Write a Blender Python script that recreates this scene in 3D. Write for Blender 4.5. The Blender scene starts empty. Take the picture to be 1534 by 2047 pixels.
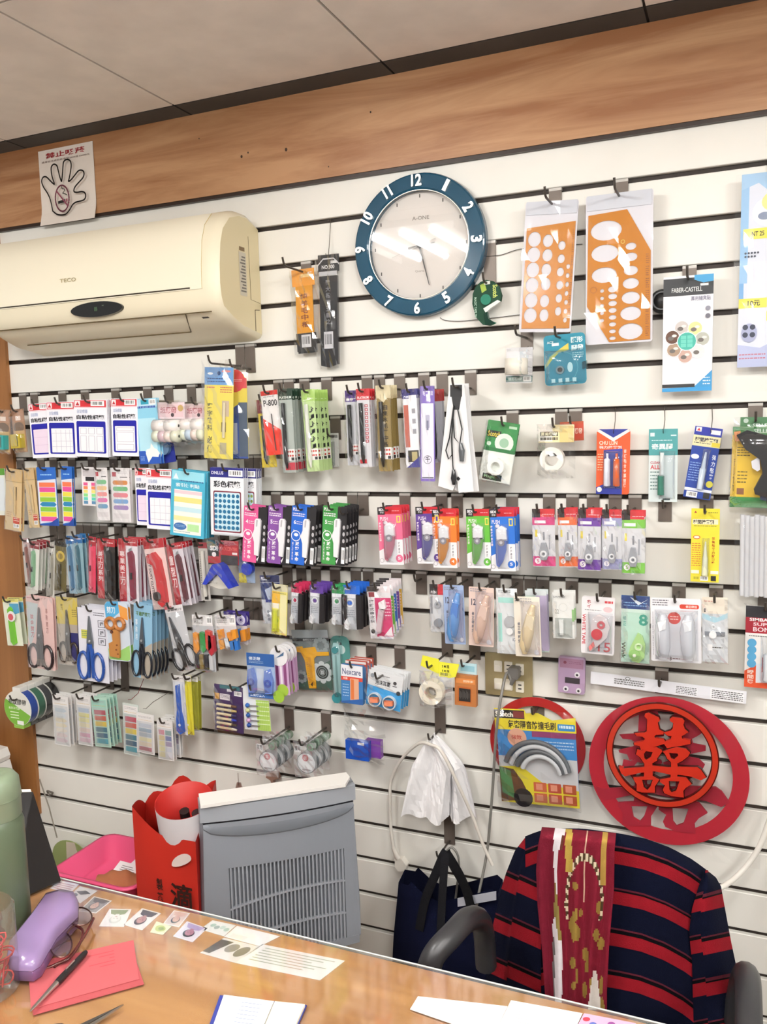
import bpy, bmesh, math, random
from mathutils import Matrix, Vector
random.seed(7)
scene = bpy.context.scene
COL = scene.collection

# ------------------------------------------------------------------ camera, world, exposure
CAM = Vector((0.0, -2.0, 1.5))
F = 1688.62                                   # focal length in pixels of the 1534 x 2047 frame
ROT = Matrix(((0.91964209, -0.01643391, 0.39241351),
              (0.39183055, 0.10699142, -0.91379519),
              (-0.02696765, 0.99412412, 0.10483312)))
cd = bpy.data.cameras.new('camera')
cam = bpy.data.objects.new('camera', cd)
COL.objects.link(cam)
cd.sensor_fit = 'VERTICAL'
cd.sensor_height = 24.0
cd.lens = F * 24.0 / 2047.0
cd.clip_start = 0.02
cam.matrix_world = Matrix.Translation(CAM) @ ROT.to_4x4()
scene.camera = cam
scene.view_settings.view_transform = 'Standard'
scene.view_settings.look = 'None'
scene.view_settings.gamma = 1.0
scene.view_settings.use_curve_mapping = False
scene.view_settings.exposure = 0.12
TUBE_POWER = 122.0                             # emission of the fluorescent tubes
world = bpy.data.worlds.new('world')
scene.world = world
world.use_nodes = True
world.node_tree.nodes['Background'].inputs[0].default_value = (1.0, 0.985, 0.95, 1)
world.node_tree.nodes['Background'].inputs[1].default_value = 0.5   # even ambient fill added around the open-sided room
scene.cycles.transparent_max_bounces = 20
scene.cycles.max_bounces = 6

ZC = 2.333                                    # ceiling height
G0 = 2.117                                    # first groove of the slat wall
PITCH = 0.1
def groove(k): return G0 - PITCH * k

def at(u, v, y=None, z=None, x=None):
    """world point seen at photo pixel (u, v) at a known distance from the wall, height or x"""
    d = ROT @ Vector(((u - 767) / F, -(v - 1023.5) / F, -1))
    if y is not None: t = (-y - CAM.y) / d.y
    elif z is not None: t = (z - CAM.z) / d.z
    else: t = (x - CAM.x) / d.x
    return CAM + d * t

# ------------------------------------------------------------------ colours and materials
def lin(c): return c / 12.92 if c <= 0.04045 else ((c + 0.055) / 1.055) ** 2.4
_hx = {}
def hx(s):
    if isinstance(s, tuple): return s
    if s not in _hx:
        t = s.lstrip('#')
        if len(t) == 3: t = ''.join(c * 2 for c in t)
        _hx[s] = tuple(lin(int(t[i:i + 2], 16) / 255) for i in (0, 2, 4)) + (1.0,)
    return _hx[s]
MATS = {}
def newmat(name):
    m = bpy.data.materials.new(name); m.use_nodes = True
    nt = m.node_tree; nt.nodes.clear()
    out = nt.nodes.new('ShaderNodeOutputMaterial')
    MATS[name] = m
    return m, nt, out
def attr_mat(name, rough, metal=0.0, spec=0.5, coat=0.0, noise=0.0, bump=0.0, bscale=400, sheen=0.0):
    m, nt, out = newmat(name)
    b = nt.nodes.new('ShaderNodeBsdfPrincipled')
    a = nt.nodes.new('ShaderNodeAttribute'); a.attribute_name = 'Col'
    src = a.outputs['Color']
    if noise:
        tc = nt.nodes.new('ShaderNodeTexCoord')
        n = nt.nodes.new('ShaderNodeTexNoise'); n.inputs['Scale'].default_value = 60
        nt.links.new(tc.outputs['Object'], n.inputs['Vector'])
        mr = nt.nodes.new('ShaderNodeMapRange'); mr.inputs[3].default_value = 1 - noise; mr.inputs[4].default_value = 1 + noise
        nt.links.new(n.outputs[0], mr.inputs[0])
        mx = nt.nodes.new('ShaderNodeVectorMath'); mx.operation = 'SCALE'
        nt.links.new(src, mx.inputs[0]); nt.links.new(mr.outputs[0], mx.inputs['Scale'])
        src = mx.outputs[0]
    nt.links.new(src, b.inputs['Base Color'])
    b.inputs['Roughness'].default_value = rough
    b.inputs['Metallic'].default_value = metal
    b.inputs['Specular IOR Level'].default_value = spec
    b.inputs['Coat Weight'].default_value = coat
    b.inputs['Coat Roughness'].default_value = 0.1
    b.inputs['Sheen Weight'].default_value = sheen
    if bump:
        tc = nt.nodes.new('ShaderNodeTexCoord')
        n = nt.nodes.new('ShaderNodeTexNoise'); n.inputs['Scale'].default_value = bscale; n.inputs['Detail'].default_value = 4
        nt.links.new(tc.outputs['Object'], n.inputs['Vector'])
        bp = nt.nodes.new('ShaderNodeBump'); bp.inputs['Strength'].default_value = bump; bp.inputs['Distance'].default_value = 0.002
        nt.links.new(n.outputs[0], bp.inputs['Height']); nt.links.new(bp.outputs[0], b.inputs['Normal'])
    nt.links.new(b.outputs[0], out.inputs[0])
    return m
attr_mat('paper', 0.5, noise=0.02)
attr_mat('gloss', 0.22, coat=0.3)
attr_mat('plastic', 0.38)
attr_mat('matte', 0.85, noise=0.05)
attr_mat('cloth', 0.95, spec=0.1, noise=0.12, bump=0.5, bscale=500)
attr_mat('metal', 0.28, metal=1.0)
attr_mat('paintmetal', 0.4, metal=0.35, noise=0.05)

def film_mat(name, base, haze, rough, tint=False):
    m, nt, out = newmat(name)
    tr = nt.nodes.new('ShaderNodeBsdfTransparent')
    gl = nt.nodes.new('ShaderNodeBsdfGlossy'); gl.inputs['Roughness'].default_value = rough
    df = nt.nodes.new('ShaderNodeBsdfDiffuse'); df.inputs[0].default_value = (0.9, 0.9, 0.92, 1)
    if tint:
        a = nt.nodes.new('ShaderNodeAttribute'); a.attribute_name = 'Col'
        nt.links.new(a.outputs['Color'], tr.inputs[0]); nt.links.new(a.outputs['Color'], df.inputs[0])
    fr = nt.nodes.new('ShaderNodeFresnel'); fr.inputs[0].default_value = 1.45
    ad = nt.nodes.new('ShaderNodeMath'); ad.operation = 'MULTIPLY_ADD'; ad.inputs[1].default_value = 1.0; ad.inputs[2].default_value = base
    nt.links.new(fr.outputs[0], ad.inputs[0])
    mn = nt.nodes.new('ShaderNodeMath'); mn.operation = 'MINIMUM'; mn.inputs[1].default_value = 0.3
    nt.links.new(ad.outputs[0], mn.inputs[0]); ad = mn
    m1 = nt.nodes.new('ShaderNodeMixShader'); m1.inputs[0].default_value = haze
    nt.links.new(tr.outputs[0], m1.inputs[1]); nt.links.new(df.outputs[0], m1.inputs[2])
    m2 = nt.nodes.new('ShaderNodeMixShader')
    nt.links.new(ad.outputs[0], m2.inputs[0]); nt.links.new(m1.outputs[0], m2.inputs[1]); nt.links.new(gl.outputs[0], m2.inputs[2])
    nt.links.new(m2.outputs[0], out.inputs[0])
    return m
film_mat('film', 0.006, 0.01, 0.06)
film_mat('bag', 0.05, 0.22, 0.12)
film_mat('clear', 0.006, 0.05, 0.07, tint=True)
film_mat('glass', 0.01, 0.0, 0.02)

def wood_mat(name, c1, c2, scale, rough, axis=0, coat=0.0):
    m, nt, out = newmat(name)
    b = nt.nodes.new('ShaderNodeBsdfPrincipled')
    tc = nt.nodes.new('ShaderNodeTexCoord')
    mp = nt.nodes.new('ShaderNodeMapping')
    sc = [scale] * 3; sc[axis] = scale * 0.09
    mp.inputs['Scale'].default_value = sc
    nt.links.new(tc.outputs['Object'], mp.inputs['Vector'])
    n = nt.nodes.new('ShaderNodeTexNoise'); n.inputs['Scale'].default_value = 1.0; n.inputs['Detail'].default_value = 5
    n.inputs['Roughness'].default_value = 0.62; n.inputs['Distortion'].default_value = 0.7
    nt.links.new(mp.outputs[0], n.inputs['Vector'])
    cr = nt.nodes.new('ShaderNodeValToRGB')
    cr.color_ramp.elements[0].position = 0.36; cr.color_ramp.elements[0].color = hx(c1)
    cr.color_ramp.elements[1].position = 0.62; cr.color_ramp.elements[1].color = hx(c2)
    nt.links.new(n.outputs[0], cr.inputs[0])
    nt.links.new(cr.outputs[0], b.inputs['Base Color'])
    b.inputs['Roughness'].default_value = rough
    b.inputs['Coat Weight'].default_value = coat
    b.inputs['Coat Roughness'].default_value = 0.25
    nt.links.new(b.outputs[0], out.inputs[0])
    return m
wood_mat('wood_frieze', '#9a663e', '#c0936a', 14, 0.42, 0, 0.6)
wood_mat('wood_post', '#8a5a2e', '#a06c3b', 11, 0.45, 2)
wood_mat('wood_desk', '#a06a34', '#cb985c', 9, 0.36, 0)

def plain_mat(name, col, rough, nscale=3, namp=0.04, bump=0.0):
    m, nt, out = newmat(name)
    b = nt.nodes.new('ShaderNodeBsdfPrincipled')
    tc = nt.nodes.new('ShaderNodeTexCoord')
    n = nt.nodes.new('ShaderNodeTexNoise'); n.inputs['Scale'].default_value = nscale; n.inputs['Detail'].default_value = 3
    nt.links.new(tc.outputs['Object'], n.inputs['Vector'])
    c = hx(col)
    cr = nt.nodes.new('ShaderNodeValToRGB')
    cr.color_ramp.elements[0].position = 0.35; cr.color_ramp.elements[1].position = 0.65
    cr.color_ramp.elements[0].color = tuple(x * (1 - namp) for x in c[:3]) + (1,)
    cr.color_ramp.elements[1].color = tuple(min(1, x * (1 + namp)) for x in c[:3]) + (1,)
    nt.links.new(n.outputs[0], cr.inputs[0]); nt.links.new(cr.outputs[0], b.inputs['Base Color'])
    b.inputs['Roughness'].default_value = rough
    if bump:
        bp = nt.nodes.new('ShaderNodeBump'); bp.inputs['Strength'].default_value = bump
        nt.links.new(n.outputs[0], bp.inputs['Height']); nt.links.new(bp.outputs[0], b.inputs['Normal'])
    nt.links.new(b.outputs[0], out.inputs[0])
plain_mat('slat_white', '#ebe9e2', 0.42, 6, 0.02)
plain_mat('groove_brown', '#2b2019', 0.6, 20, 0.1)
plain_mat('ceiling_tile', '#e4dcd4', 0.85, 9, 0.05)
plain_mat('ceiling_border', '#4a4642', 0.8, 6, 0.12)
plain_mat('ceiling_joint', '#3a3632', 0.9)
plain_mat('floor_tile', '#9a948c', 0.5, 5, 0.05)
plain_mat('room_wall', '#e2ddd6', 0.8, 2, 0.02)
m, nt, out = newmat('tube_light')
em = nt.nodes.new('ShaderNodeEmission'); em.inputs[0].default_value = (1.0, 0.975, 0.935, 1); em.inputs[1].default_value = TUBE_POWER
nt.links.new(em.outputs[0], out.inputs[0])

# ------------------------------------------------------------------ mesh builder
_text = {}
def text_mesh(s, bold=0.012, res=2):
    key = (s, bold, res)
    if key not in _text:
        cu = bpy.data.curves.new('t', 'FONT'); cu.body = s; cu.resolution_u = res; cu.offset = bold
        o = bpy.data.objects.new('t', cu); COL.objects.link(o)
        dg = bpy.context.evaluated_depsgraph_get()
        me = bpy.data.meshes.new_from_object(o.evaluated_get(dg))
        vs = [(v.co.x, v.co.y) for v in me.vertices]
        fs = [tuple(p.vertices) for p in me.polygons]
        bpy.data.objects.remove(o); bpy.data.curves.remove(cu); bpy.data.meshes.remove(me)
        xs = [v[0] for v in vs] or [0, 1]; ys = [v[1] for v in vs] or [0, 1]
        _text[key] = (vs, fs, (min(xs), max(xs), min(ys), max(ys)))
    return _text[key]

class MB:
    def __init__(s): s.v = []; s.f = []; s.c = []; s.m = []; s.sm = []; s.mats = []
    def mi(s, mat):
        if mat not in s.mats: s.mats.append(mat)
        return s.mats.index(mat)
    def add(s, vs, fs, col, mat='paper', smooth=False):
        b = len(s.v); s.v += [tuple(v) for v in vs]; k = s.mi(mat); c = hx(col)
        for f in fs:
            s.f.append(tuple(i + b for i in f)); s.c.append(c); s.m.append(k); s.sm.append(smooth)
    def quad(s, a, b, c, d, col, mat='paper'): s.add([a, b, c, d], [(0, 1, 2, 3)], col, mat)
    def box(s, x0, x1, y0, y1, z0, z1, col, mat='paper'):
        v = [(x, y, z) for z in (z0, z1) for y in (y0, y1) for x in (x0, x1)]
        s.add(v, [(0, 2, 3, 1), (4, 5, 7, 6), (0, 1, 5, 4), (2, 6, 7, 3), (0, 4, 6, 2), (1, 3, 7, 5)], col, mat)
    def prism(s, pts, y0, y1, col, mat='paper', smooth=False):
        """polygon in the x-z plane, extruded from y0 (front) to y1"""
        n = len(pts)
        v = [(x, y0, z) for x, z in pts] + [(x, y1, z) for x, z in pts]
        s.add(v, [tuple(range(n)), tuple(range(2 * n - 1, n - 1, -1))], col, mat)
        s.add(v, [(i, i + n, (i + 1) % n + n, (i + 1) % n) for i in range(n)], col, mat, smooth)
    def ring(s, outer, inner, y0, y1, col, mat='paper', smooth=True):
        n = len(outer)
        v = [(x, y0, z) for x, z in outer] + [(x, y0, z) for x, z in inner] + [(x, y1, z) for x, z in outer] + [(x, y1, z) for x, z in inner]
        fs = []; sd = []
        for i in range(n):
            j = (i + 1) % n
            fs += [(i, j, n + j, n + i), (2 * n + i, 3 * n + i, 3 * n + j, 2 * n + j)]
            sd += [(i, 2 * n + i, 2 * n + j, j), (n + i, n + j, 3 * n + j, 3 * n + i)]
        s.add(v, fs, col, mat); s.add(v, sd, col, mat, smooth)
    def tube(s, pts, r, col, mat='metal', n=8, caps=True):
        P = [Vector(p) for p in pts]; m = len(P)
        rr = r if isinstance(r, (list, tuple)) else [r] * m
        vs = []; prev = None
        for i in range(m):
            t = (P[min(i + 1, m - 1)] - P[max(i - 1, 0)]).normalized()
            if prev is None:
                a = t.cross(Vector((0, 0, 1)))
                if a.length < 1e-3: a = t.cross(Vector((1, 0, 0)))
            else: a = prev - t * prev.dot(t)
            a.normalize(); b = t.cross(a); prev = a
            for k in range(n):
                w = 2 * math.pi * k / n
                vs.append(P[i] + (a * math.cos(w) + b * math.sin(w)) * rr[i])
        fs = [(i * n + k, i * n + (k + 1) % n, (i + 1) * n + (k + 1) % n, (i + 1) * n + k) for i in range(m - 1) for k in range(n)]
        s.add(vs, fs, col, mat, True)
        if caps: s.add(vs, [tuple(range(n - 1, -1, -1)), tuple(range((m - 1) * n, m * n))], col, mat)
    def lathe(s, prof, o, ax, col, mat='plastic', n=20, smooth=True, sx=1.0):
        """profile [(r, h)] turned about axis ax ('x','y','z') through o"""
        vs = []
        for r, h in prof:
            for k in range(n):
                w = 2 * math.pi * k / n; a = r * math.cos(w) * sx; b = r * math.sin(w)
                p = {'z': (a, b, h), 'y': (a, h, b), 'x': (h, a, b)}[ax]
                vs.append((o[0] + p[0], o[1] + p[1], o[2] + p[2]))
        fs = [(i * n + k, i * n + (k + 1) % n, (i + 1) * n + (k + 1) % n, (i + 1) * n + k) for i in range(len(prof) - 1) for k in range(n)]
        s.add(vs, fs, col, mat, smooth)
    def grid(s, fn, nu, nv, col, mat, smooth=True, colfn=None):
        vs = [fn(i / nu, j / nv) for j in range(nv + 1) for i in range(nu + 1)]
        b = len(s.v); s.v += [tuple(v) for v in vs]; k = s.mi(mat)
        for j in range(nv):
            for i in range(nu):
                q = j * (nu + 1) + i
                s.f.append((b + q, b + q + 1, b + q + nu + 2, b + q + nu + 1))
                s.c.append(hx(colfn((i + .5) / nu, (j + .5) / nv) if colfn else col)); s.m.append(k); s.sm.append(smooth)
    def text(s, t, x0, z0, x1, z1, y, col, mat='paper', bold=0.012, y1=None, M=None, res=2):
        """fit text into x0..x1, z0 (bottom)..z1 (top) on the plane y"""
        vs, fs, (a, b, c, d) = text_mesh(t, bold, res)
        w = max(b - a, 1e-6); h = max(d - c, 1e-6)
        pts = [(x0 + (x - a) / w * (x1 - x0), y, z0 + (z - c) / h * (z1 - z0)) for x, z in vs]
        if M is not None: pts = [tuple(M @ Vector(p)) for p in pts]
        s.add(pts, fs, col, mat)
        if y1 is not None:                      # give the letters depth
            cnt = {}
            for f in fs:
                for i in range(len(f)):
                    e = (f[i], f[(i + 1) % len(f)]); cnt[e] = 1
            edges = [e for e in cnt if (e[1], e[0]) not in cnt]
            d = Vector((0, y1 - y, 0))
            if M is not None: d = M.to_3x3() @ d
            p2 = [tuple(Vector(p) + d) for p in pts]; n = len(pts)
            s.add(pts + p2, [(e[0], e[1], e[1] + n, e[0] + n) for e in edges], col, mat)
    def build(s, name, parent=None, loc=None, rot=None):
        me = bpy.data.meshes.new(name)
        me.from_pydata(s.v, [], s.f)
        for mname in s.mats: me.materials.append(MATS[mname])
        me.polygons.foreach_set('material_index', s.m)
        me.polygons.foreach_set('use_smooth', s.sm)
        at_ = me.color_attributes.new('Col', 'FLOAT_COLOR', 'CORNER')
        buf = []
        for f, c in zip(s.f, s.c): buf.extend(list(c) * len(f))
        at_.data.foreach_set('color', buf)
        me.update()
        o = bpy.data.objects.new(name, me); COL.objects.link(o)
        if parent is not None: o.parent = parent
        if loc is not None: o.location = loc
        if rot is not None: o.rotation_euler = rot
        return o
def tag(o, label, cat, group=None):
    o['label'] = label; o['category'] = cat
    if group: o['group'] = group
    return o
def thing(name, label, cat, loc=(0, 0, 0), rot=(0, 0, 0), group=None):
    o = bpy.data.objects.new(name, None); COL.objects.link(o)
    o.empty_display_size = 0.02; o.location = loc; o.rotation_euler = rot
    return tag(o, label, cat, group)
def struct(o): o['kind'] = 'structure'; return o
def circ(cx, cz, rx, rz=None, n=32, a0=0.0):
    rz = rx if rz is None else rz
    return [(cx + rx * math.cos(a0 + 2 * math.pi * i / n), cz + rz * math.sin(a0 + 2 * math.pi * i / n)) for i in range(n)]
def rrect(x0, x1, z0, z1, r, n=4):
    r = min(r, (x1 - x0) / 2.01, (z1 - z0) / 2.01); out = []
    for cx, cz, a in ((x1 - r, z1 - r, 0), (x0 + r, z1 - r, 90), (x0 + r, z0 + r, 180), (x1 - r, z0 + r, 270)):
        for i in range(n + 1):
            w = math.radians(a + 90 * i / n); out.append((cx + r * math.cos(w), cz + r * math.sin(w)))
    return out
def smooth_path(pts, k=6):
    """Catmull-Rom through the points"""
    P = [Vector(p) for p in pts]; out = []
    for i in range(len(P) - 1):
        a = P[max(i - 1, 0)]; b = P[i]; c = P[i + 1]; d = P[min(i + 2, len(P) - 1)]
        for j in range(k):
            t = j / k
            out.append(0.5 * ((2 * b) + (c - a) * t + (2 * a - 5 * b + 4 * c - d) * t * t + (3 * b - a - 3 * c + d) * t ** 3))
    out.append(P[-1]); return out

# ------------------------------------------------------------------ the room
XL, XR = -3.4, 1.9          # side limits of the room
YF = -4.2
XPOST = -2.108
mb = MB(); mb.box(XL, XR, 0.004, 0.06, 0.0, ZC + 0.02, '#43352b', 'groove_brown')
wall_back = struct(mb.build('wall_back'))
mb = MB()
GW = 0.0062
def slat_mesh(z0, z1):
    b = MB(); x0, x1 = XL, XR; e = 0.0015
    # front board with small bevels, 12 mm proud of the groove bed
    prof = [(0.004, z0), (-0.0065, z0), (-0.008, z0 + e), (-0.008, z1 - e), (-0.0065, z1), (0.004, z1)]
    v = [(x, y, z) for x in (x0, x1) for y, z in prof]
    b.add(v, [(i, i + 1, i + 7, i + 6) for i in range(5)] + [tuple(range(6)), tuple(range(11, 5, -1))], '#fff', 'slat_white')
    return b
sl = slat_mesh(-PITCH + GW, -GW).build('slat', wall_back)
sl.location = (0, 0, groove(0))
for k in range(1, 22):
    o = sl.copy(); COL.objects.link(o); o.parent = wall_back; o.location = (0, 0, groove(k))
# WALL front face is y = -0.008; photo distances below are measured from y = 0
mb = MB(); mb.box(XL, XR, -0.022, 0.004, G0 + 0.001, ZC, '#fff', 'wood_frieze')
frieze = struct(mb.build('trim_1'))
mb = MB(); mb.box(XL, XR, -0.019, 0.004, G0 - 0.008, G0 + 0.001, '#2c1d14', 'plastic')  # dark strip coloured in as the shadow line below the wood board
struct(mb.build('trim_2'))
mb = MB(); mb.box(XL, XPOST, -0.02, -0.008, 0.255, G0 - 0.008, '#fff', 'wood_post')
struct(mb.build('trim_3'))
# ceiling: tiles with recessed joints, dark border along the wall
TW = 0.5862; TX = -1.3767; TY = -0.098
mb = MB(); mb.box(XL, XR, YF, 0.06, ZC + 0.006, ZC + 0.03, '#3a3632', 'ceiling_joint')
ceil = struct(mb.build('ceiling'))
tile = MB(); g = 0.003
tile.box(g, TW - g, -TW + g, -g, 0.0, 0.008, '#fff', 'ceiling_tile')
t0 = tile.build('tile', ceil); t0.location = (TX, TY, ZC)
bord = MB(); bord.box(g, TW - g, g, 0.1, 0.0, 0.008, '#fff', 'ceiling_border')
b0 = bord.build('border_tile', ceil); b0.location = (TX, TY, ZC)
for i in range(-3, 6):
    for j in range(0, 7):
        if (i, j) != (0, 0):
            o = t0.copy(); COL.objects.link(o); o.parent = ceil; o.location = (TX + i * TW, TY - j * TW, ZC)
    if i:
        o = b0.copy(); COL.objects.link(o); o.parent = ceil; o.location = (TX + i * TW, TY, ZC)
mb = MB(); mb.box(XL, XR, YF, 0.06, -0.03, 0.0, '#fff', 'floor_tile'); struct(mb.build('floor'))
# surface mounted fluorescent fixtures of three tubes
def fixture(x, y, label):
    t = thing('ceiling_light', label, 'ceiling light', (x, y, ZC), group='three tube fluorescent lights')
    b = MB(); b.box(-.24, .24, -.31, .31, -.03, 0, '#eeeeee', 'plastic')
    for s_ in (-1, 1): b.box(s_ * .24 - .004, s_ * .24 + .004, -.31, .31, -.06, 0, '#e6e6e6', 'plastic')
    b.build('housing', t)
    for k in (-1, 0, 1):
        c = MB(); c.tube([(k * .135, -.28, -.047), (k * .135, .28, -.047)], .014, '#fff', 'tube_light', 10)
        c.build('tube', t)
fixture(-1.33, -1.72, 'three tube ceiling light above the left end of the desk')
fixture(.06, -1.72, 'three tube ceiling light above the right end of the desk')
fixture(1.4, -1.72, 'three tube ceiling light at the far right of the shop')
fixture(-1.33, -3.1, 'three tube ceiling light behind, on the left')
fixture(.06, -3.1, 'three tube ceiling light behind, in the middle')
fixture(1.4, -3.1, 'three tube ceiling light behind, on the right')
for u_, v_, r_ in ((483, 313, .003), (496, 305, .002), (572, 299, .0035), (657, 333, .0015), (741, 224, .002), (398, 277, .0015)):
    p_ = at(u_, v_, y=.0225); mb = MB(); mb.prism(circ(0, 0, r_, r_ * 1.3, 10), -.0006, .0004, '#3a2416', 'plastic'); o = mb.build('nail_hole', frieze); o.location = (p_.x, -.022, p_.z)

# ------------------------------------------------------------------ hooks and hanging packs
_hook = {}
HOOKS = []
def hook(x, z, L, label, tilt=0.0):
    """grey slat-wall hook: clip plate in the groove above z and a prong with a turned-up tip"""
    k = max(0, math.floor((G0 - z) / PITCH - 1e-6))
    zg = groove(k)
    if zg - z < 0.007: k = max(0, k - 1); zg = groove(k)
    for xx, zz in HOOKS:                          # keep neighbouring clip plates apart in the same groove
        if abs(zz - zg) < 1e-4 and abs(xx - x) < 0.031: x = xx + (0.0312 if x >= xx else -0.0312)
    HOOKS.append((x, zg))
    drop = round(max(0.007, min(zg - z, 0.11)), 3); L = round(L, 2)
    t = thing('display_hook', label, 'hook', (x, -0.009, zg - drop), group='slat wall hooks')
    key = (drop, L)
    if key not in _hook:
        a = MB()
        a.box(-0.0145, 0.0145, -0.003, 0.0, min(-0.010, drop - 0.055), drop - 0.002, '#6d635b', 'paintmetal')
        a.box(-0.0145, 0.0145, -0.003, 0.009, drop - 0.002, drop + 0.004, '#b8b4ae', 'paintmetal')
        b = MB()
        b.tube([(0, -0.002, 0), (0, -L + 0.012, 0.0), (0, -L + 0.004, 0.003), (0, -L, 0.009), (0, -L - 0.004, 0.02)], 0.0027, '#4a443e', 'paintmetal', 8)
        _hook[key] = (a.build('plate', t), b.build('prong', t))
    else:
        for o in _hook[key]:
            c = o.copy(); COL.objects.link(c); c.parent = t
    return t
def wire_hook(x, z, label):
    """thin bent wire hung from the groove above"""
    k = max(0, math.floor((G0 - z) / PITCH)); zg = groove(k)
    if zg - z < 0.015: zg = groove(max(0, k - 1))
    b = MB()
    b.tube([(0, 0.012, zg - z), (0, -0.006, zg - z + 0.003), (0.002, -0.02, (zg - z) * 0.5), (0, -0.026, 0.003), (0, -0.034, -0.003), (0, -0.042, 0.006)], 0.0009, '#8d8780', 'metal', 6)
    o = b.build('wire_hook'); o.location = (x, 0, z)
    return tag(o, label, 'hook', 'thin wire hooks')

def clip(t, n):
    w = t.replace(',', '').split()[:n]
    while w[-1] in ('a', 'an', 'the', 'of', 'on', 'in', 'with', 'and', 'its', 'at', 'behind', 'beside', 'under', 'by', 'to', 'lettered', 'below', 'above', 'showing', 'half', 'mostly', 'from', 'marked'): w.pop()
    return ' '.join(w)
SUB = {'reel': 'tape_body', 'reel_disc': 'tape_body', 'reel_hub': 'tape_body', 'cap': 'tape_body', 'tip': 'tape_body', 'pivot': 'blade', 'lock_knob': 'knife_handle', 'slider': 'knife_handle',
       'trigger': 'gun_body', 'stripe': 'gun_body', 'nozzle': 'gun_body', 'cord_end': 'gun_body', 'scale': 'ruler', 'core': 'tape_roll', 'nose': 'giraffe_body', 'spots': 'giraffe_body', 'clip': 'cord', 'earplug': 'pot', 'slot': 'arm'}
class Pack:
    def __init__(s, name, label, cat, TL, TR, BL, y=0.11, n=1, dy=0.008, hook=True, group=None, tilt=0.0, yaw=0.0,
                 hl=None, L=None, hx_=0.5, short=None):
        tl, tr, bl = at(*TL, y=y), at(*TR, y=y), at(*BL, y=y)
        d = bl - tl; s.h = math.hypot(d.x, d.z); d.normalize()
        xa = Vector((-d.z, 0, d.x)); s.w = max(0.004, (tr - tl).dot(xa))
        s.o = tl + xa * (s.w / 2); s.roll = math.atan2(-d.x, -d.z)
        s.name, s.label, s.cat, s.y, s.n, s.dy = name, label, cat, y, n, dy
        s.hook_on, s.group, s.tilt, s.yaw = hook, group, tilt, yaw
        s.hl, s.L, s.hx_ = hl, L, hx_; s.short = short or label
        s.parts = []; s.th = 0.0; s.k = 0; s.P = None; s.subs = {}
        s.part('print')
    def part(s, nm, sub=None):
        s.P = MB(); s.parts.append([nm, s.P, sub]); return s
    def X(s, a): return (a - 0.5) * s.w
    def Z(s, b): return -b * s.h
    def ny(s):
        s.k += 1; return -s.th - 0.0002 - 0.00006 * s.k
    def card(s, col, r=0.0, th=0.0012, mat='paper', box=(0, 0, 1, 1), name='card', front=None):
        b = MB(); a0, b0, a1, b1 = box
        f = -th if front is None else front
        b.prism(rrect(s.X(a0), s.X(a1), s.Z(b1), s.Z(b0), max(r, 0.0004), 3 if r > 0.001 else 1), f, f + th, col, mat)
        s.parts.insert(0, [name, b, None]); s.th = max(s.th, -f); return s
    def shape(s, pts, col, th=0.0012, mat='paper', name='card'):
        b = MB(); b.prism([(s.X(a), s.Z(c)) for a, c in pts], -th, 0, col, mat)
        s.parts.insert(0, [name, b, None]); s.th = max(s.th, th); return s
    def r(s, a0, b0, a1, b1, col, mat='paper', rr=0.0):
        y = s.ny()
        if rr: s.P.add([(x, y, z) for x, z in rrect(s.X(a0), s.X(a1), s.Z(b1), s.Z(b0), rr)], [tuple(range(20))], col, mat)
        else: s.P.quad((s.X(a0), y, s.Z(b1)), (s.X(a1), y, s.Z(b1)), (s.X(a1), y, s.Z(b0)), (s.X(a0), y, s.Z(b0)), col, mat)
        return s
    def e(s, a, b, ra, rb=None, col='#fff', mat='paper', n=18):
        """ellipse; ra in card widths, rb in card heights (default a circle)"""
        y = s.ny(); rx = ra * s.w; rz = rx if rb is None else rb * s.h
        s.P.add([(x, y, z) for x, z in circ(s.X(a), s.Z(b), rx, rz, n)], [tuple(range(n))], col, mat); return s
    def ring(s, a, b, ra, wd, col, rb=None, n=20):
        y = s.ny(); rx = ra * s.w; rz = rx if rb is None else rb * s.h; q = 1 - wd
        o = circ(s.X(a), s.Z(b), rx, rz, n); i = circ(s.X(a), s.Z(b), rx * q, rz * q, n)
        s.P.add([(x, y, z) for x, z in o + i], [(k, (k + 1) % n, n + (k + 1) % n, n + k) for k in range(n)], col); return s
    def p(s, pts, col, mat='paper'):
        y = s.ny(); s.P.add([(s.X(a), y, s.Z(b)) for a, b in pts], [tuple(range(len(pts)))], col, mat); return s
    def t(s, txt, a0, b0, a1, b1, col='#111', bold=0.02):
        s.P.text(txt, s.X(a0), s.Z(b1), s.X(a1), s.Z(b0), s.ny(), col, 'paper', bold); return s
    def tv(s, txt, a0, b0, a1, b1, col='#111', bold=0.02):
        n = len(txt); h = (b1 - b0) / n
        for i, ch in enumerate(txt):
            if ch.strip(): s.P.text(ch, s.X(a0), s.Z(b0 + h * (i + 0.9)), s.X(a1), s.Z(b0 + h * (i + 0.08)), s.ny(), col, 'paper', bold)
        return s
    def tr(s, txt, a0, b0, a1, b1, col='#111', bold=0.02):
        """text turned a quarter, reading downwards"""
        x0, x1, z0, z1 = s.X(a0), s.X(a1), s.Z(b1), s.Z(b0)
        M = Matrix.Translation(((x0 + x1) / 2, 0, (z0 + z1) / 2)) @ Matrix.Rotation(math.pi / 2, 4, 'Y')
        l, w = (z1 - z0) / 2, (x1 - x0) / 2
        s.P.text(txt, -l, -w, l, w, s.ny(), col, 'paper', bold, M=M); return s
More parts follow.
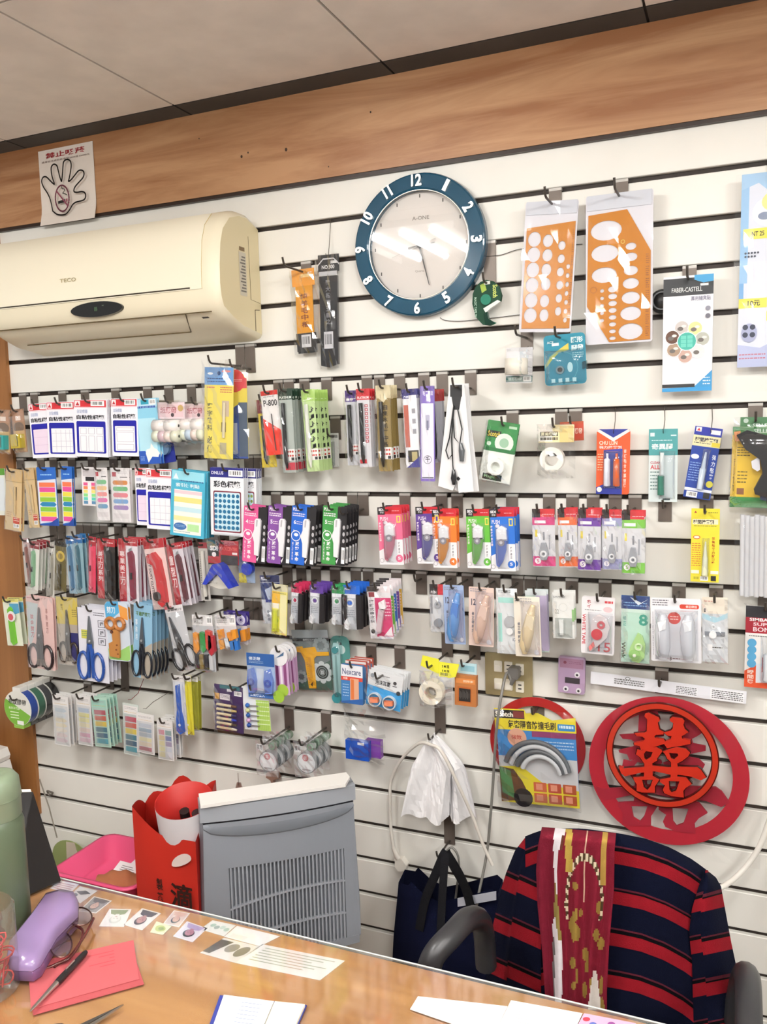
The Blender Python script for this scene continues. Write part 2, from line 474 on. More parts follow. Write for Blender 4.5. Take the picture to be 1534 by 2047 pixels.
    def rules(s, a0, b0, a1, b1, n, col='#777', wd=0.35):
        """n lines of small print"""
        h = (b1 - b0) / n; y = s.ny()
        for i in range(n):
            z1 = s.Z(b0 + h * i); z0 = s.Z(b0 + h * (i + wd)); x = s.X(a0)
            while x < s.X(a1) - 0.001:
                l = random.uniform(0.002, 0.007); xe = min(x + l, s.X(a1))
                s.P.quad((x, y, z0), (xe, y, z0), (xe, y, z1), (x, y, z1), col); x = xe + 0.0012
        return s
    def bar(s, a0, b0, a1, b1, bg='#fafafa'):
        s.r(a0, b0, a1, b1, bg); y = s.ny(); n = 11; w = s.X(a1) - s.X(a0)
        for i in range(n):
            x = s.X(a0) + w * (0.1 + 0.8 * i / n); q = w * random.choice((0.02, 0.035, 0.05))
            s.P.quad((x, y, s.Z(b1 - (b1 - b0) * .25)), (x + q, y, s.Z(b1 - (b1 - b0) * .25)), (x + q, y, s.Z(b0 + (b1 - b0) * .15)), (x, y, s.Z(b0 + (b1 - b0) * .15)), '#222')
        return s
    def solid(s, pts, d0, d1, col, mat='plastic', name=None, sub=None, smooth=False):
        """outline in card coordinates raised from depth d0 to d1 in front of the card"""
        if name: s.part(name, sub)
        s.P.prism([(s.X(a), s.Z(b)) for a, b in pts], -s.th - d1, -s.th - d0, col, mat, smooth); return s
    def tube(s, pts, r, col, mat='plastic', name=None, n=8):
        if name: s.part(name)
        rr = r
        s.P.tube([(s.X(a), -s.th - d, s.Z(b)) for a, b, d in pts], rr, col, mat, n); return s
    def torus(s, a, b, ra, r2, d, col, mat='plastic', name=None, rb=None, n=18, m=8):
        if name: s.part(name)
        rx = ra * s.w; rz = rx if rb is None else rb * s.h
        pts = [(s.X(a) + rx * math.cos(2 * math.pi * i / n), -s.th - d, s.Z(b) + rz * math.sin(2 * math.pi * i / n)) for i in range(n + 1)]
        s.P.tube(pts, r2, col, mat, m, False); return s
    def disc(s, a, b, ra, d0, d1, col, mat='plastic', name=None, inner=0.0, n=24):
        """flat roll or disc lying on the card, optional hole"""
        if name: s.part(name)
        o = circ(s.X(a), s.Z(b), ra * s.w, None, n)
        if inner: s.P.ring(o, circ(s.X(a), s.Z(b), ra * s.w * inner, None, n), -s.th - d1, -s.th - d0, col, mat)
        else: s.P.prism(o, -s.th - d1, -s.th - d0, col, mat, True)
        return s
    def blister(s, a0, b0, a1, b1, dep, col='#f4f6f8', mat='clear', name='blister', e=3.0, nu=10, nv=12):
        b = MB(); x0, x1, z0, z1 = s.X(a0), s.X(a1), s.Z(b0), s.Z(b1); y = -s.th - 0.0006
        def fn(u, v):
            q = (1 - abs(2 * u - 1) ** e) * (1 - abs(2 * v - 1) ** e)
            return (x0 + (x1 - x0) * u, y - dep * max(q, 0) ** 0.5, z0 + (z1 - z0) * v)
        b.grid(fn, nu, nv, col, mat); s.parts.append([name, b, None]); return s
    def film(s, pad=0.004, dep=0.004, top=0.0, bot=0.0, mat='film', rough=0.0018, name='bag', nu=7, nv=12):
        b = MB(); x0, x1 = -s.w / 2 - pad, s.w / 2 + pad; z0, z1 = top, -s.h - pad - bot
        rnd = random.Random(hash((s.label, 1)) & 0xffff if False else len(s.label) * 31 + len(s.parts))
        def fn(u, v):
            edge = min(u, 1 - u, v * 1.5, (1 - v) * 1.5) * 4
            q = min(1, edge)
            return (x0 + (x1 - x0) * u + rnd.uniform(-1, 1) * 0.001, -s.th - 0.0012 - s.k * 0.00006 - dep * q - rnd.uniform(0, 1) * rough * 2, z0 + (z1 - z0) * v + rnd.uniform(-1, 1) * 0.001)
        b.grid(fn, nu, nv, '#fff', mat, False); s.parts.append([name, b, None]); return s
    def done(s, lb=None, jit=1.0):
        many = s.n > 1
        root = thing(s.name, ('front ' if many else '') + s.label, s.cat, s.o, (s.tilt, s.roll, s.yaw), s.group or (('%s on one hook' % s.short)[:60] if many else None))
        objs = []; byname = {}
        for nm, b, sub in s.parts:
            if not b.f: continue
            o = b.build(nm, root); byname.setdefault(nm, o); objs.append([o, False, nm])
        for e in objs:                               # small pieces belong to the part they sit on
            pa = byname.get(SUB.get(e[2]))
            if pa is not None and pa is not e[0]: e[0].parent = pa; e[1] = True
        objs.sort(key=lambda e: e[1])
        for i in range(1, s.n):
            r = root.copy(); COL.objects.link(r)
            r['label'] = lb or '%s, %s from the front' % (clip(s.short, 12), ('second', 'third', 'fourth', 'fifth', 'sixth', 'seventh', 'eighth')[i - 1])
            r.location = s.o + Vector((random.uniform(-1, 1) * 0.0015 * jit, s.dy * i, random.uniform(-1, 1) * 0.0012 * jit))
            r.rotation_euler = (s.tilt, s.roll + random.uniform(-1, 1) * 0.02 * jit, s.yaw + random.uniform(-1, 1) * 0.03 * jit)
            m = {}
            for o, sub, nm in objs:
                if o.name.split('.')[0] in ('bag',) : continue
                c = o.copy(); COL.objects.link(c); c.parent = m.get(o.parent, r) if sub else r; m[o] = c
        if s.hook_on:
            xh = s.o + Vector((math.cos(s.roll) * (s.hx_ - 0.5) * s.w, 0, 0))
            hook(xh.x, s.o.z - 0.007, s.L or (s.y + 0.012), s.hl or ('metal hook holding the ' + clip(s.short, 12)))
        return root

# ------------------------------------------------------------------ packs: sticker labels, upper left rows
def label_pack(TL, TR, BL, style, y, n, lab, dy=0.006):
    P = Pack('label_pack', lab, 'label pack', TL, TR, BL, y, n, dy)
    P.card('#f4f4fb', th=0.002)
    P.r(0.02, 0.01, 0.98, 0.125, '#d8343c').r(0.04, 0.02, 0.2, 0.115, '#fbeef0').p([(.06, .1), (.12, .035), (.18, .1)], '#c2303a')
    P.bar(0.52, 0.02, 0.93, 0.11).r(0.02, 0.135, 0.98, 0.14, '#e27a80')
    P.t('自黏標籤', 0.1, 0.17, 0.42, 0.235, '#8d9bc0', 0.0).t('自粘性標籤', 0.08, 0.265, 0.92, 0.345, '#15151c', 0.03)
    P.r(0.07, 0.375, 0.95, 0.935, '#1a1a9c', rr=0.004).r(0.14, 0.475, 0.885, 0.91, '#f7f6fa' if style != 'pink' else '#efdcef', rr=0.002)
    c = '#c9c6d6'
    if style == 'grid':
        for a in (.3, .47, .64, .78): P.r(a, .5, a + .012, .9, c)
        for b in (.56, .7, .8): P.r(.16, b, .87, b + .006, c)
    elif style == 'six':
        for a in (.18, .43, .68):
            for b0, b1 in ((.49, .6), (.63, .9)):
                P.r(a, b0, a + .19, b1, '#b9b6c6').r(a + .012, b0 + .006, a + .178, b1 - .006, '#f7f6fa')
    elif style == 'wide':
        for b0, b1 in ((.5, .56), (.58, .75), (.79, .89)):
            P.r(.2, b0, .84, b1, '#b9b6c6').r(.215, b0 + .006, .825, b1 - .006, '#f7f6fa')
    elif style == 'pink':
        for b in (.62, .76): P.r(.16, b, .87, b + .006, '#ddc4dd')
    else:
        for b in (.6, .72, .83): P.r(.16, b, .87, b + .006, c)
        for a in (.3, .5, .7): P.r(a, .49, a + .01, .9, c)
    P.done(); return P
label_pack((57, 808), (100, 804), (67, 916), 'pink', .104, 2, 'white adhesive label pack with blank pinkish window, leaning beside yellow sharpener')
label_pack((93, 804), (150, 801), (99, 914), 'grid', .110, 3, 'white adhesive label pack with irregular grid window in the top row')
label_pack((148, 799), (214, 797), (152, 912), 'six', .116, 5, 'white adhesive label pack showing six tall outlined labels')
label_pack((222, 797), (275, 795), (226, 911), 'wide', .112, 3, 'white adhesive label pack showing three wide outlined labels')
label_pack((270, 935), (300, 934), (275, 1049), 'pink', .105, 1, 'white adhesive label pack mostly hidden in the second row')
label_pack((292, 937), (347, 935), (295, 1056), 'small', .112, 2, 'white adhesive label pack with small cells beside the cyan pack')

def sharpener(TL, TR, BL, y, body, lab):
    P = Pack('sharpener_pack', lab, 'sharpener', TL, TR, BL, y, 1)
    P.card('#a98468', th=0.0008).r(.05, .02, .95, .3, '#b58d74').r(.3, .16, .7, .26, '#e9d9cf').e(.5, .42, .42, .12, '#7b6758').r(.06, .5, .94, .97, '#c9a878')
    P.part('sharpener').P.box(P.X(.15), P.X(.88), -.022, -.001, P.Z(.9), P.Z(.58), body, 'plastic')
    P.P.box(P.X(.68), P.X(.73), -.0226, -.0215, P.Z(.86), P.Z(.62), '#3d4a3a', 'plastic')
    P.film(.002, .022, rough=.001); P.done()
sharpener((-8, 818), (20, 816), (-6, 905), .09, '#39a6a4', 'turquoise pencil sharpener in a bag at the left picture edge')
sharpener((22, 819), (47, 818), (31, 905), .08, '#c2ac35', 'yellow pencil sharpener in a bag beside the label packs')

# light blue sticker sheet and dark blue glue
P = Pack('sticker_pack', 'light blue sticker pack with a white torn paper shape', 'sticker pack', (271, 798), (313, 795), (281, 928), .112, 2, .008)
P.card('#8fd0ea').r(.03, .01, .97, .14, '#bfe3f4').r(.25, .02, .62, .09, '#3aa9c4').bar(.66, .02, .95, .1).rules(.06, .115, .94, .15, 1, '#3a5aa8', .9)
P.r(.06, .3, .9, .84, '#b9e6f5').p([(.0, .8), (.3, .8), (.42, .9), (.6, .8), (1, .86), (1, 1), (0, 1)], '#2756b4')
P.p([(.42, .98), (.32, .84), (.36, .78), (.55, .76), (.6, .68), (.74, .76), (.86, .78), (.98, .84), (.9, .9), (.62, .89)], '#f2f7f2').rules(.06, .88, .26, .96, 4, '#9fc1ef')
P.done()
P = Pack('glue_pack', 'dark blue glue pack peeking out behind the light blue pack', 'glue pack', (310, 868), (344, 868), (320, 928), .09)
P.card('#26348f').r(.0, .55, 1, 1, '#1e2a86'); P.disc(.5, .5, .36, 0, .012, '#5d7a9a', 'gloss', 'glue_bottle'); P.done()

# clear tape rolls lying across
def tape_duo(TL, TR, BL, y, c2, lab):
    P = Pack('ribbon_tape_pack', lab, 'tape pack', TL, TR, BL, y, 1)
    P.card('#f3dfe4', th=.001, box=(0, .05, 1, .42)).r(.05, .1, .95, .38, '#eccdd2').t('紙膠帶', .1, .15, .7, .3, '#b5666e').e(.55, .33, .06, None, '#40343a').e(.85, .18, .1, None, '#c9a96a')
    P.part('tape_roll')
    for b, cs in ((.57, ('#e9e3e0', '#f1ece8')), (.8, ('#d7dcc9', c2, '#e9d8d0', '#d8d9c4'))):
        w = .9 / len(cs)
        for i, c in enumerate(cs):
            a0 = .04 + w * i
            P.P.lathe([(.004, P.X(a0)), (.017, P.X(a0)), (.017, P.X(a0 + w * .96)), (.004, P.X(a0 + w * .96))], (0, -.02, P.Z(b)), 'x', c, 'gloss', 14)
    P.film(.002, .03, bot=.004); P.done()
tape_duo((315, 800), (369, 796), (318, 889), .105, '#d2b9c0', 'clear bag of pastel tape rolls beside the light blue pack')
tape_duo((369, 803), (420, 800), (372, 884), .085, '#b7c8d8', 'clear bag of pastel tape rolls half behind the yellow cutter pack')

# yellow cutter pack
P = Pack('compass_pack', 'tall yellow and blue stationery pack with red round sticker', 'stationery pack', (410, 722), (468, 719), (409, 915), .112, 1, L=.15)
P.card('#ead95f', box=(0, .06, 1, 1)).r(0, .06, 1, .24, '#6fa0d6').e(.5, .12, .06, None, '#274b7d').e(.2, .125, .1, .012, '#e9f0f8').e(.75, .1, .16, .012, '#e98a86').rules(.1, .17, .9, .23, 2, '#2f4f86').rules(.08, .26, .35, .29, 1, '#d0525a').rules(.55, .26, .95, .33, 3, '#c9555c')
P.tv('寫字教科', .1, .42, .28, .72, '#6b6a4c').tv('必備', .1, .76, .3, .95, '#6b6a4c')
P.r(.62, .4, .86, .56, '#c8b6a2').r(.6, .62, .76, .72, '#8a7b50').r(.55, .83, .78, .95, '#b9b08a')
P.tube([(.72, .42, .004), (.7, .78, .004)], .004, '#d8cfae', 'plastic', 'pencil'); P.film(.006, .012, top=.004, rough=.003); P.done()
P = Pack('cutter_pack', 'yellow and dark blue cutter pack behind the tall yellow pack', 'cutter pack', (447, 730), (493, 728), (452, 916), .088, 1)
P.card('#e4d252', box=(0, .1, 1, 1)).p([(0, .52), (.6, .42), (1, .42), (1, 1), (0, 1)], '#2d4f9c').r(.62, .4, 1, .98, '#4c5b70').r(.25, .62, .55, .95, '#aab2cb').r(.4, .14, 1, .25, '#d6535a').tr('OLFA CUTTER', .03, .56, .2, .95, '#cfd8f0')
P.part('sticker').e(.5, .17, .42, None, '#d3434b').rules(.2, .155, .8, .185, 2, '#f3dfe0')
P.film(.006, .012, rough=.003); P.done()

# row of pen refill packs
def pen_pack(TL, TR, BL, y, n, dy, head, hh, body, text, tcol, lab, pen='#1b1b1d', extra=None, name='brush_pen_pack', film=True, cat='pen pack', hk=True):
    P = Pack(name, lab, cat, TL, TR, BL, y, n, dy, hook=hk)
    P.card(head, th=.0012, box=(0, 0, 1, hh), name='header')
    if text: P.t(text, .08, hh * .68, .92, hh * .92, tcol, .03)
    b = MB(); b.box(P.X(.04), P.X(.96), -.001, 0, P.Z(1), P.Z(hh), body, 'paper'); P.parts.insert(1, ['backing', b, None])
    if pen: P.tube([(.38, hh + .04, .006), (.4, .86, .006), (.42, .95, .005)], [.0055, .0055, .002], pen, 'gloss', 'pen')
    if extra: P.part('print'); extra(P)
    if film: P.film(.002, .013, rough=.0022)
    P.done(); return P
P = Pack('pencil_lead_pack', 'red and white pack marked P-800, tilted', 'pen pack', (521, 783), (555, 782), (534, 911), .115, 1)
P.card('#e8e6e4').r(0, 0, 1, .07, '#d5291f').t('P-800', .12, .14, .92, .24, '#222').p([(0, .42), (1, .62), (1, 1), (0, 1)], '#e2341f').rules(.15, .09, .8, .115, 1, '#888')
P.tube([(.55, .36, .003), (.62, .93, .003)], .0012, '#33231f', 'plastic', 'lead'); P.film(.003, .01, bot=.02); P.done()
pen_pack((513, 800), (545, 800), (524, 935), .085, 1, .01, '#7c3236', .2, '#d9c23a', None, '#fff', 'maroon and yellow pack half hidden behind the red P-800 pack')
def xp(P): P.r(.2, .72, .96, .86, '#f2f0ee'); [P.e(.3 + .17 * i, .75 + .05 * j, .065, None, '#c0392f') for i in range(4) for j in range(2)]; P.r(.7, .82, .9, .855, '#333')
def xp2(P): xp(P); P.r(.25, .88, .95, .97, '#c23a4a')
pen_pack((556, 778), (584, 776), (566, 945), .115, 5, .014, '#1d3a2a', .13, '#aeb8b2', 'PLATINUM', '#e8efe8', 'dark green headed brush pen pack lettered in white', extra=xp2)
pen_pack((602, 780), (629, 778), (614, 943), .115, 5, .017, '#a9cf6b', .14, '#bfd99a', '♪', '#f4fbe8', 'light green brush pen pack with music note patterned pen', pen='#e4e8dc', extra=lambda P: (P.tv('♪♫♪♫♪♫', .5, .2, .85, .74, '#39403a'), xp(P)))
pen_pack((690, 781), (716, 779), (695, 930), .105, 2, .012, '#4b2e86', .15, '#c9ccd2', '書寫筆', '#eee', 'purple headed black brush pen pack', extra=xp)
pen_pack((712, 778), (739, 776), (719, 934), .115, 3, .015, '#cf2b35', .14, '#d7d7dc', 'PLATINUM', '#fbe9ea', 'red headed black brush pen pack with red square pattern', extra=lambda P: ([P.r(.6, .2 + .05 * i, .82, .235 + .05 * i, '#b13a4a').r(.65, .208 + .05 * i, .77, .227 + .05 * i, '#f3d5d8') for i in range(10)], P.r(.1, .66, .5, .8, '#efe9e9'), P.r(.1, .9, .6, .95, '#c9303c')))
pen_pack((751, 771), (781, 769), (757, 942), .118, 4, .014, '#cfc09a', .15, '#8f7a45', None, '#fff', 'gold brush pen pack with cream pointed header', pen='#1f1a12', extra=lambda P: (P.p([(0, .12), (.5, .2), (1, .1), (1, .0), (0, .0)], '#d9cda8'), P.tv('自來水毛筆中楷', .45, .22, .75, .72, '#2a2114'), xp(P)))
P = pen_pack((803, 779), (834, 777), (812, 935), .112, 3, .012, '#34327a', .12, '#e7e8ee', '細字', '#dfe3f4', 'white ballpoint pack with dark blue header and red ruler strip', pen=None, film=True,
         extra=lambda P: (P.r(.08, .2, .38, .74, '#b9604e').r(.45, .08, .95, .98, '#eceef2').r(.2, .78, .9, .93, '#39352c').r(.45, .8, .8, .92, '#b5a878').p([(.1, 1), (.95, .86), (.95, 1)], '#37398c'), [P.r(.6, .25 + .13 * i, .82, .31 + .13 * i, '#9a9ba3') for i in range(3)]))
pen_pack((855, 780), (884, 778), (862, 925), .085, 2, .012, '#a5302c', .16, '#bdbfc6', None, '#fff', 'red and black headed pen pack behind the lavender pack', hk=False)
P = Pack('brush_pack', 'lavender and white brush pack with round emblem', 'brush pack', (840, 772), (869, 770), (842, 962), .118, 1)
P.card('#7f68bc', r=.002).t('毛筆書法', .2, .05, .9, .1, '#efeaf8').t('文具', .4, .13, .75, .16, '#e8e0f5').r(.07, .18, .93, .97, '#e6e4f4').r(.38, .3, .66, .44, '#b5b4cc', rr=.003).r(.44, .36, .58, .46, '#777994').ring(.5, .77, .28, .1, '#2c2c40').t('千', .34, .735, .66, .8, '#2c2c40').r(.1, .955, .9, .965, '#2c2c40')
P.film(.002, .004, bot=.012); P.done()
# small clear pack at the wall
P = Pack('lead_case_pack', 'small clear refill case hanging close to the wall behind the green pens', 'refill pack', (658, 866), (677, 864), (660, 933), .022, 1, hl='short hook holding the small clear refill case', L=.05)
P.card('#d8dad8', th=.001).r(.1, .05, .9, .14, '#8a8c8a').tube([(.5, .25, .005), (.5, .95, .005)], .004, '#9aa09c', 'gloss', 'refill'); P.film(.001, .01); P.done()

# white paper fans with black lanyards
P = Pack('lanyard_pack', 'black neck lanyard on a long white folded paper', 'lanyard', (880, 768), (950, 766), (880, 980), .115, 4, .013, hx_=.5, L=.14)
P.shape([(.28, 0), (.7, 0), (.98, 1.0), (.55, 1.02), (.5, .9), (.38, 1.0), (-.05, .96)], '#e9e9ea')
P.r(.3, .01, .64, .12, '#1c1c1e').p([(.34, .12), (.62, .12), (.56, .24), (.4, .24)], '#232325')
P.tube([(.42, .2, .004), (.3, .5, .005), (.2, .62, .006), (.28, .7, .006), (.38, .66, .006), (.36, .5, .004), (.42, .24, .004)], .0016, '#1a1a1c', 'plastic', 'cord')
P.tube([(.52, .22, .004), (.66, .42, .005), (.6, .56, .006), (.45, .5, .006), (.4, .3, .004)], .0016, '#1a1a1c', 'plastic')
P.tube([(.36, .5, .004), (.4, .76, .005), (.42, .84, .005)], .0015, '#1a1a1c', 'plastic')
P.tube([(.62, .55, .005), (.66, .62, .006), (.66, .72, .006)], [.004, .0075, .005], '#55585c', 'gloss', 'clip')
P.tube([(.42, .8, .005), (.44, .88, .007), (.43, .94, .005)], [.004, .008, .004], '#232325', 'gloss')
P.done(jit=2.0)

# ------------------------------------------------------------------ right part of the upper rows
P = Pack('tape_pack', 'green headed clear tape pack lettered Scotch, tilted', 'tape pack', (977, 839), (1040, 843), (958, 957), .09, 2, .012)
P.card('#2c8a45', box=(0, 0, 1, .5)).r(.03, .16, .48, .27, '#16241a').t('Scotch', .06, .17, .46, .26, '#e9d54a').r(.7, .05, .95, .09, '#bfe0c4').e(.62, .34, .3, None, '#dfeae0').e(.62, .34, .15, None, '#9cc4a6').e(.14, .38, .07, None, '#d7ecd9').r(.0, .44, 1, .5, '#1f7238')
b = MB(); b.prism([(P.X(0), P.Z(.5)), (P.X(1), P.Z(.46)), (P.X(1), P.Z(1)), (P.X(0), P.Z(1))], -.001, 0, '#e4e8e2', 'paper'); P.parts.insert(1, ['backing', b, None])
P.disc(.52, .74, .27, 0, .016, '#f0f2ee', 'gloss', 'tape_roll', inner=.55)
P.part('print').r(.1, .88, .72, .98, '#1c2a20').p([(.05, .62), (.3, .52), (.55, .62), (.2, .7)], '#f1f3ef').t('Magic', .15, .9, .5, .96, '#9fc79a')
P.film(.003, .018); P.done()

P = Pack('tape_pack', 'white masking tape roll in a bag under a pale yellow header', 'tape pack', (1077, 848), (1148, 843), (1078, 950), .09, 2, .012, hx_=.45)
P.card('#efe3b2', box=(0, .02, 1, .36)).r(.0, .02, .4, .34, '#f3efe6').r(.05, .15, .55, .24, '#2a2618').t('萬用膠帶', .07, .16, .53, .235, '#f5eecb').rules(.05, .26, .55, .33, 1, '#4a4636', .8).r(.6, .05, .98, .36, '#e5cf88')
P.disc(.42, .68, .34, 0, .022, '#efece4', 'gloss', 'tape_roll', inner=.55); P.film(.003, .026, bot=.004); P.done()
P = Pack('tape_pack', 'brown headed tape card behind the pale yellow headed tape', 'tape pack', (1120, 844), (1167, 841), (1121, 882), .06, 1)
P.card('#b4502f').r(.5, .1, 1, .9, '#b9452f').t('膠帶', .62, .35, .94, .65, '#f0d7c8'); P.done()

# glue cards on wire hooks
P = Pack('glue_card', 'orange and blue two tube glue card lettered CHU LUN', 'glue card', (1194, 858), (1261, 857), (1192, 987), .032, 1, hook=False)
P.card('#dd5a2c', r=.006).p([(.06, .0), (.94, .0), (.5, .15)], '#23358f').p([(.0, .03), (.06, .0), (.5, .13), (.94, .0), (1, .03), (.5, .19)], '#eee9e6').p([(.22, .32), (.78, .3), (.78, .9), (.0, .98), (.0, .9), (.22, .85)], '#2c3aa0').r(.0, .9, .78, 1, '#2b3694')
P.t('CHU LUN', .08, .18, .62, .24, '#f3e7d2').t('強力接著劑', .08, .255, .75, .3, '#f0e4e0').tv('修補黏合金屬塑膠', .82, .3, .9, .9, '#f3d9cc').rules(.04, .38, .2, .66, 7, '#f0c9a0').e(.1, .93, .08, None, '#efeae6')
for a, c in ((.34, '#dfe2ee'), (.62, '#d9622f')):
    P.tube([(a, .37, .008), (a, .44, .008), (a, .46, .009), (a, .72, .009), (a, .86, .004)], [.003, .003, .007, .0075, .008], c, 'gloss', 'glue_tube')
    P.part('print').r(a - .06, .82, a + .08, .88, '#cfd3da')
P.blister(.2, .33, .8, .92, .016); wire_hook(P.o.x, P.o.z - .006, 'thin wire hook holding the orange and blue glue card'); P.done()
P = Pack('glue_card', 'teal headed clear glue card lettered CLEAN ALL', 'glue card', (1298, 858), (1356, 857), (1297, 1003), .032, 1, hook=False)
P.card('#d7e2e2', r=.002).r(0, 0, 1, .36, '#4f9ea0').r(.05, .05, .2, .1, '#dcecec').r(.76, .08, .95, .1, '#cfe6e6').t('奇異膠', .1, .2, .84, .28, '#eaf6f4', .03).rules(.1, .15, .8, .175, 1, '#d5ecec')
P.t('CLEAN', .06, .44, .42, .475, '#c05a66').t('ALL!', .06, .49, .44, .55, '#c9404c').rules(.06, .58, .36, .86, 6, '#6d8a88')
P.tube([(.47, .32, .007), (.47, .62, .007)], .0045, '#e6eeee', 'gloss', 'nozzle'); P.tube([(.44, .64, .008), (.44, .9, .008)], .0075, '#3d7a68', 'gloss', 'glue_tube'); P.r(.5, .95, .75, .975, '#3a4a4a')
P.blister(.36, .3, .92, .96, .014); wire_hook(P.o.x, P.o.z - .006, 'thin wire hook holding the teal headed glue card'); P.done()
P = Pack('glue_card', 'dark blue instant glue card tilted on its wire', 'glue card', (1391, 851), (1446, 858), (1366, 992), .032, 1, hook=False)
P.card('#1f3f96').r(0, .0, 1, .11, '#26329a').r(.05, .01, .25, .07, '#eee').p([(.08, .06), (.15, .02), (.22, .06)], '#c33').r(.6, .03, .95, .09, '#e9e9f2').r(0, .12, 1, .27, '#e4ddb0').t('瞬間接著劑', .08, .145, .9, .21, '#20243c', .03).r(.7, .2, 1, .26, '#e6d44a').rules(.05, .22, .65, .25, 1, '#555')
P.e(.18, .42, .15, .035, '#dfe6f2').rules(.05, .5, .42, .78, 8, '#8fb0e0').tv('強力黏著', .8, .36, .94, .72, '#dfe6f2').r(.0, .86, 1, .9, '#dfe6f5').bar(.1, .91, .5, .99).r(.72, .9, .95, .985, '#222').e(.87, .78, .13, None, '#c9c34a')
P.tube([(.55, .34, .006), (.55, .56, .006), (.55, .58, .008), (.55, .86, .008)], [.002, .005, .007, .006], '#c9d6e6', 'gloss', 'glue_tube'); P.r(.47, .6, .64, .66, '#1c3478')
P.blister(.42, .3, .72, .88, .014, nu=6); wire_hook(P.o.x + .004, P.o.z - .008, 'thin wire hook holding the dark blue instant glue card'); P.done()
P = Pack('glue_card', 'bright yellow instant glue card below the dark blue one', 'glue card', (1383, 1016), (1440, 1015), (1381, 1162), .05, 1, L=.09)
P.card('#e8da3c').p([(.1, .06), (.15, .03), (.2, .06)], '#a33').rules(.6, .05, .95, .08, 1, '#6a6430').r(.05, .145, .95, .215, '#efe9c8').t('瞬間接著劑', .08, .15, .8, .21, '#2a2618', .03).rules(.1, .23, .9, .26, 1, '#9a8f40').e(.2, .39, .13, .025, '#d8602c').e(.2, .39, .1, .016, '#f5edd8').rules(.03, .47, .35, .8, 11, '#d3703a').tv('超強黏著力耐衝擊', .74, .38, .84, .76, '#b1481f').r(.02, .84, .3, .885, '#f2eedb').r(.7, .84, .98, .885, '#f2eedb').bar(.08, .92, .32, .98, '#e8da3c').bar(.34, .92, .62, .98).r(.72, .91, .9, .98, '#222')
P.tube([(.52, .44, .006), (.51, .64, .006), (.51, .66, .008), (.5, .9, .008)], [.0015, .0045, .0055, .0065], '#dfe0c0', 'gloss', 'glue_tube'); P.r(.42, .67, .6, .7, '#2a2a20').r(.44, .73, .6, .88, '#4a4520')
P.blister(.38, .4, .66, .92, .014, nu=6); P.done()

# glue gun card and glue sticks at the right edge
P = Pack('glue_gun_card', 'black glue gun on a yellow and green card at the right edge', 'glue gun', (1466, 853), (1600, 846), (1459, 1013), .06, 1, hook=False)
P.card('#e6bf33').r(0, 0, 1, .1, '#3f8a4a').r(0, .87, 1, 1, '#3f8f4c').t('SELLERY', .32, .025, .66, .075, '#dfeee0', .03).rules(.08, .25, .28, .38, 4, '#6a5a20').rules(.1, .55, .25, .72, 4, '#6a5a20').r(.1, .76, .21, .84, '#8a5a3a').tr('Hot melt glue gun', .03, .4, .06, .8, '#6a5a20')
P.solid([(.06, .1), (.22, .04), (.72, .14), (1.02, .22), (1.02, .4), (.72, .42), (.62, .6), (.6, .86), (.38, .82), (.36, .76), (.48, .56), (.44, .4), (.2, .27)], .002, .028, '#141416', 'plastic', 'gun_body')
P.solid([(.02, .06), (.12, .05), (.12, .17), (.05, .18)], .006, .022, '#c9875a', 'plastic', 'nozzle')
P.solid([(.3, .42), (.42, .36), (.44, .52), (.4, .54), (.32, .5)], .006, .022, '#d9dae0', 'plastic', 'trigger')
P.solid([(.62, .26), (.9, .36), (.9, .4), (.62, .3)], .028, .0285, '#79b33c', 'plastic', 'stripe')
P.solid([(.46, .83), (.58, .86), (.56, .9), (.46, .89)], .004, .018, '#3a4a66', 'plastic', 'cord_end')
P.blister(-.02, .0, 1.0, 1.0, .034, e=6, mat='film'); P.done()
hook(P.o.x - .02, P.o.z + .012, .09, 'grey metal hook holding the glue gun card')
P = Pack('glue_gun_card', 'green top of a second glue gun card behind the first', 'glue gun', (1481, 834), (1610, 828), (1475, 990), .04, 1, hook=False)
P.card('#3d8148').t('SELLERY', .2, .08, .55, .13, '#dfeee0', .03).e(.09, .045, .04, None, '#cfe0d0'); P.blister(-.1, .0, 1.0, 1.0, .01, e=6); P.done()
P = Pack('glue_stick_bag', 'bag of long translucent white glue sticks at the right edge', 'glue sticks', (1480, 1020), (1590, 1022), (1478, 1197), .04, 1, hook=False)
P.part('glue_stick')
for i in range(11):
    a = .05 + .09 * i
    if i: P.part('glue_stick')
    P.tube([(a, .04 + .01 * (i % 3), .008), (a, .95 + .012 * (i % 2), .008)], .0052, '#cfd0d4', 'gloss', n=10)
P.film(.01, .016, bot=.016, rough=.002); P.done()
hook(P.o.x, P.o.z + .02, .08, 'grey metal hook holding the bag of glue sticks')
P = Pack('glue_card', 'red, white and orange super glue card lettered SIMBALION at the right edge', 'glue card', (1492, 1210), (1570, 1216), (1488, 1372), .05, 1)
P.card('#ece9e6').r(0, 0, 1, .14, '#232327').r(0, .14, 1, .33, '#9c1f2f').t('SIMBALION', .1, .145, .98, .185, '#f0eaea', .03).t('SUPER', .2, .2, .8, .24, '#eed9dc').t('BOND', .2, .255, .8, .31, '#eed9dc').rules(.1, .36, .9, .385, 1, '#444').p([(0, .8), (.3, .72), (.3, .94), (1, .92), (1, 1), (0, 1)], '#d6512c').r(.3, .7, 1, .93, '#dfe2e8')
[P.e(.18, .45 + .085 * i, .12, None, '#5aa4cf') for i in range(4)]; P.tv('瞬間膠', .08, .78, .24, .96, '#f6dccf')
P.tube([(.66, .4, .008), (.66, .55, .008), (.66, .57, .01), (.66, .88, .01)], [.003, .006, .014, .014], '#d9dde4', 'gloss', 'glue_bottle'); P.r(.45, .62, .87, .8, '#a8283a')
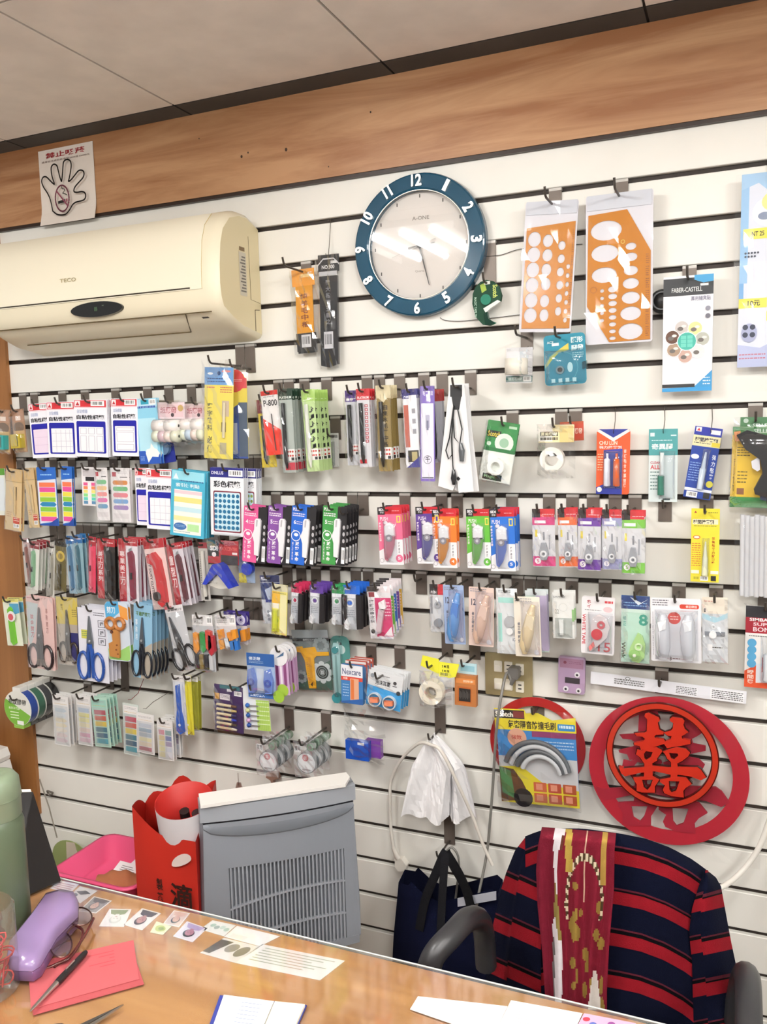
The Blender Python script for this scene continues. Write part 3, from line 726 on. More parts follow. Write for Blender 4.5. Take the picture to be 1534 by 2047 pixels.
P.blister(.4, .36, .95, .94, .02); P.done()

# left of the clock: two brush packs
P = Pack('brush_pack', 'orange packed brush with a black lower end', 'brush pack', (583, 541), (628, 538), (593, 708), .03, 1, L=.12, hl='long grey hook holding the orange brush pack')
P.card('#e59a35', box=(0, 0, 1, .2), name='header').r(.4, .06, .9, .1, '#f2cf8f').t('毛筆', .7, .04, .9, .08, '#fff')
b = MB(); b.prism([(P.X(.15), P.Z(.2)), (P.X(.9), P.Z(.2)), (P.X(.86), P.Z(.76)), (P.X(.1), P.Z(.76))], -.003, 0, '#d99422', 'gloss'); P.parts.insert(1, ['wrapper', b, None])
P.th = .003
P.tv('純羊毛中楷', .35, .28, .66, .7, '#7b3a18').r(.08, .76, .94, .98, '#201c1a')
b = MB(); b.prism([(P.X(.06), P.Z(.76)), (P.X(.94), P.Z(.76)), (P.X(.96), P.Z(1)), (P.X(.12), P.Z(1))], -.003, 0, '#1d1b1b', 'gloss'); P.parts.insert(2, ['bristle_cover', b, None])
P.part('print').bar(.3, .78, .72, .93, '#cfcfd2'); P.film(.002, .01, rough=.003); P.done()
P = Pack('brush_pack', 'long black brush pack marked NO:300', 'brush pack', (636, 511), (678, 508), (641, 736), .026, 1, hook=False)
P.card('#1b1b1e', box=(0, 0, 1, .15), name='header').t('NO:300', .18, .09, .78, .125, '#e6e6e6').r(.6, .055, .9, .08, '#d9d9d9').p([(0, .08), (.25, .03), (.75, .03), (1, .08), (1, .095), (.75, .042), (.25, .042), (0, .095)], '#cfcfd2')
b = MB(); b.prism([(P.X(.1), P.Z(.19)), (P.X(.95), P.Z(.19)), (P.X(.93), P.Z(.97)), (P.X(.5), P.Z(1)), (P.X(.1), P.Z(.98))], -.008, 0, '#19191c', 'gloss'); P.parts.insert(1, ['brush', b, None]); P.th = .008
P.r(.1, .15, .95, .185, '#bfc0c3').tv('勝大楷筆王義之', .4, .22, .62, .62, '#77777c').bar(.28, .68, .72, .83, '#c9c9cf'); P.film(.003, .008, rough=.004)
wire_hook(P.o.x, P.o.z - .006, 'bent wire hook holding the long black brush pack'); P.done()

# stencils
def stencil(TL, TR, BL, y, lab, outline, holes, hl, txt):
    P = Pack('drawing_template', lab, 'template', TL, TR, BL, y, 1, hl=hl, L=.11)
    P.card('#dcdce4', r=.005, th=.0014, name='backing_card'); P.card('#ced2dc', th=.0012, box=(.02, .0, .98, .1), name='flap', front=-.0032)
    P.th = .0014
    # the orange plate with real holes, cut out of the outline by the fill of the mesh
    b = MB(); bm = bmesh.new(); es = []
    def loop(pts):
        vs = [bm.verts.new((P.X(a), 0, P.Z(c))) for a, c in pts]
        for i in range(len(vs)): es.append(bm.edges.new((vs[i], vs[(i + 1) % len(vs)])))
    loop(outline)
    for a, c, ra, rb in holes:
        loop([(a + ra * math.cos(2 * math.pi * i / 18), c + rb * math.sin(2 * math.pi * i / 18)) for i in range(18)])
    bmesh.ops.triangle_fill(bm, use_beauty=True, edges=es)
    ge = bmesh.ops.extrude_face_region(bm, geom=bm.faces[:])
    for v in ge['geom']:
        if isinstance(v, bmesh.types.BMVert): v.co.y -= .0014
    bm.verts.index_update()
    b.add([(v.co.x, v.co.y - .0022, v.co.z) for v in bm.verts], [tuple(v.index for v in f.verts) for f in bm.faces], '#c67d1c', 'gloss'); bm.free()
    P.parts.append(['plate', b, None]); P.part('print'); P.th = .0037; P.k = 0
    txt(P); P.th = .0037
    P.film(.002, .004, rough=.0025, name='sleeve', nu=6, nv=9); P.done()
H = []
for i in range(6): H.append((.21, .285 + .117 * i, .125, .058))
for i in range(6): H.append((.47 + .005 * (i % 2), .3 + .11 * i + (.02 if i > 3 else 0), .098 - .002 * i, .048))
for i in range(6): H.append((.74, .34 + .1 * i, .07 - .002 * i, .034))
for i in range(7): H.append((.88, .5 + .068 * i, .035, .019))
H = [(a, b, ra, rb) for a, b, ra, rb in H if b < .95]
stencil((1052, 405), (1158, 398), (1038, 664), .045, 'orange circle drawing template in a clear sleeve', [(.05, .2), (.97, .16), (.97, .97), (.05, .975)], H,
        'grey metal hook holding the circle template', lambda P: [P.rules(.93, .22 + .1 * i, .965, .3 + .1 * i, 6, '#8a4a10') for i in range(7)])
H = [(.31, .24, .235, .066), (.29, .39, .205, .058), (.28, .535, .19, .052)]
for i, (b, r) in enumerate(((.36, .08), (.43, .095), (.52, .105), (.605, .12), (.7, .135), (.805, .155), (.925, .18))): H.append((.68, b, r, r * .3))
for i in range(8): H.append((.41, .635 + .047 * i, .07 - .003 * i, .021 - .0012 * i))
for i in range(5): H.append((.25, .64 + .05 * i, .03, .012))
stencil((1172, 394), (1307, 384), (1172, 690), .045, 'orange ellipse drawing template with cut corners in a clear sleeve', [(.04, .13), (.62, .115), (.97, .4), (.97, .985), (.36, .99), (.02, .74)], H,
        'grey metal hook holding the ellipse template', lambda P: ([P.rules(.9, .42 + .08 * i, .95, .49 + .08 * i, 5, '#8a4a10') for i in range(7)], P.ring(.12, .63, .05, .15, '#a05a14'), P.ring(.56, .325, .03, .2, '#e8e26a')))

# tapes under the circle template
P = Pack('tape_pack', 'small white tape roll in a clear bag with teal base band', 'tape pack', (1013, 668), (1066, 668), (1012, 766), .055, 1, L=.11, hl='grey metal hook holding the small white tape roll', hx_=.6)
P.card('#e6e6ea', th=.0008, box=(.0, .28, 1, 1)).r(.0, .86, 1, .98, '#1f6a68').t('隱形膠帶', .08, .89, .6, .95, '#bfe0dc').bar(.66, .87, .97, .97)
P.part('tape_roll').P.lathe([(.013, 0), (.026, 0), (.026, .036), (.013, .036), (.013, 0)], (0, -.028, P.Z(.84)), 'z', '#efe9dc', 'plastic', 24)
P.film(.002, .05, top=-.03); P.done()
P = Pack('tape_pack', 'teal invisible tape card with yellow swoosh', 'tape pack', (1087, 672), (1170, 662), (1091, 772), .055, 1, L=.1, hx_=.4)
P.card('#1d87a0', r=.009, th=.002).p([(.02, .58), (.14, .42), (.36, .3), (.6, .18), (.6, .32), (.36, .36), (.18, .5), (.02, .66)], '#d8c552').t('隱形', .66, .07, .95, .19, '#dff1f2', .03).t('膠帶', .66, .23, .95, .34, '#dff1f2', .03).rules(.68, .38, .95, .5, 3, '#cde8ea').t('ACE', .08, .12, .24, .17, '#e2f0f2').r(.2, .16, .37, .22, '#e9f4f5')
P.ring(.42, .66, .39, .03, '#5fb4c4').disc(.38, .7, .1, 0, .004, '#8f979a', 'metal', 'hub', inner=.6); P.part('print').e(.38, .7, .06, None, '#4a2a24').e(.62, .66, .065, .1, '#dfeff1')
[P.r(.16 + .17 * i, .87, .25 + .17 * i, .95, '#dceef0') for i in range(4)]
P.solid([(.92, .58), (1.03, .56), (1.04, .7), (.92, .72)], 0, .006, '#c3d6d8', 'clear', 'cutter'); P.blister(.02, .3, .98, .985, .014, '#dfeef2'); P.done()

# tape dispenser hanging beside the clock
P = Pack('tape_dispenser', 'dark green round tape dispenser lettered Scotch beside the clock', 'tape dispenser', (946, 564), (1006, 562), (948, 654), .03, 1, hook=True, L=.06, hl='short hook holding the green tape dispenser')
o = [(.5, .0), (.72, .04), (.9, .16), (.98, .36), (.94, .5), (.62, .56), (.46, .66), (.52, .84), (.7, .94), (.56, 1.0), (.34, .97), (.12, .8), (.01, .5), (.03, .28), (.14, .12), (.3, .03)]
P.shape(o, '#1c4431', .012, 'matte', 'casing').tr('Scotch', .7, .12, .86, .4, '#c9d66a', .03).p([(.28, .1), (.44, .06), (.5, .22), (.34, .28)], '#98b43a').r(.42, .03, .62, .1, '#e9ece4')
P.disc(.47, .43, .17, 0, .003, '#2f8068', 'matte', 'hub'); P.p([(.46, .38), (.55, .43), (.46, .48)], '#dff0e8').tr('MAGIC TAPE 3M', .08, .36, .16, .8, '#a9c9b4')
P.solid([(.38, .62), (.86, .46), (.96, .5), (.6, .64), (.46, .72)], -.008, .002, '#dfe2dc', 'plastic', 'tape'); P.solid([(.4, .74), (.5, .7), (.56, .88), (.78, .95), (.6, 1.0), (.44, .98)], -.01, .003, '#49b49a', 'clear', 'cutter'); P.done()

# white product box
P = Pack('putty_box', 'tall white hanging pack with black header lettered FABER-CASTELL', 'product box', (1328, 556), (1428, 548), (1325, 784), .035, 1, L=.08)
P.card('#eeeef3', th=.009).r(0, 0.02, 1, .17, '#2e3134').p([(.62, .0), (1, .0), (1, .06), (.8, .07), (.62, .04)], '#4aa4d8').t('FABER-CASTELL', .17, .1, .78, .14, '#dfe3e2', .01).r(.74, .075, .9, .095, '#e9e9ea').t('萬用隨意貼', .56, .18, .95, .22, '#8d8da0').p([(.55, 1), (1, .82), (1, 1)], '#3f97cf').r(0, .935, .66, .965, '#26282c').p([(.62, .965), (1, .965), (1, 1), (.0, 1), (.0, .968)], '#3b9ad6')
P.rules(.82, .88, .97, .96, 3, '#dcecf6')
cs = ['#c9c2bf', '#e6dc9a', '#b7b9ae', '#dcdfe2', '#c9a79a', '#a9907a', '#5a3c2c']
for i, c in enumerate(cs):
    w = math.radians(110 - i * 51.4); a = .49 + .31 * math.cos(w); bb = .565 - .31 * math.sin(w) * P.w / P.h
    P.e(a, bb, .15, None, '#f7f7f9').e(a, bb, .138, None, c).e(a - .03, bb + .01, .06, .018, '#6b6560').e(a + .04, bb - .012, .05, .012, '#e9e4df')
P.e(.49, .565, .2, None, '#f7f7f9').e(.49, .565, .185, None, '#48b5a4')
[P.r(.37 + .13 * i, .515 + .035 * j, .475 + .13 * i, .545 + .035 * j, '#6fd0bf') for i in range(2) for j in range(3)]
P.e(.9, .29, .05, None, '#8b8b99').e(.9, .355, .05, None, '#6b6b78'); P.done()
b = MB(); b.lathe([(0, 0), (.026, 0), (.026, -.012), (.02, -.02), (0, -.022)], (0, 0, 0), 'y', '#17181a', 'plastic', 24); q = at(1325, 603, y=.01)
b.ring(circ(0, 0, .02), circ(0, 0, .017), -.0225, -.021, '#5a5d60', 'plastic')
tag(b.build('round_knob', loc=(q.x, -.008, q.z)), 'round black knob on the wall half hidden by the tall white pack', 'knob')

# sticker sheet at the right edge
P = Pack('sticker_sheet', 'large pale blue sticker sheet in a bag with yellow price labels', 'sticker sheet', (1484, 350), (1600, 340), (1474, 735), .04, 1, hook=False)
P.card('#dfe4f2').r(0, .02, .14, .56, '#9cc6ec').p([(0, .0), (1, .0), (1, .06), (.5, .1), (.3, .05), (0, .08)], '#a8cdee').e(.5, .2, .3, .075, '#eef0f4').e(.62, .15, .26, .055, '#efe79a').e(.42, .22, .12, .02, '#8a96b0').r(.05, .28, .5, .335, '#efe35a').t('NT 25', .2, .295, .42, .32, '#333').r(.14, .45, 1, .64, '#e6e6f3').r(.0, .64, .5, .69, '#efe35a').t('10元', .16, .65, .38, .68, '#333').r(.5, .71, .95, .76, '#efe35a').r(0, .56, .08, .64, '#7fb2e4').p([(0, .88), (.4, .9), (1, .82), (1, 1), (0, 1)], '#b9c2e4').rules(.03, .93, .5, .97, 2, '#c07a90')
for i in range(9): P.e(.1 + .055 * (i % 5), .405 + .018 * (i // 5), .02, None, '#444a5c')
P.e(.2, .82, .14, .05, '#aab0d0')
for i in range(4): P.e(.13 + .13 * (i % 2), .79 + .04 * (i // 2), .05, .014, '#333a50')
P.film(.012, .008, bot=.04, rough=.003); P.done()
hook(P.o.x + .01, P.o.z - .015, .06, 'grey metal hook holding the pale blue sticker sheet')

# ------------------------------------------------------------------ second and third rows
def beige_pen(TL, TR, BL, lab, y=.115):
    P = Pack('pen_pack', lab, 'pen pack', TL, TR, BL, y, 2, .01)
    P.card('#d9bd8c', th=.0015).r(.0, .0, 1, .2, '#d2b27d').r(.0, .195, 1, .205, '#a98f62').r(.5, .78, .9, .88, '#c3432f').rules(.53, .79, .87, .86, 2, '#f1d5c6').bar(.53, .885, .9, .95).rules(.1, .7, .4, .8, 3, '#b98a5a')
    P.tube([(.62, .28, .004), (.66, .7, .004), (.67, .76, .004)], [.004, .004, .0015], '#c9b184', 'gloss', 'pen'); P.part('print').r(.56, .28, .7, .5, '#3d3324'); P.film(.001, .008); P.done()
beige_pen((13, 936), (45, 935), (11, 1057), 'beige packed pen at the far left of the second row')
beige_pen((47, 936), (67, 934), (60, 1055), 'beige packed pen leaning beside the colour index tabs', .11)
P = Pack('pen_pack', 'green topped white pack cut by the left picture edge', 'pen pack', (-18, 937), (9, 936), (-10, 1030), .1, 1)
P.card('#e4e7dd').r(0, 0, 1, .14, '#5d9a3a').r(.1, .2, .9, .9, '#dfe6ea'); P.done()
NEON = ['#ef7a52', '#e4529a', '#e9db4c', '#93c93f', '#2f86b5', '#86c341', '#ecde45', '#e2559d']
def index_tabs(TL, TR, BL, lab, n=1):
    P = Pack('index_tab_pack', lab, 'index tabs', TL, TR, BL, .115, n, .01)
    P.card('#2f6fc0', th=.0015).r(.06, .0, .94, .2, '#2a66c2').rules(.2, .12, .8, .17, 1, '#9fd0f5').p([(.02, .23), (.98, .2), (.98, .9), (.6, .94), (.02, .97)], '#dfe3f0')
    for i, c in enumerate(NEON):
        b0 = .26 + .084 * i
        if i == 4: P.p([(.08, b0 + .04), (.2, b0), (.85, b0), (.95, b0 + .04), (.85, b0 + .075), (.2, b0 + .075)], c)
        else: P.r(.1, b0, .92, b0 + .078, c)
    P.p([(.5, .97), (.98, .86), (.98, 1), (.02, 1), (.02, .98)], '#23479c'); P.done()
index_tabs((73, 934), (111, 932), (81, 1050), 'neon colour index tab pack with blue header, wide', 1)
index_tabs((122, 932), (144, 931), (127, 1050), 'neon colour index tab pack with blue header, narrow', 2)
P = Pack('index_tab_pack', 'small neon film index pack with black label', 'index tabs', (163, 933), (191, 932), (166, 1010), .115, 1)
P.card('#ece8ea').r(.1, .05, .9, .24, '#c9c3c6').r(.28, .25, .9, .36, '#2a2528')
for i, c in enumerate(('#e65a94', '#ef8a55', '#eee27a', '#8fe08a', '#63d3c0', '#5f8fb5')): P.r(.12, .4 + .095 * i, .96, .48 + .095 * i, c).r(.42, .4 + .095 * i, .68, .48 + .095 * i, '#f4eef0')
P.done()
def flags(TL, TR, BL, cols, lab, n=1):
    P = Pack('index_tab_pack', lab, 'index tabs', TL, TR, BL, .115, n, .012)
    P.card('#efebec', r=.002).r(.08, .08, .3, .16, '#b33a46').rules(.4, .07, .9, .12, 2, '#c9c2c5').r(.5, .16, .9, .175, '#555')
    for i, c in enumerate(cols):
        P.r(.1, .23 + .115 * i, .9, .31 + .115 * i, c, rr=.006)
    P.r(.08, .84, .9, .93, '#e2dcde'); P.film(.001, .003, rough=.0008); P.done()
flags((189, 935), (214, 934), (196, 1040), ('#7bbf8a', '#f0c892', '#ee9a98', '#e47ab2', '#6f9fc4'), 'white index flag pack with pale rounded tabs, half hidden')
flags((221, 935), (258, 933), (226, 1043), ('#d68a48', '#6fb87e', '#e48590', '#7fa9d8', '#a184bd'), 'white index flag pack with five rounded muted tabs', 2)
P = Pack('memo_pack', 'cyan memo sticker pack with pastel stripes', 'memo pack', (345, 938), (413, 935), (342, 1068), .118, 6, .009)
P.card('#4cb3d1', th=.004).r(.03, .01, .97, .15, '#9bdcec').p([(.06, .13), (.14, .04), (.22, .13)], '#e8f7fb').rules(.25, .145, .95, .165, 1, '#2f5f90', .9).t('索引便利貼', .14, .19, .84, .25, '#e7f7fb').r(.1, .29, .92, .96, '#f3f4ee').r(.1, .3, .92, .35, '#f0cfd6').r(.1, .4, .92, .48, '#efe28c').r(.1, .55, .92, .62, '#c6e6ee').r(.1, .69, .92, .76, '#f0e9a8').e(.3, .85, .19, .055, '#3d6fae').rules(.16, .83, .44, .87, 2, '#a9c8e8').r(.52, .8, .86, .91, '#b7e6a4').rules(.12, .925, .6, .95, 1, '#8aa'); P.done()
def dots(TL, TR, BL, y, n, col, lab):
    P = Pack('dot_label_pack', lab, 'label pack', TL, TR, BL, y, n, .009)
    P.card('#eef0f4', th=.002).r(0, 0, 1, .14, '#23257a').t('DNLUS', .04, .05, .4, .1, '#e4e6f4', .03).bar(.55, .03, .97, .12).t('彩色標籤', .1, .19, .9, .29, '#1d2026', .03).r(.09, .34, .92, .95, '#7c2a3c', rr=.005).r(.12, .36, .89, .93, '#cdeaf4', rr=.004)
    for j in range(7):
        for i in range(6): P.e(.17 + .13 * i, .41 + .078 * j, .05, None, col, n=10)
    P.r(.1, .965, .9, .985, '#d6dae0'); P.done()
dots((421, 934), (488, 932), (423, 1068), .118, 3, '#1f6a94', 'dot sticker pack with blue dots in a maroon frame')
dots((462, 936), (513, 934), (464, 1066), .085, 4, '#8a9a4a', 'dot sticker pack with olive dots behind the blue one')

# correction tape, black cards with one coloured side
def plus(TL, TR, BL, col, num, n, lab):
    P = Pack('correction_tape_pack', lab, 'correction tape', TL, TR, BL, .125, n, .0185, hx_=.4)
    P.card('#1f1d20', r=.004, th=.0016).p([(0, .02), (.02, 0), (.62, 0), (.62, .3), (.52, .5), (.52, .7), (.6, .84), (.6, 1), (.03, 1), (0, .97)], col)
    P.t('PLUS', .05, .03, .32, .085, '#f3eef2', .04).rules(.04, .12, .55, .19, 2, '#f0e6ee', .5).t(num, .1, .24, .2, .31, '#f6f0f4').rules(.22, .26, .45, .33, 2, '#f0dfe8')
    P.ring(.21, .51, .2, .14, '#f4f0f3').e(.22, .49, .09, .03, '#f4f0f3').p([(.1, .4), (.16, .43), (.12, .46)], '#f4f0f3').tv('減塑革命', .2, .6, .36, .95, '#f4f0f3', .03).tv('環保補充系列', .07, .62, .13, .94, '#efe2ea')
    P.solid([(.52, .24), (.58, .2), (.72, .2), (.78, .24), (.76, .6), (.72, .86), (.55, .85), (.53, .62), (.44, .5), (.52, .4)], 0, .006, '#eceaee', 'gloss', 'tape_pen'); P.P.prism([(P.X(.6), P.Z(.22)), (P.X(.66), P.Z(.22)), (P.X(.64), P.Z(.34)), (P.X(.59), P.Z(.34))], -.0084, -.0076, '#b9b7bc', 'plastic')
    P.th = .0016; P.part('print').r(.58, .42, .64, .66, '#8d8a92')
    for i in range(3): P.e(.91, .34 + .115 * i, .05, .036, '#b9b7ba')
    P.bar(.84, .68, .98, .96).p([(.62, .93), (.74, .86), (.66, .97)], '#eceaee'); P.done()
plus((489, 1010), (536, 1007), (485, 1121), '#df5a95', '4', 3, 'pink and black correction tape pack')
plus((538, 1010), (585, 1007), (534, 1124), '#84509f', '5', 3, 'purple and black correction tape pack')
plus((585, 1010), (634, 1007), (580, 1126), '#2366cc', '6', 3, 'royal blue and black correction tape pack')
plus((647, 1010), (695, 1007), (643, 1126), '#3f9446', '5', 5, 'grass green and black correction tape pack')

# push correction tape with red header
def push(TL, TR, BL, col, body, num, n, lab):
    P = Pack('correction_tape_pack', lab, 'correction tape', TL, TR, BL, .125, n, .018, hx_=.42)
    P.card(col, r=.003, th=.0016).r(0, 0, 1, .12, '#c3232f').r(0, .0, .3, .13, '#221e20').t('SDI', .05, .02, .28, .065, '#f2eef0', .05).t('手牌', .1, .075, .26, .11, '#e9e5e7').rules(.6, .06, .9, .085, 1, '#f0c9cd')
    P.t('PUSH', .1, .17, .42, .235, '#f7eef2', .01).tv('輕鬆按壓修正帶', .04, .26, .12, .6, '#f4e6ec').e(.32, .27, .09, .03, '#f7eef2').r(.78, .15, .94, .27, '#e9cf5a').r(.82, .17, .9, .25, col)
    P.p([(0, .76), (.3, .7), (.62, .56), (1, .56), (1, 1), (0, 1)], '#e9e7ea').tv('按壓修正', .8, .6, .87, .8, '#5a565c').e(.83, .89, .15, None, col).t(num, .77, .86, .88, .91, '#fbeef2').ring(.1, .93, .09, .25, '#b9b4ba')
    P.solid([(.3, .32), (.5, .26), (.68, .3), (.7, .5), (.3, .5)], 0, .008, '#edeaec', 'gloss', 'cap')
    P.solid([(.28, .48), (.7, .48), (.66, .66), (.52, .84), (.36, .93), (.26, .9), (.24, .7)], 0, .008, body, 'gloss', 'tape_body')
    P.disc(.48, .53, .14, .008, .0095, '#8d8790', 'plastic', 'reel'); P.disc(.48, .53, .06, .0095, .0105, '#d0ccd2', 'plastic', 'reel_hub')
    P.blister(.2, .24, .76, .97, .013, nu=6, nv=8); P.done()
push((755, 1014), (803, 1012), (761, 1128), '#e06b8e', '#b1677a', '5', 4, 'pink push correction tape pack with red header')
push((831, 1013), (880, 1011), (836, 1126), '#5a3a8c', '#4a4483', '5', 1, 'violet push correction tape pack with red header')
push((864, 1018), (912, 1016), (868, 1134), '#ee7a2c', '#c07a26', '4', 2, 'orange push correction tape pack with red header')
push((932, 1017), (980, 1014), (936, 1135), '#62b33e', '#5f9a44', '6', 1, 'green push correction tape pack with red header')
push((978, 1018), (1028, 1015), (983, 1141), '#2b6fcb', '#5468ad', '5', 4, 'blue push correction tape pack with red header')

# refill bags
def refill(TL, TR, BL, col, lab, n=1, right=False):
    P = Pack('refill_pack', lab, 'tape refill', TL, TR, BL, .122, n, .022, hx_=.3)
    P.card('#d4d5da', th=.001, box=(0, .1, 1, 1)).r(0, .14, 1, .28, col).r(0, .82, 1, .99, col).r(0, .0, .36, .15, '#2a2527').r(.36, .0, .98, .14, '#cf2f38').rules(.45, .09, .95, .12, 1, '#f0cfd2').r(.1, .2, .6, .25, '#f0edf0').e(.22, .9, .14, None, '#f3eef2').t('5', .17, .87, .27, .93, col).r(.12, .36, .22, .48, '#e2cf4a')
    P.card('#cf2f38', th=.0008, box=(0, 0, 1, .13), name='header')
    P.solid([(.4, .58), (.6, .58), (.72, .78), (.62, .88), (.38, .88), (.28, .78)], 0, .007, '#9a9da4', 'gloss', 'refill'); P.disc(.5, .77, .15, .007, .009, '#e2e4e8', 'gloss', 'reel', inner=.5); P.disc(.5, .77, .05, .007, .009, '#6d7078', 'plastic')
    P.part('print').r(.46, .4, .54, .54, '#8d9098').r(.72, .45, .78, .7, '#9b9ea6')
    P.film(.001, .014, rough=.0035); P.done()
refill((1064, 1017), (1109, 1016), (1067, 1132), '#d0417f', 'clear tape refill bag with magenta ends', 1)
refill((1115, 1017), (1153, 1016), (1119, 1133), '#e06a36', 'clear tape refill bag with orange ends', 2)
refill((1156, 1017), (1202, 1015), (1156, 1139), '#6a3a9c', 'clear tape refill bag with purple ends', 2)
refill((1204, 1018), (1244, 1017), (1205, 1138), '#9a9cc4', 'clear tape refill bag with greyish lavender ends', 1)
refill((1244, 1020), (1290, 1018), (1244, 1146), '#79bf45', 'clear tape refill bag with lime green ends', 2)
q = at(1330, 1030, y=.01); hook(q.x, q.z + .02, .06, 'empty grey hook between the lime refill bag and the yellow glue card')
q = at(718, 1040, y=.01); hook(q.x, q.z + .03, .14, 'dark hook running behind the grass green correction tape packs')
q = at(843, 1165, y=.01); hook(q.x, q.z + .01, .05, 'short empty hook left of the grey refill bag')

# ------------------------------------------------------------------ knives, third row left
def knife(TL, TR, BL, bg, lab, head='#b3212c', hh=.1, body='#7a1f28', n=1, dy=.012, strip=None, text=None, y=.12, tilt=None, cat='knife pack', tcol='#f0d9da'):
    P = Pack('knife_pack', lab, cat, TL, TR, BL, y, n, dy)
    P.card(bg, th=.0014).r(0, 0, 1, hh, head)
    if strip: P.r(0, hh, .38, 1, strip)
    if text: P.tv(text, .06, hh + .08, .32, .72, tcol)
    P.rules(.3, hh * .4, .9, hh * .8, 1, '#f0d6d8')
    a = .68 if strip else .5
    P.solid([(a - .12, .2), (a + .05, .17), (a + .16, .24), (a + .2, .5), (a + .2, .9), (a - .02, .94), (a - .06, .5)], 0, .009, body, 'gloss', 'knife_handle')
    P.solid([(a - .1, .15), (a + .04, .12), (a + .04, .2), (a - .1, .22)], .002, .004, '#b9bcc0', 'metal', 'blade')
    P.solid([(a + .02, .5), (a + .12, .5), (a + .12, .6), (a + .02, .6)], .009, .012, '#2c2a2c', 'plastic', 'slider')
    P.film(.001, .012, rough=.0015); P.done()
knife((46, 1076), (59, 1075), (57, 1172), '#cdb4b2', 'pale pink knife pack at the left end of the knife row', '#c0a0a2', .1, '#8a5a52')
knife((60, 1081), (80, 1079), (57, 1177), '#e4e3dd', 'white knife pack with a dark red tag marked 10', '#8c2a33', .14, '#7fae8a', 4, .014, text=None)
knife((103, 1088), (111, 1087), (101, 1197), '#dfdcd4', 'narrow white knife pack beside the olive one', '#b9b4aa', .06, '#a9a79c')
P = Pack('knife_pack', 'olive knife pack with a gold round sticker', 'knife pack', (110, 1080), (134, 1078), (109, 1179), .12, 1)
P.card('#6a6038').r(0, 0, 1, .1, '#2a2822').e(.5, .3, .36, None, '#cbb14e').e(.5, .3, .2, None, '#8f7a30').e(.4, .62, .2, None, '#d9d8cf')
P.tube([(.5, .45, .005), (.5, .95, .005)], .005, '#4a4228', 'gloss', 'knife_handle'); P.film(.001, .01); P.done()
knife((131, 1071), (147, 1069), (140, 1186), '#9fc0d4', 'light blue knife pack, first of the blue pair', '#1f66a6', .14, '#50789a')
knife((146, 1069), (164, 1068), (154, 1185), '#8fb3bf', 'light blue knife pack, second of the blue pair', '#1f66a6', .14, '#3f6a7a', 3, .014)
knife((178, 1072), (192, 1070), (178, 1183), '#d94a68', 'narrow rose red knife pack', '#a9202c', .16, '#e0647c')
knife((194, 1076), (230, 1072), (197, 1195), '#25211f', 'red and black knife pack with white blade strip', '#b3212c', .12, '#1d1b1b', 2, .012, strip='#b8242f', text='美工刀系列')
knife((237, 1076), (275, 1073), (241, 1205), '#e6e2ea', 'red and white knife pack with maroon knife', '#b5232e', .1, '#7e1f38', 4, .014, strip='#b8242f', text='專業美工刀')
P = Pack('knife_pack', 'large red utility knife pack leaning to the right', 'knife pack', (286, 1080), (326, 1076), (308, 1219), .125, 2, .012)
P.card('#e9cfcc', th=.0014).r(0, 0, 1, .13, '#b3212c').t('SDI', .4, .06, .6, .1, '#f0d6d8').tr('HEAVY DUTY CUTTER', .08, .2, .2, .82, '#4a2226', .03)
P.solid([(.2, .22), (.55, .18), (.8, .3), (.86, .6), (.84, .9), (.6, .96), (.42, .9), (.5, .6), (.44, .36), (.2, .32)], 0, .014, '#c02a2e', 'gloss', 'knife_handle'); P.disc(.46, .8, .18, .006, .018, '#2a2020', 'plastic', 'lock_knob'); P.film(.001, .018); P.done()
knife((332, 1089), (364, 1086), (353, 1212), '#d9d3dc', 'dark maroon knife pack with grey packs behind it', '#b3212c', .09, '#5a1f2a', 4, .015, strip='#a8222d', text='重型刀')
P = Pack('knife_pack', 'grey notched blade pack beside the blue puncher', 'knife pack', (396, 1084), (414, 1083), (404, 1200), .115, 1)
P.card('#b9b5b0').r(0, 0, 1, .1, '#8c3a40'); [P.r(.1, .2 + .04 * i, .24, .215 + .04 * i, '#6a6662') for i in range(15)]
P.tube([(.55, .14, .006), (.6, .92, .006)], .006, '#c8c5bd', 'gloss', 'blade_tube'); P.part('print').r(.4, .9, .8, .98, '#2a2826'); P.done()
P = Pack('corner_punch_pack', 'blue A-shaped corner tool under a red and black header lettered SDI', 'stationery tool', (416, 1078), (477, 1075), (418, 1168), .122, 1)
P.card('#a92630', box=(0, 0, 1, .52)).r(0, 0, .36, .36, '#231f20').t('SDI', .07, .13, .32, .24, '#ece6e8', .05).t('BOOKCENTER', .38, .14, .96, .22, '#d96a66').e(.2, .32, .07, None, '#e9e2e4').r(.42, .32, .98, .52, '#3c3a3c').r(.8, .25, .96, .3, '#e6d8d8')
P.solid([(.0, .95), (.34, .5), (.5, .47), (.62, .52), (1.0, .96), (.86, 1.0), (.52, .72), (.46, .7), (.12, .96)], 0, .03, '#2438b4', 'gloss', 'tool_body'); P.solid([(.14, .97), (.46, .72), (.54, .74), (.84, 1.0), (.5, 1.04)], .002, .02, '#cfccc2', 'plastic', 'base')
P.film(.002, .036); P.done()
P = Pack('stationery_pack', 'blue grey pack with yellow corner under the pink correction tape', 'stationery pack', (476, 1098), (508, 1096), (479, 1164), .1, 1)
P.card('#8fa3bd').p([(0, .72), (.4, .68), (.5, 1), (0, 1)], '#d8c94a'); P.disc(.68, .55, .34, 0, .014, '#2438a8', 'gloss', 'tape_body'); P.film(.001, .016); P.done()

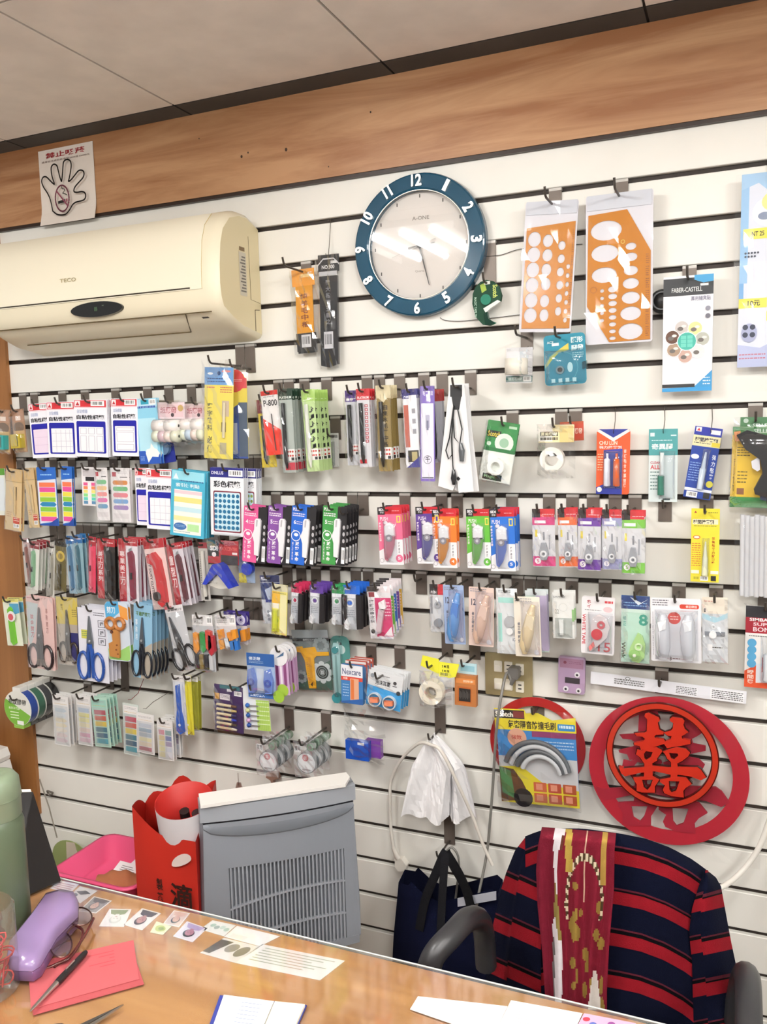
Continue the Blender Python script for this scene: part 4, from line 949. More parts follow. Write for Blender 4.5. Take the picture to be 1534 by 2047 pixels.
# ------------------------------------------------------------------ third row, middle: glue tape bags
P = Pack('correction_tape_pack', 'navy headed correction tape pack left of the yellow pack', 'correction tape', (520, 1150), (558, 1147), (528, 1246), .105, 1)
P.card('#c9ced6').r(0, 0, 1, .14, '#1d2552').t('PLUS', .05, .03, .35, .1, '#e4e6f0', .04).r(0, .15, 1, .5, '#27376e').p([(.2, .3), (.6, .22), (.9, .36), (.86, .6), (.4, .6)], '#b4c0d8').r(.2, .5, .8, .56, '#2a3a8a'); [P.e(.3 + .2 * (i % 2), .75 + .08 * (i // 2), .07, None, '#8d94a0') for i in range(6)]; P.film(.001, .006); P.done()
P = Pack('glue_stick_pack', 'yellow and clear pack hanging in front of the navy pack', 'glue pack', (545, 1166), (576, 1164), (543, 1266), .125, 1, L=.15)
P.card('#eadf7a', th=.0014).r(0, 0, 1, .14, '#d9d4b4').r(0, .15, .52, .38, '#edb93a').r(.04, .38, .48, .48, '#efe9dc').r(.04, .5, .5, .95, '#d3d13e').r(.55, .2, .96, .96, '#ece5ae').e(.3, .72, .16, .05, '#9dbb3c').rules(.08, .17, .92, .2, 1, '#8a8a4a')
P.tube([(.3, .5, .006), (.28, .92, .006)], .007, '#c9cf3a', 'gloss', 'glue_stick'); P.film(.002, .012); P.done()
def glue_tape(TL, TR, BL, col, lab, n, dy=.02):
    P = Pack('glue_tape_pack', lab, 'glue tape', TL, TR, BL, .122, n, dy, hx_=.5)
    P.card('#b9bdc4', th=.001, box=(0, .1, 1, 1)).r(0, .2, 1, .29, '#e6e8ee').ring(.45, .4, .3, .25, '#e9ecf0').e(.45, .4, .18, .05, col).rules(.1, .56, .8, .75, 4, '#7d828c')
    P.card(col, th=.0014, box=(-.02, 0, 1.25, .2), name='header').t('PLUS', .1, .06, .5, .11, '#eef0f4', .04)
    P.solid([(1.0, .2), (1.45, .22), (1.4, .96), (1.0, .98)], -.004, .006, '#201e21', 'plastic', 'black_card')
    P.part('print').tv('雙面膠帶', 1.1, .3, 1.3, .65, '#b9b7bc')
    P.solid([(.14, .96), (.1, .84), (.3, .74), (.5, .86), (.4, 1)], 0, .01, '#dfe2e6', 'gloss', 'tape_tip'); P.film(.001, .014, rough=.003); P.done()
glue_tape((584, 1168), (600, 1166), (582, 1244), '#c22a55', 'crimson headed glue tape bag', 4)
glue_tape((621, 1169), (642, 1167), (620, 1244), '#5b3a93', 'violet headed glue tape bag', 4)
glue_tape((664, 1170), (685, 1168), (665, 1247), '#2f8f52', 'emerald headed glue tape bag', 3)
glue_tape((687, 1169), (713, 1167), (690, 1257), '#1f63c8', 'bright blue headed glue tape bag', 4)
for i, (c, nm) in enumerate((('#c63a6c', 'magenta'), ('#6fae3c', 'lime'), ('#2d62b4', 'cobalt'), ('#6a3f98', 'violet'), ('#d3a83a', 'amber'))):
    y = .128 - .016 * i; fx = at(735, 1172, y=.128); e0 = (735 + i * 6, 1172 - i * 4)
    P = Pack('pen_eraser_pack', '%s knock eraser pack in the row ending by the black hook' % nm, 'eraser pack', (734 + 6.2 * i, 1172 - 4.2 * i), (780 + 5.6 * i, 1170 - 4.2 * i), (742 + 5.6 * i, 1276 - 6.5 * i), y, 1, hook=(i == 0))
    P.card('#e6e4e8', th=.0012).r(.0, .0, .45, .1, '#2a2528').r(.45, 0, 1, .12, '#e9dfe2').r(.05, .11, .3, .2, '#8c2f3a').r(.3, .22, 1, .96, c).tv('按鍵式橡皮擦', .05, .25, .25, .7, '#55515a').e(.13, .86, .09, None, '#2f2a2e').rules(.7, .3, .95, .6, 5, '#f0c9d8').p([(.6, .94), (.95, .76), (.98, .94)], '#efe6ea').r(.4, .95, 1, 1, '#ddd9de')
    P.solid([(.5, .3), (.75, .24), (.8, .4), (.7, .44), (.52, .42)], 0, .008, '#f0eef0', 'gloss', 'cap'); P.solid([(.48, .42), (.72, .42), (.5, .88), (.36, .9), (.32, .8)], 0, .008, '#c9b6be', 'gloss', 'eraser_body'); P.ring(.42, .8, .08, .3, '#f0eaec')
    P.film(.001, .012); P.done()

# ------------------------------------------------------------------ third row, right: correction tapes
P = Pack('correction_tape_pack', 'grey tape refill bag with red and black header by the blue tape', 'tape refill', (859, 1167), (886, 1166), (862, 1262), .12, 1)
P.card('#cfd0d3', box=(0, .05, 1, 1)).r(0, 0, .6, .22, '#2c282a').r(.6, 0, 1, .22, '#c9303a').t('iPUSH', .08, .14, .5, .2, '#e4dfe1').r(.05, .26, .2, .62, '#8e9096').disc(.6, .42, .22, 0, .006, '#a9acb2', 'gloss', 'reel', inner=.5); P.disc(.62, .8, .3, 0, .008, '#8d9096', 'gloss', 'reel'); P.film(.002, .012); P.done()
def swan(TL, TR, BL, card, body, cap, lab, num='12', y=.122, n=1):
    P = Pack('correction_tape_pack', lab, 'correction tape', TL, TR, BL, y, n, .012)
    P.card(card, r=.002, th=.0014)
    if num: P.t(num, .1, .2, .28, .31, '#4a4a58', .03)
    P.rules(.05, .03, .7, .1, 2, '#8a8a98').tv('修正帶極細', .12, .42, .22, .78, '#6b6b78').e(.82, .92, .1, None, '#e9e9ee')
    P.tube([(.78, .12, .008), (.7, .24, .01), (.55, .55, .012), (.42, .8, .011), (.38, .93, .007)], [.005, .009, .015, .013, .006], body, 'gloss', 'tape_body', 12)
    P.solid([(.6, .26), (.86, .3), (.78, .52), (.46, .46)], .006, .024, cap, 'gloss', 'cap'); P.blister(.26, .08, .97, .97, .028, '#f4f4f8', nu=6, nv=10); P.done()
swan((886, 1169), (927, 1168), (891, 1286), '#9fb3d6', '#5e9ad8', '#4a86d2', 'blue slim correction tape pack tilted on its hook', '12')
swan((938, 1172), (988, 1170), (938, 1289), '#e0c8bd', '#e2bfa8', '#eccdb8', 'peach slim correction tape pack marked 12', '12')
P = Pack('correction_tape_pack', 'mint edged refill pack marked 12 behind the cream one', 'tape refill', (992, 1175), (1034, 1178), (995, 1305), .115, 1)
P.card('#dfe3e6').r(.05, .02, .5, .1, '#eef0f2').r(.1, .14, .95, .22, '#a6ddd4').r(.08, .38, .26, .82, '#a4dcd3').rules(.1, .03, .7, .08, 2, '#7a8a8a').disc(.65, .5, .26, 0, .006, '#b5b8bd', 'gloss', 'reel'); P.disc(.66, .64, .16, .006, .009, '#eef0f2', 'gloss', 'reel_hub'); P.part('print').e(.86, .78, .22, None, '#e9ecef').t('12', .76, .755, .92, .8, '#41506a'); P.film(.002, .012); P.done()
P = Pack('correction_tape_pack', 'lavender and mint correction tape pack behind the cream one', 'correction tape', (1050, 1180), (1093, 1183), (1056, 1302), .09, 2, .02)
P.card('#c9dfd6').r(.5, .05, 1, .98, '#c3b6d6').r(0, .0, 1, .08, '#dfe6e8'); P.film(.001, .006); P.done()
swan((1027, 1192), (1079, 1194), (1032, 1311), '#ece3d4', '#e6d2a6', '#efe0ba', 'cream slim correction tape pack in front of lavender ones', None, .128)
P = Pack('correction_tape_pack', 'white clear fronted correction tape pack with green packs behind', 'correction tape', (1104, 1184), (1147, 1184), (1107, 1275), .12, 3, .014)
P.card('#e6e7e4').rules(.05, .08, .6, .13, 2, '#777').ring(.5, .32, .2, .1, '#cfd2cf').t('22', .12, .36, .3, .46, '#a9aca9').r(.1, .55, .9, .98, '#aeb4b0').solid([(.3, .58), (.52, .58), (.5, .92), (.34, .92)], 0, .006, '#dfe3e2', 'gloss', 'tape_body'); P.part('print').r(.9, .36, 1, .62, '#8fbf7a'); P.film(.002, .01); P.done()
P = Pack('correction_tape_pack', 'white and red correction tape pack lettered WHITE TAPE 15', 'correction tape', (1164, 1192), (1230, 1192), (1162, 1304), .11, 2, .012, hx_=.5)
P.card('#e9e6e8', r=.004, th=.0016).r(.14, .3, .98, .99, '#d6d3d6').tr('WHITE TAPE', .03, .3, .13, .84, '#c4505a', .03).tv('ホイ', .16, .04, .28, .2, '#b5444e').t('15', .52, .78, .9, .95, '#cf4a52', .01).e(.8, .2, .14, .05, '#f0c3c6').rules(.7, .05, .95, .1, 1, '#cf4a52', .8).rules(.1, .22, .6, .25, 1, '#888')
P.solid([(.3, .48), (.36, .34), (.55, .28), (.78, .34), (.88, .5), (.8, .68), (.5, .86), (.32, .94), (.26, .88), (.4, .74), (.3, .6)], 0, .008, '#dcd3d4', 'gloss', 'tape_body'); P.disc(.62, .46, .12, .008, .011, '#c8525a', 'plastic', 'reel', inner=.4); P.disc(.5, .63, .17, .008, .012, '#cf2f3f', 'gloss', 'reel_disc'); P.solid([(.26, .86), (.4, .76), (.44, .84), (.3, .93)], .008, .012, '#e27a78', 'plastic', 'tip')
P.blister(.2, .26, .95, .97, .016, nu=8, nv=8); P.done()
P = Pack('correction_tape_pack', 'green correction tape bag with a large figure 8', 'correction tape', (1243, 1189), (1300, 1189), (1242, 1322), .11, 1)
P.card('#b9dccb', th=.0012).r(0, 0, 1, .2, '#1f3f7c').rules(.08, .1, .9, .18, 2, '#7fa8d0').p([(.3, .02), (.7, .1), (.95, .04), (.6, .14)], '#dfe8f0').t('8', .62, .27, .94, .44, '#3a9c86', .03).tr('Wink', .02, .7, .16, .95, '#2c4a3a', .03).tv('修正', .06, .3, .18, .46, '#5aa092').r(.0, .2, 1, .25, '#cfe6da')
P.solid([(.6, .54), (.76, .58), (.88, .72), (.84, .9), (.66, .98), (.4, .96), (.28, .86), (.36, .74)], 0, .009, '#a6cf86', 'gloss', 'tape_body'); P.disc(.64, .74, .14, .009, .012, '#d3ecc0', 'gloss', 'reel', inner=.55); P.disc(.5, .87, .2, .009, .011, '#8fbf72', 'gloss', 'reel_disc'); P.disc(.5, .87, .06, .011, .014, '#eef4e6', 'gloss', 'reel_hub'); P.film(.002, .018); P.done()
P = Pack('correction_tape_pack', 'wide white pack of two clear correction tapes with red dot', 'correction tape', (1301, 1194), (1402, 1198), (1303, 1320), .115, 1)
P.card('#e9e8ec', r=.003, th=.0016).rules(.04, .03, .36, .14, 3, '#77747c', .4).r(.58, .09, .96, .16, '#cf4430', rr=.004).t('修正帶組', .7, .105, .92, .145, '#f4e2dc').e(.47, .31, .13, None, '#cf3a34').rules(.39, .28, .55, .36, 2, '#f0d0c8').tr('correction tape for office and school', .03, .22, .055, .9, '#8a8790').t('3', .37, .92, .41, .98, '#444').rules(.43, .94, .58, .97, 1, '#555')
for a, nm in ((.25, 'left'), (.75, 'right')):
    P.tube([(a, .24, .008), (a, .34, .009), (a - .01, .5, .012), (a, .75, .012), (a, .93, .009)], [.007, .013, .016, .015, .01], '#d7d8de', 'gloss', 'tape_body', 10); P.solid([(a - .09, .34), (a + .08, .3), (a + .07, .44), (a - .06, .48)], .01, .029, '#efeff2', 'gloss', 'cap')
P.blister(.08, .18, .94, .97, .03, nu=10, nv=10, e=5); P.done()
P = Pack('refill_pack', 'clear grey refill bag with cream header beside the two tape pack', 'tape refill', (1404, 1195), (1455, 1197), (1405, 1322), .11, 2, .012)
P.card('#cfd3d8', th=.001, box=(0, .1, 1, 1)).r(0, 0, 1, .24, '#ece2d2').rules(.08, .04, .5, .07, 1, '#c0685a').r(.08, .16, .14, .22, '#333').p([(0, .24), (.6, .3), (1, .22), (1, .3), (.5, .38), (0, .32)], '#a9d0de')
P.disc(.45, .44, .09, 0, .005, '#e4e7ea', 'gloss', 'reel', inner=.4); P.disc(.42, .56, .15, 0, .008, '#eef0f2', 'gloss', 'reel_disc'); P.solid([(.1, .52), (.9, .52), (.9, .58), (.1, .58)], 0, .003, '#7f8690', 'gloss', 'spool'); P.part('print').r(.2, .72, .4, .82, '#e9eaec').rules(.4, .76, .8, .8, 1, '#444'); P.film(.002, .014, rough=.004); P.done()

# ------------------------------------------------------------------ scissors row
def scissors(P, ca, b0, bp, b1, ang, col, wa=.3, blade='#8b8f94', two=True):
    """closed scissors drawn in card coordinates: tip (ca,b0), pivot at bp, finger loops down to b1"""
    W, H = P.w, P.h
    def tf(x, z):                                # local metres from the tip, rotated by ang
        c, s_ = math.cos(ang), math.sin(ang)
        return (P.X(ca) + x * c - z * s_, P.Z(b0) + x * s_ * -1 * -1 + z * c) if False else (P.X(ca) + x * c + z * s_, P.Z(b0) - x * s_ * -1 * -1 + z * c)
    L = (bp - b0) * H; T = (b1 - b0) * H; w = wa * W
    b = P.part('blade').P
    y0, y1 = -P.th - .006, -P.th - .001
    b.prism([tf(*q) for q in ((-.0005, 0), (.002, -.004), (w * .22, -L), (w * .2, -L - .018), (-w * .18, -L - .018), (-w * .2, -L))], y0, y1, blade, 'metal')
    P.part('pivot').P.prism([tf(x, z - L + .004) for x, z in circ(0, 0, .0035, None, 12)], y0 - .0015, y0, '#d7d7d9', 'metal')
    for sgn in (-1, 1):
        h = P.part('handle').P
        zc = -(L + (T - L) * .64); rz = (T - L) * .36; rx = w * .36
        cx = sgn * w * .5
        pts = [tf(cx + rx * math.cos(2 * math.pi * i / 16), zc + rz * math.sin(2 * math.pi * i / 16)) for i in range(17)]
        h.tube([(x, y0 + .002, z) for x, z in pts], w * .085, col, 'gloss', 8, False)
        q = [tf(0, -L - .006), tf(sgn * w * .12, -L - (T - L) * .25), tf(sgn * w * .14, -T * .97)]
        h.tube([(x, y0 + .002, z) for x, z in q], [w * .17, w * .12, w * .08], col, 'gloss', 8)
P = Pack('cutter_card', 'green blade cutter on a pale card at the left edge', 'cutter', (5, 1197), (36, 1194), (16, 1290), .135, 2, .02)
P.card('#e3e6d2').r(0, 0, 1, .07, '#dfd77a').rules(.05, .02, .8, .05, 1, '#554').p([(.4, .1), (1, .1), (1, .3), (.5, .34)], '#5aa0c6').solid([(.36, .22), (.5, .16), (.62, .22), (.66, .94), (.5, .98), (.36, .9)], 0, .008, '#6fb92f', 'gloss', 'cutter_handle'); P.part('print').P.prism([(x, z) for x, z in circ(P.X(.6), P.Z(.36), .25 * P.w)], -.011, -.0095, '#e6e2e0', 'paper'); P.P.prism([(x, z) for x, z in circ(P.X(.58), P.Z(.37), .16 * P.w)], -.0115, -.011, '#cf5a62', 'paper'); P.done()
P = Pack('scissors_pack', 'black handled scissors on a pink card', 'scissors', (52, 1190), (105, 1189), (59, 1333), .135, 2, .012, L=.15)
P.card('#e9c4bf', r=.004).p([(.02, .08), (.45, .1), (.3, .5), (.1, .7), (.03, .6)], '#c6d0d3').tv('鈦金剪刀', .14, .24, .26, .58, '#c06a72').tv('事務剪刀', .72, .14, .8, .5, '#b98a86').rules(.04, .02, .3, .05, 1, '#b5555c')
scissors(P, .5, .14, .54, .98, 0, '#2c2024', .52, '#6f6a6c'); P.film(.001, .012, rough=.001); P.done()
P = Pack('scissors_pack', 'dark handled scissors on a yellow, grey and blue card', 'scissors', (112, 1192), (154, 1191), (121, 1326), .13, 1)
P.card('#b9ada0').r(0, 0, 1, .4, '#d3bd52').r(.58, .52, 1, .98, '#23256e').rules(.72, .18, .95, .3, 4, '#7a6a30').tv('剪刀', .2, .1, .3, .2, '#6a5a20')
scissors(P, .5, .18, .55, .96, 0, '#3a2c22', .5, '#77706a'); P.film(.001, .012, rough=.001); P.done()
P = Pack('scissors_pack', 'blue handled scissors on a white card', 'scissors', (154, 1213), (213, 1216), (161, 1358), .14, 4, .016)
P.card('#e4e4ee', th=.0014).rules(.55, .05, .92, .11, 2, '#5a5a68').r(.12, .3, .34, .42, '#d3cf5a').rules(.14, .32, .32, .4, 3, '#4f8a6a').r(.0, 0, .02, 1, '#20223c')
for i in range(3): P.r(.7, .15 + .12 * i, .94, .245 + .12 * i, '#4a4a56').r(.72, .157 + .12 * i, .92, .238 + .12 * i, '#e4e4ee').t('鋼', .76, .17 + .12 * i, .88, .225 + .12 * i, '#55555f')
scissors(P, .43, .1, .46, .97, 0, '#274f9c', .5, '#8f9296'); P.done()
P = Pack('scissors_pack', 'orange giraffe shaped child scissors on a rounded blue green card', 'scissors', (209, 1202), (255, 1206), (218, 1319), .14, 2, .012)
P.card('#d2ddea', r=.012).p([(.02, .3), (.0, .06), (.12, .0), (.6, .0), (.62, .18), (.3, .28)], '#58aede').p([(.6, .04), (.98, .1), (.98, .3), (.66, .26)], '#e9a04c').p([(.05, .98), (.02, .8), (.4, .86), (.97, .72), (.97, .96), (.85, .99)], '#9bcf72').t('剪刀', .08, .08, .45, .2, '#e9f3f8')
for a in (.26, .66): P.torus(a, .36, .2, .0055, .006, '#b87438', 'gloss', 'finger_ring', rb=.09)
P.solid([(.3, .45), (.62, .46), (.6, .72), (.56, .94), (.14, .92), (.14, .7), (.32, .66)], .002, .008, '#bd7f3a', 'gloss', 'giraffe_body'); P.disc(.32, .5, .06, .008, .01, '#5a2f1c', 'gloss', 'nose')
P.part('spots'); [P.P.prism(circ(P.X(a), P.Z(b), .03 * P.w * 1.4, .03 * P.w, 8), -P.th - .0088, -P.th - .008, '#7a4318', 'gloss') for a, b in ((.5, .72), (.46, .8), (.52, .87))]
P.done()
P = Pack('scissors_pack', 'black handled scissors on a light blue card in a deep row', 'scissors', (268, 1205), (305, 1203), (268, 1352), .135, 5, .018)
P.card('#8fbcd8', th=.0014).p([(.5, .6), (1, .5), (1, 1), (.4, 1)], '#b3a99a').t('不鏽鋼剪刀', .12, .1, .9, .16, '#55774a').tv('事務用', .1, .2, .22, .5, '#dfecf4')
scissors(P, .5, .17, .5, .97, 0, '#20242c', .62, '#7d828a'); P.done()
P = Pack('scissors_pack', 'large black scissors in a grey bag, leaning right', 'scissors', (329, 1213), (365, 1211), (356, 1341), .135, 1, L=.155)
P.card('#c9cbcf', th=.001).r(0, 0, 1, .1, '#e9e4e6').t('事務剪刀', .12, .05, .9, .085, '#333').r(.0, .0, .4, .05, '#b5505a')
scissors(P, .2, .16, .52, .98, -.2, '#1d1d20', .75, '#6d6f74'); P.film(.001, .012); P.done()
P = Pack('clip_pack', 'bag of coloured plastic clips with a white bar code header', 'clip pack', (384, 1228), (424, 1226), (391, 1339), .135, 1)
P.card('#e6e5e6', box=(0, 0, 1, .19), name='header').bar(.72, .03, .97, .16).t('LIT', .1, .06, .3, .13, '#555').rules(.1, .14, .5, .17, 1, '#666')
b = MB(); b.box(P.X(.0), P.X(1.05), -.001, 0, P.Z(1), P.Z(.19), '#b7bac0', 'paper'); P.parts.insert(1, ['backing', b, None])
for a, bb, c, nm in ((.26, .48, '#e0902c', 'clip'), (.6, .46, '#2f8f44', 'clip'), (.88, .42, '#c9473c', 'clip'), (1.0, .5, '#b02a36', 'clip')):
    P.solid([(a - .14, bb - .17), (a + .1, bb - .15), (a + .14, bb + .12), (a - .02, bb + .2), (a - .15, bb + .14)], 0, .012, c, 'gloss', nm)
for a, c in ((.2, '#2a2c34'), (.42, '#8f7a44'), (.66, '#20222a'), (.9, '#c9cacd')): P.solid([(a - .09, .7), (a + .09, .69), (a + .09, .96), (a - .09, .96)], 0, .008, c, 'gloss', 'lead_case')
P.film(.002, .018, rough=.003); P.done()
P = Pack('bead_pack', 'bag of orange and blue plastic pieces with a white header', 'clip pack', (429, 1229), (470, 1227), (436, 1297), .13, 1)
P.card('#e6e5e6', box=(0, 0, 1, .33), name='header').bar(.7, .05, .97, .28).rules(.1, .08, .6, .26, 3, '#666')
b = MB(); b.box(P.X(0), P.X(1), -.001, 0, P.Z(1), P.Z(.33), '#cfd0d4', 'paper'); P.parts.insert(1, ['backing', b, None])
for a, bb, c in ((.3, .55, '#e08f2a'), (.32, .85, '#e39a3a'), (.6, .8, '#d9dfe6'), (.75, .62, '#e08a28'), (.95, .55, '#e3952f'), (.82, .86, '#3a78c0'), (1.0, .88, '#2f6fbe')):
    P.solid([(a - .13, bb - .13), (a + .1, bb - .15), (a + .13, bb + .1), (a - .08, bb + .14)], 0, .011, c, 'gloss', 'bead')
P.film(.002, .016, rough=.003); P.done()
P = Pack('bead_pack', 'bag with a purple spiral patterned header behind the bead bag', 'clip pack', (448, 1222), (492, 1219), (452, 1285), .1, 2, .015)
P.card('#3a2a7c', box=(0, 0, 1, .42), name='header'); [P.ring(a, .24, .2 - .06 * k, .3, '#d9d4ec') for a in (.25, .75) for k in range(3)]
b = MB(); b.box(P.X(0), P.X(1), -.001, 0, P.Z(1), P.Z(.42), '#d3cdd0', 'paper'); P.parts.insert(1, ['backing', b, None])
for a, c in ((.3, '#e0902c'), (.62, '#3a78c0'), (.9, '#e08f2a')): P.solid([(a - .13, .55), (a + .1, .5), (a + .12, .86), (a - .1, .9)], 0, .01, c, 'gloss', 'bead')
P.film(.002, .014, rough=.003); P.done()

# ------------------------------------------------------------------ tape rolls on a hook, lower left
tops = [('#e3e4dc', '#7ab43a'), ('#1f3f8c', '#1f3f8c'), ('#2f5a48', '#2f5a48'), ('#232325', '#232325')]
c0 = at(36, 1416, y=.135)
for i, (nm, col) in enumerate((('blue', '#2a4692'), ('dark green', '#35604d'), ('grey black', '#3a3a3e'), ('black', '#232325'))):
    yy = .135 - i * .031
    lab = ('cloth tape roll in %s with white and green label, front of the hook' if i == 0 else 'cloth tape roll in %s behind the labelled front one') % nm
    t = thing('tape_roll', lab, 'tape roll', (c0.x, -yy, c0.z), group='cloth tape rolls on one hook')
    b = MB(); R = .054
    b.ring(circ(0, 0, R, None, 36), circ(0, 0, .036, None, 36), .0, .026, col, 'gloss'); b.build('roll', t)
    b = MB(); b.prism(circ(0, 0, R + .001, None, 36), -.0015, -.0002, '#e3e2da', 'paper'); b.prism(rrect(-.016, .016, R - .006, R + .012, .002), -.0014, .0255, '#e6e5df', 'paper'); b.prism(rrect(-.02, .02, -R - .009, -R + .01, .003), -.0014, .0255, '#8fbf4a' if i == 0 else '#5a5a5a', 'paper')
    b.build('label_card', t)
    if i == 0:
        b = MB(); pts = [p for p in circ(0, 0, R, None, 36)]
        lo = [(x, z) for x, z in pts if z < .012 - x * .5]
        b.prism(sorted(lo, key=lambda q: math.atan2(q[1] + .03, q[0])), -.0022, -.0016, '#79b33a', 'paper')
        b.text('布紋膠帶', -.036, .012, .036, .03, -.0023, '#3a3d38'); b.text('易撕不殘膠', -.036, -.004, .01, .004, -.0024, '#e9f2d8')
        for k in range(3): b.box(-.03, .004, -.0026, -.0022, -.014 - .009 * k, -.011 - .009 * k, '#dfeccb')
        b.box(-.004, .022, -.0026, -.0022, -.05, -.038, '#f2f2ee'); b.build('print', t)
hook(c0.x, c0.z + .03, .15, 'dark hook holding the cloth tape rolls')

# film index packs
def film_index(TL, TR, BL, cols, lab, n=1, two=None, head='#e9e6e4', card='#e6e4e2', y=.125, hk=True, arrow=False):
    P = Pack('index_tab_pack', lab, 'index tabs', TL, TR, BL, y, n, .014, hook=hk)
    P.card(card, th=.002).r(.05, .04, .95, .2, head).rules(.12, .07, .85, .12, 2, '#999').rules(.1, .16, .9, .18, 1, '#c9a94a')
    k = len(cols); h = .7 / k
    for i, c in enumerate(cols):
        b0 = .25 + h * i
        if arrow: P.p([(.15, b0), (.7, b0), (.88, b0 + h * .4), (.7, b0 + h * .8), (.15, b0 + h * .8)], c)
        elif two: P.r(.1, b0, .46, b0 + h * .86, c).r(.52, b0, .9, b0 + h * .86, two[i])
        else: P.r(.14, b0, .86, b0 + h * .82, c)
    P.blister(.04, .2, .96, .98, .006, e=8, nu=6, nv=8); P.done(); return P
film_index((105, 1388), (136, 1386), (111, 1487), ('#c9d3da', '#dfe4e6', '#e6d9bb', '#eee0c0', '#f0e4d4', '#ead6d4', '#e6cfd6'), 'arrow shaped pastel index pack nearest the tape rolls', 3, arrow=True)
film_index((152, 1388), (181, 1387), (158, 1487), ('#b9c6d8', '#e4dc8e', '#ece6a8', '#f0e6c0', '#e9d3c8', '#dca8bc', '#e4c0cc'), 'pastel striped index pack with yellow and pink bars', 3)
film_index((182, 1393), (213, 1391), (192, 1491), ('#b8404e', '#cf5f48', '#e8c84c', '#3f7a8c', '#356a86', '#4aa5b4'), 'bold striped index pack with mint side and red top bar', 4, head='#9fcfc0', card='#b9dccb')
film_index((246, 1404), (277, 1402), (249, 1506), ('#c03a52', '#d8604e', '#ead04c', '#3f7f8f', '#305f7a', '#4aa8b8'), 'bold striped index pack hanging from a red string', 1, hk=False, card='#cfd8d2')
film_index((273, 1423), (308, 1421), (275, 1502), ('#c9cdd6', '#9fb3c4', '#b9c3cc', '#eee6b8', '#ead9c0', '#c07a84'), 'white framed index pack with grey and rose bars', 1, hk=False, y=.13)
film_index((314, 1437), (345, 1435), (318, 1516), ('#d98a96', '#e9cf9a', '#eee2a8', '#f0e8b0', '#efe3b4'), 'white index pack with two columns of pale tabs', 4, two=('#8fa8a4', '#7d86b0', '#a99ab4', '#d6d9e2', '#e6e6ea'), y=.13)
for (u, v), lab, c in (((262, 1400), 'red string wire holding the bold striped index pack', '#b5505a'), ((292, 1418), 'bent wire holding the white framed index pack', '#8d8780')):
    q = at(u, v, y=.12); k = max(0, math.floor((G0 - q.z) / PITCH)); zg = groove(k); b = MB()
    b.tube([(0, .128, zg - q.z), (0, .1, zg - q.z + .004), (.002, .03, .012), (0, 0, .002), (0, -.012, .006)], .0009, c, 'metal', 6)
    tag(b.build('wire_hook', loc=(q.x, q.y, q.z)), lab, 'hook')

# child scissors tubes, crayons, pins
def slim_scissors(TL, TR, BL, card, body, lab, y, n=1, hk=True):
    P = Pack('scissors_pack', lab, 'scissors', TL, TR, BL, y, n, .014, hook=hk)
    P.card(card, th=.0012).r(0, 0, 1, .1, '#e6e3e0').rules(.1, .04, .9, .07, 1, '#888')
    P.solid([(.34, .16), (.6, .14), (.64, .6), (.8, .76), (.82, .94), (.5, .98), (.2, .92), (.24, .72), (.36, .56)], 0, .008, body, 'gloss', 'safety_scissors'); P.disc(.5, .82, .1, .008, .0085, '#e6e6ea', 'gloss', 'finger_hole'); P.film(.002, .012); P.done()
slim_scissors((345, 1349), (368, 1347), (353, 1467), '#d9dbdf', '#2458b8', 'blue safety scissors in a slim bag', .135)
slim_scissors((366, 1349), (382, 1348), (373, 1467), '#d8cf3e', '#e0d53a', 'bright yellow safety scissors beside the blue ones', .125, 1)
slim_scissors((378, 1350), (396, 1349), (381, 1456), '#a9a838', '#b4b33a', 'olive yellow safety scissors behind the bright ones', .1, 2, False)
P = Pack('crayon_pack', 'purple pack of six short metallic crayons', 'crayon pack', (429, 1366), (486, 1368), (431, 1457), .125, 1, hx_=.75)
P.card('#3a2457', th=.002).r(.2, .0, .9, .08, '#2f6a70').r(.45, .07, .62, .13, '#e0dbe4').bar(.7, .1, .96, .2).r(.02, .19, .18, .32, '#dba03a').r(.2, .19, .55, .32, '#e4dfe2').rules(.22, .21, .53, .3, 3, '#7a6a80')
for i, c in enumerate(('#6a4a3a', '#c8b070', '#3a3a6a', '#2f3fa8', '#4a3a2a', '#e0d8c8')):
    P.tube([(.12, .42 + .1 * i, .005), (.64, .42 + .1 * i, .005)], .0038, '#d8c8a4', 'gloss', 'crayon'); P.tube([(.64, .42 + .1 * i, .005), (.8, .42 + .1 * i, .005)], [.0038, .003], c, 'gloss')
P.film(.002, .01, bot=.004); P.done()
P = Pack('pin_pack', 'green and white pack of round headed pins', 'pin pack', (484, 1371), (536, 1372), (491, 1457), .125, 1)
P.card('#e4e8ea', th=.0015).p([(.5, .3), (1, .3), (1, 1), (.5, 1)], '#b4d468')
for i in range(6): P.r(.5, .34 + .1 * i, .98, .36 + .1 * i, '#dfeec0').r(.55 + .07 * i, .3, .56 + .07 * i, 1, '#93bf52')
for i, c in enumerate(('#2c66b4', '#cfd39a', '#2a5aa0', '#c9a0c4', '#2c4f9c')):
    P.tube([(.24, .42 + .115 * i, .006), (.62, .42 + .115 * i, .006)], .0015, '#c4c8cc', 'metal', 'pin'); P.tube([(.14, .42 + .115 * i, .006), (.2, .42 + .115 * i, .006), (.28, .42 + .115 * i, .006)], [.003, .007, .004], c, 'gloss')
P.done()
P = Pack('correction_tape_pack', 'blue twin correction tape pack with round header', 'correction tape', (493, 1304), (548, 1304), (498, 1392), .135, 1, hook=False)
P.card('#a9c0e0', th=.0016).r(0, 0, 1, .28, '#2c5a9c').t('修正帶', .08, .08, .5, .16, '#e4ecf4').rules(.08, .18, .6, .24, 2, '#a9c0dc').p([(0, .9), (1, .86), (1, 1), (0, 1)], '#3a66a8').t('雙面膠雙入', .06, .92, .6, .98, '#dfe8f2').r(.34, .34, .6, .84, '#d9e2ee')
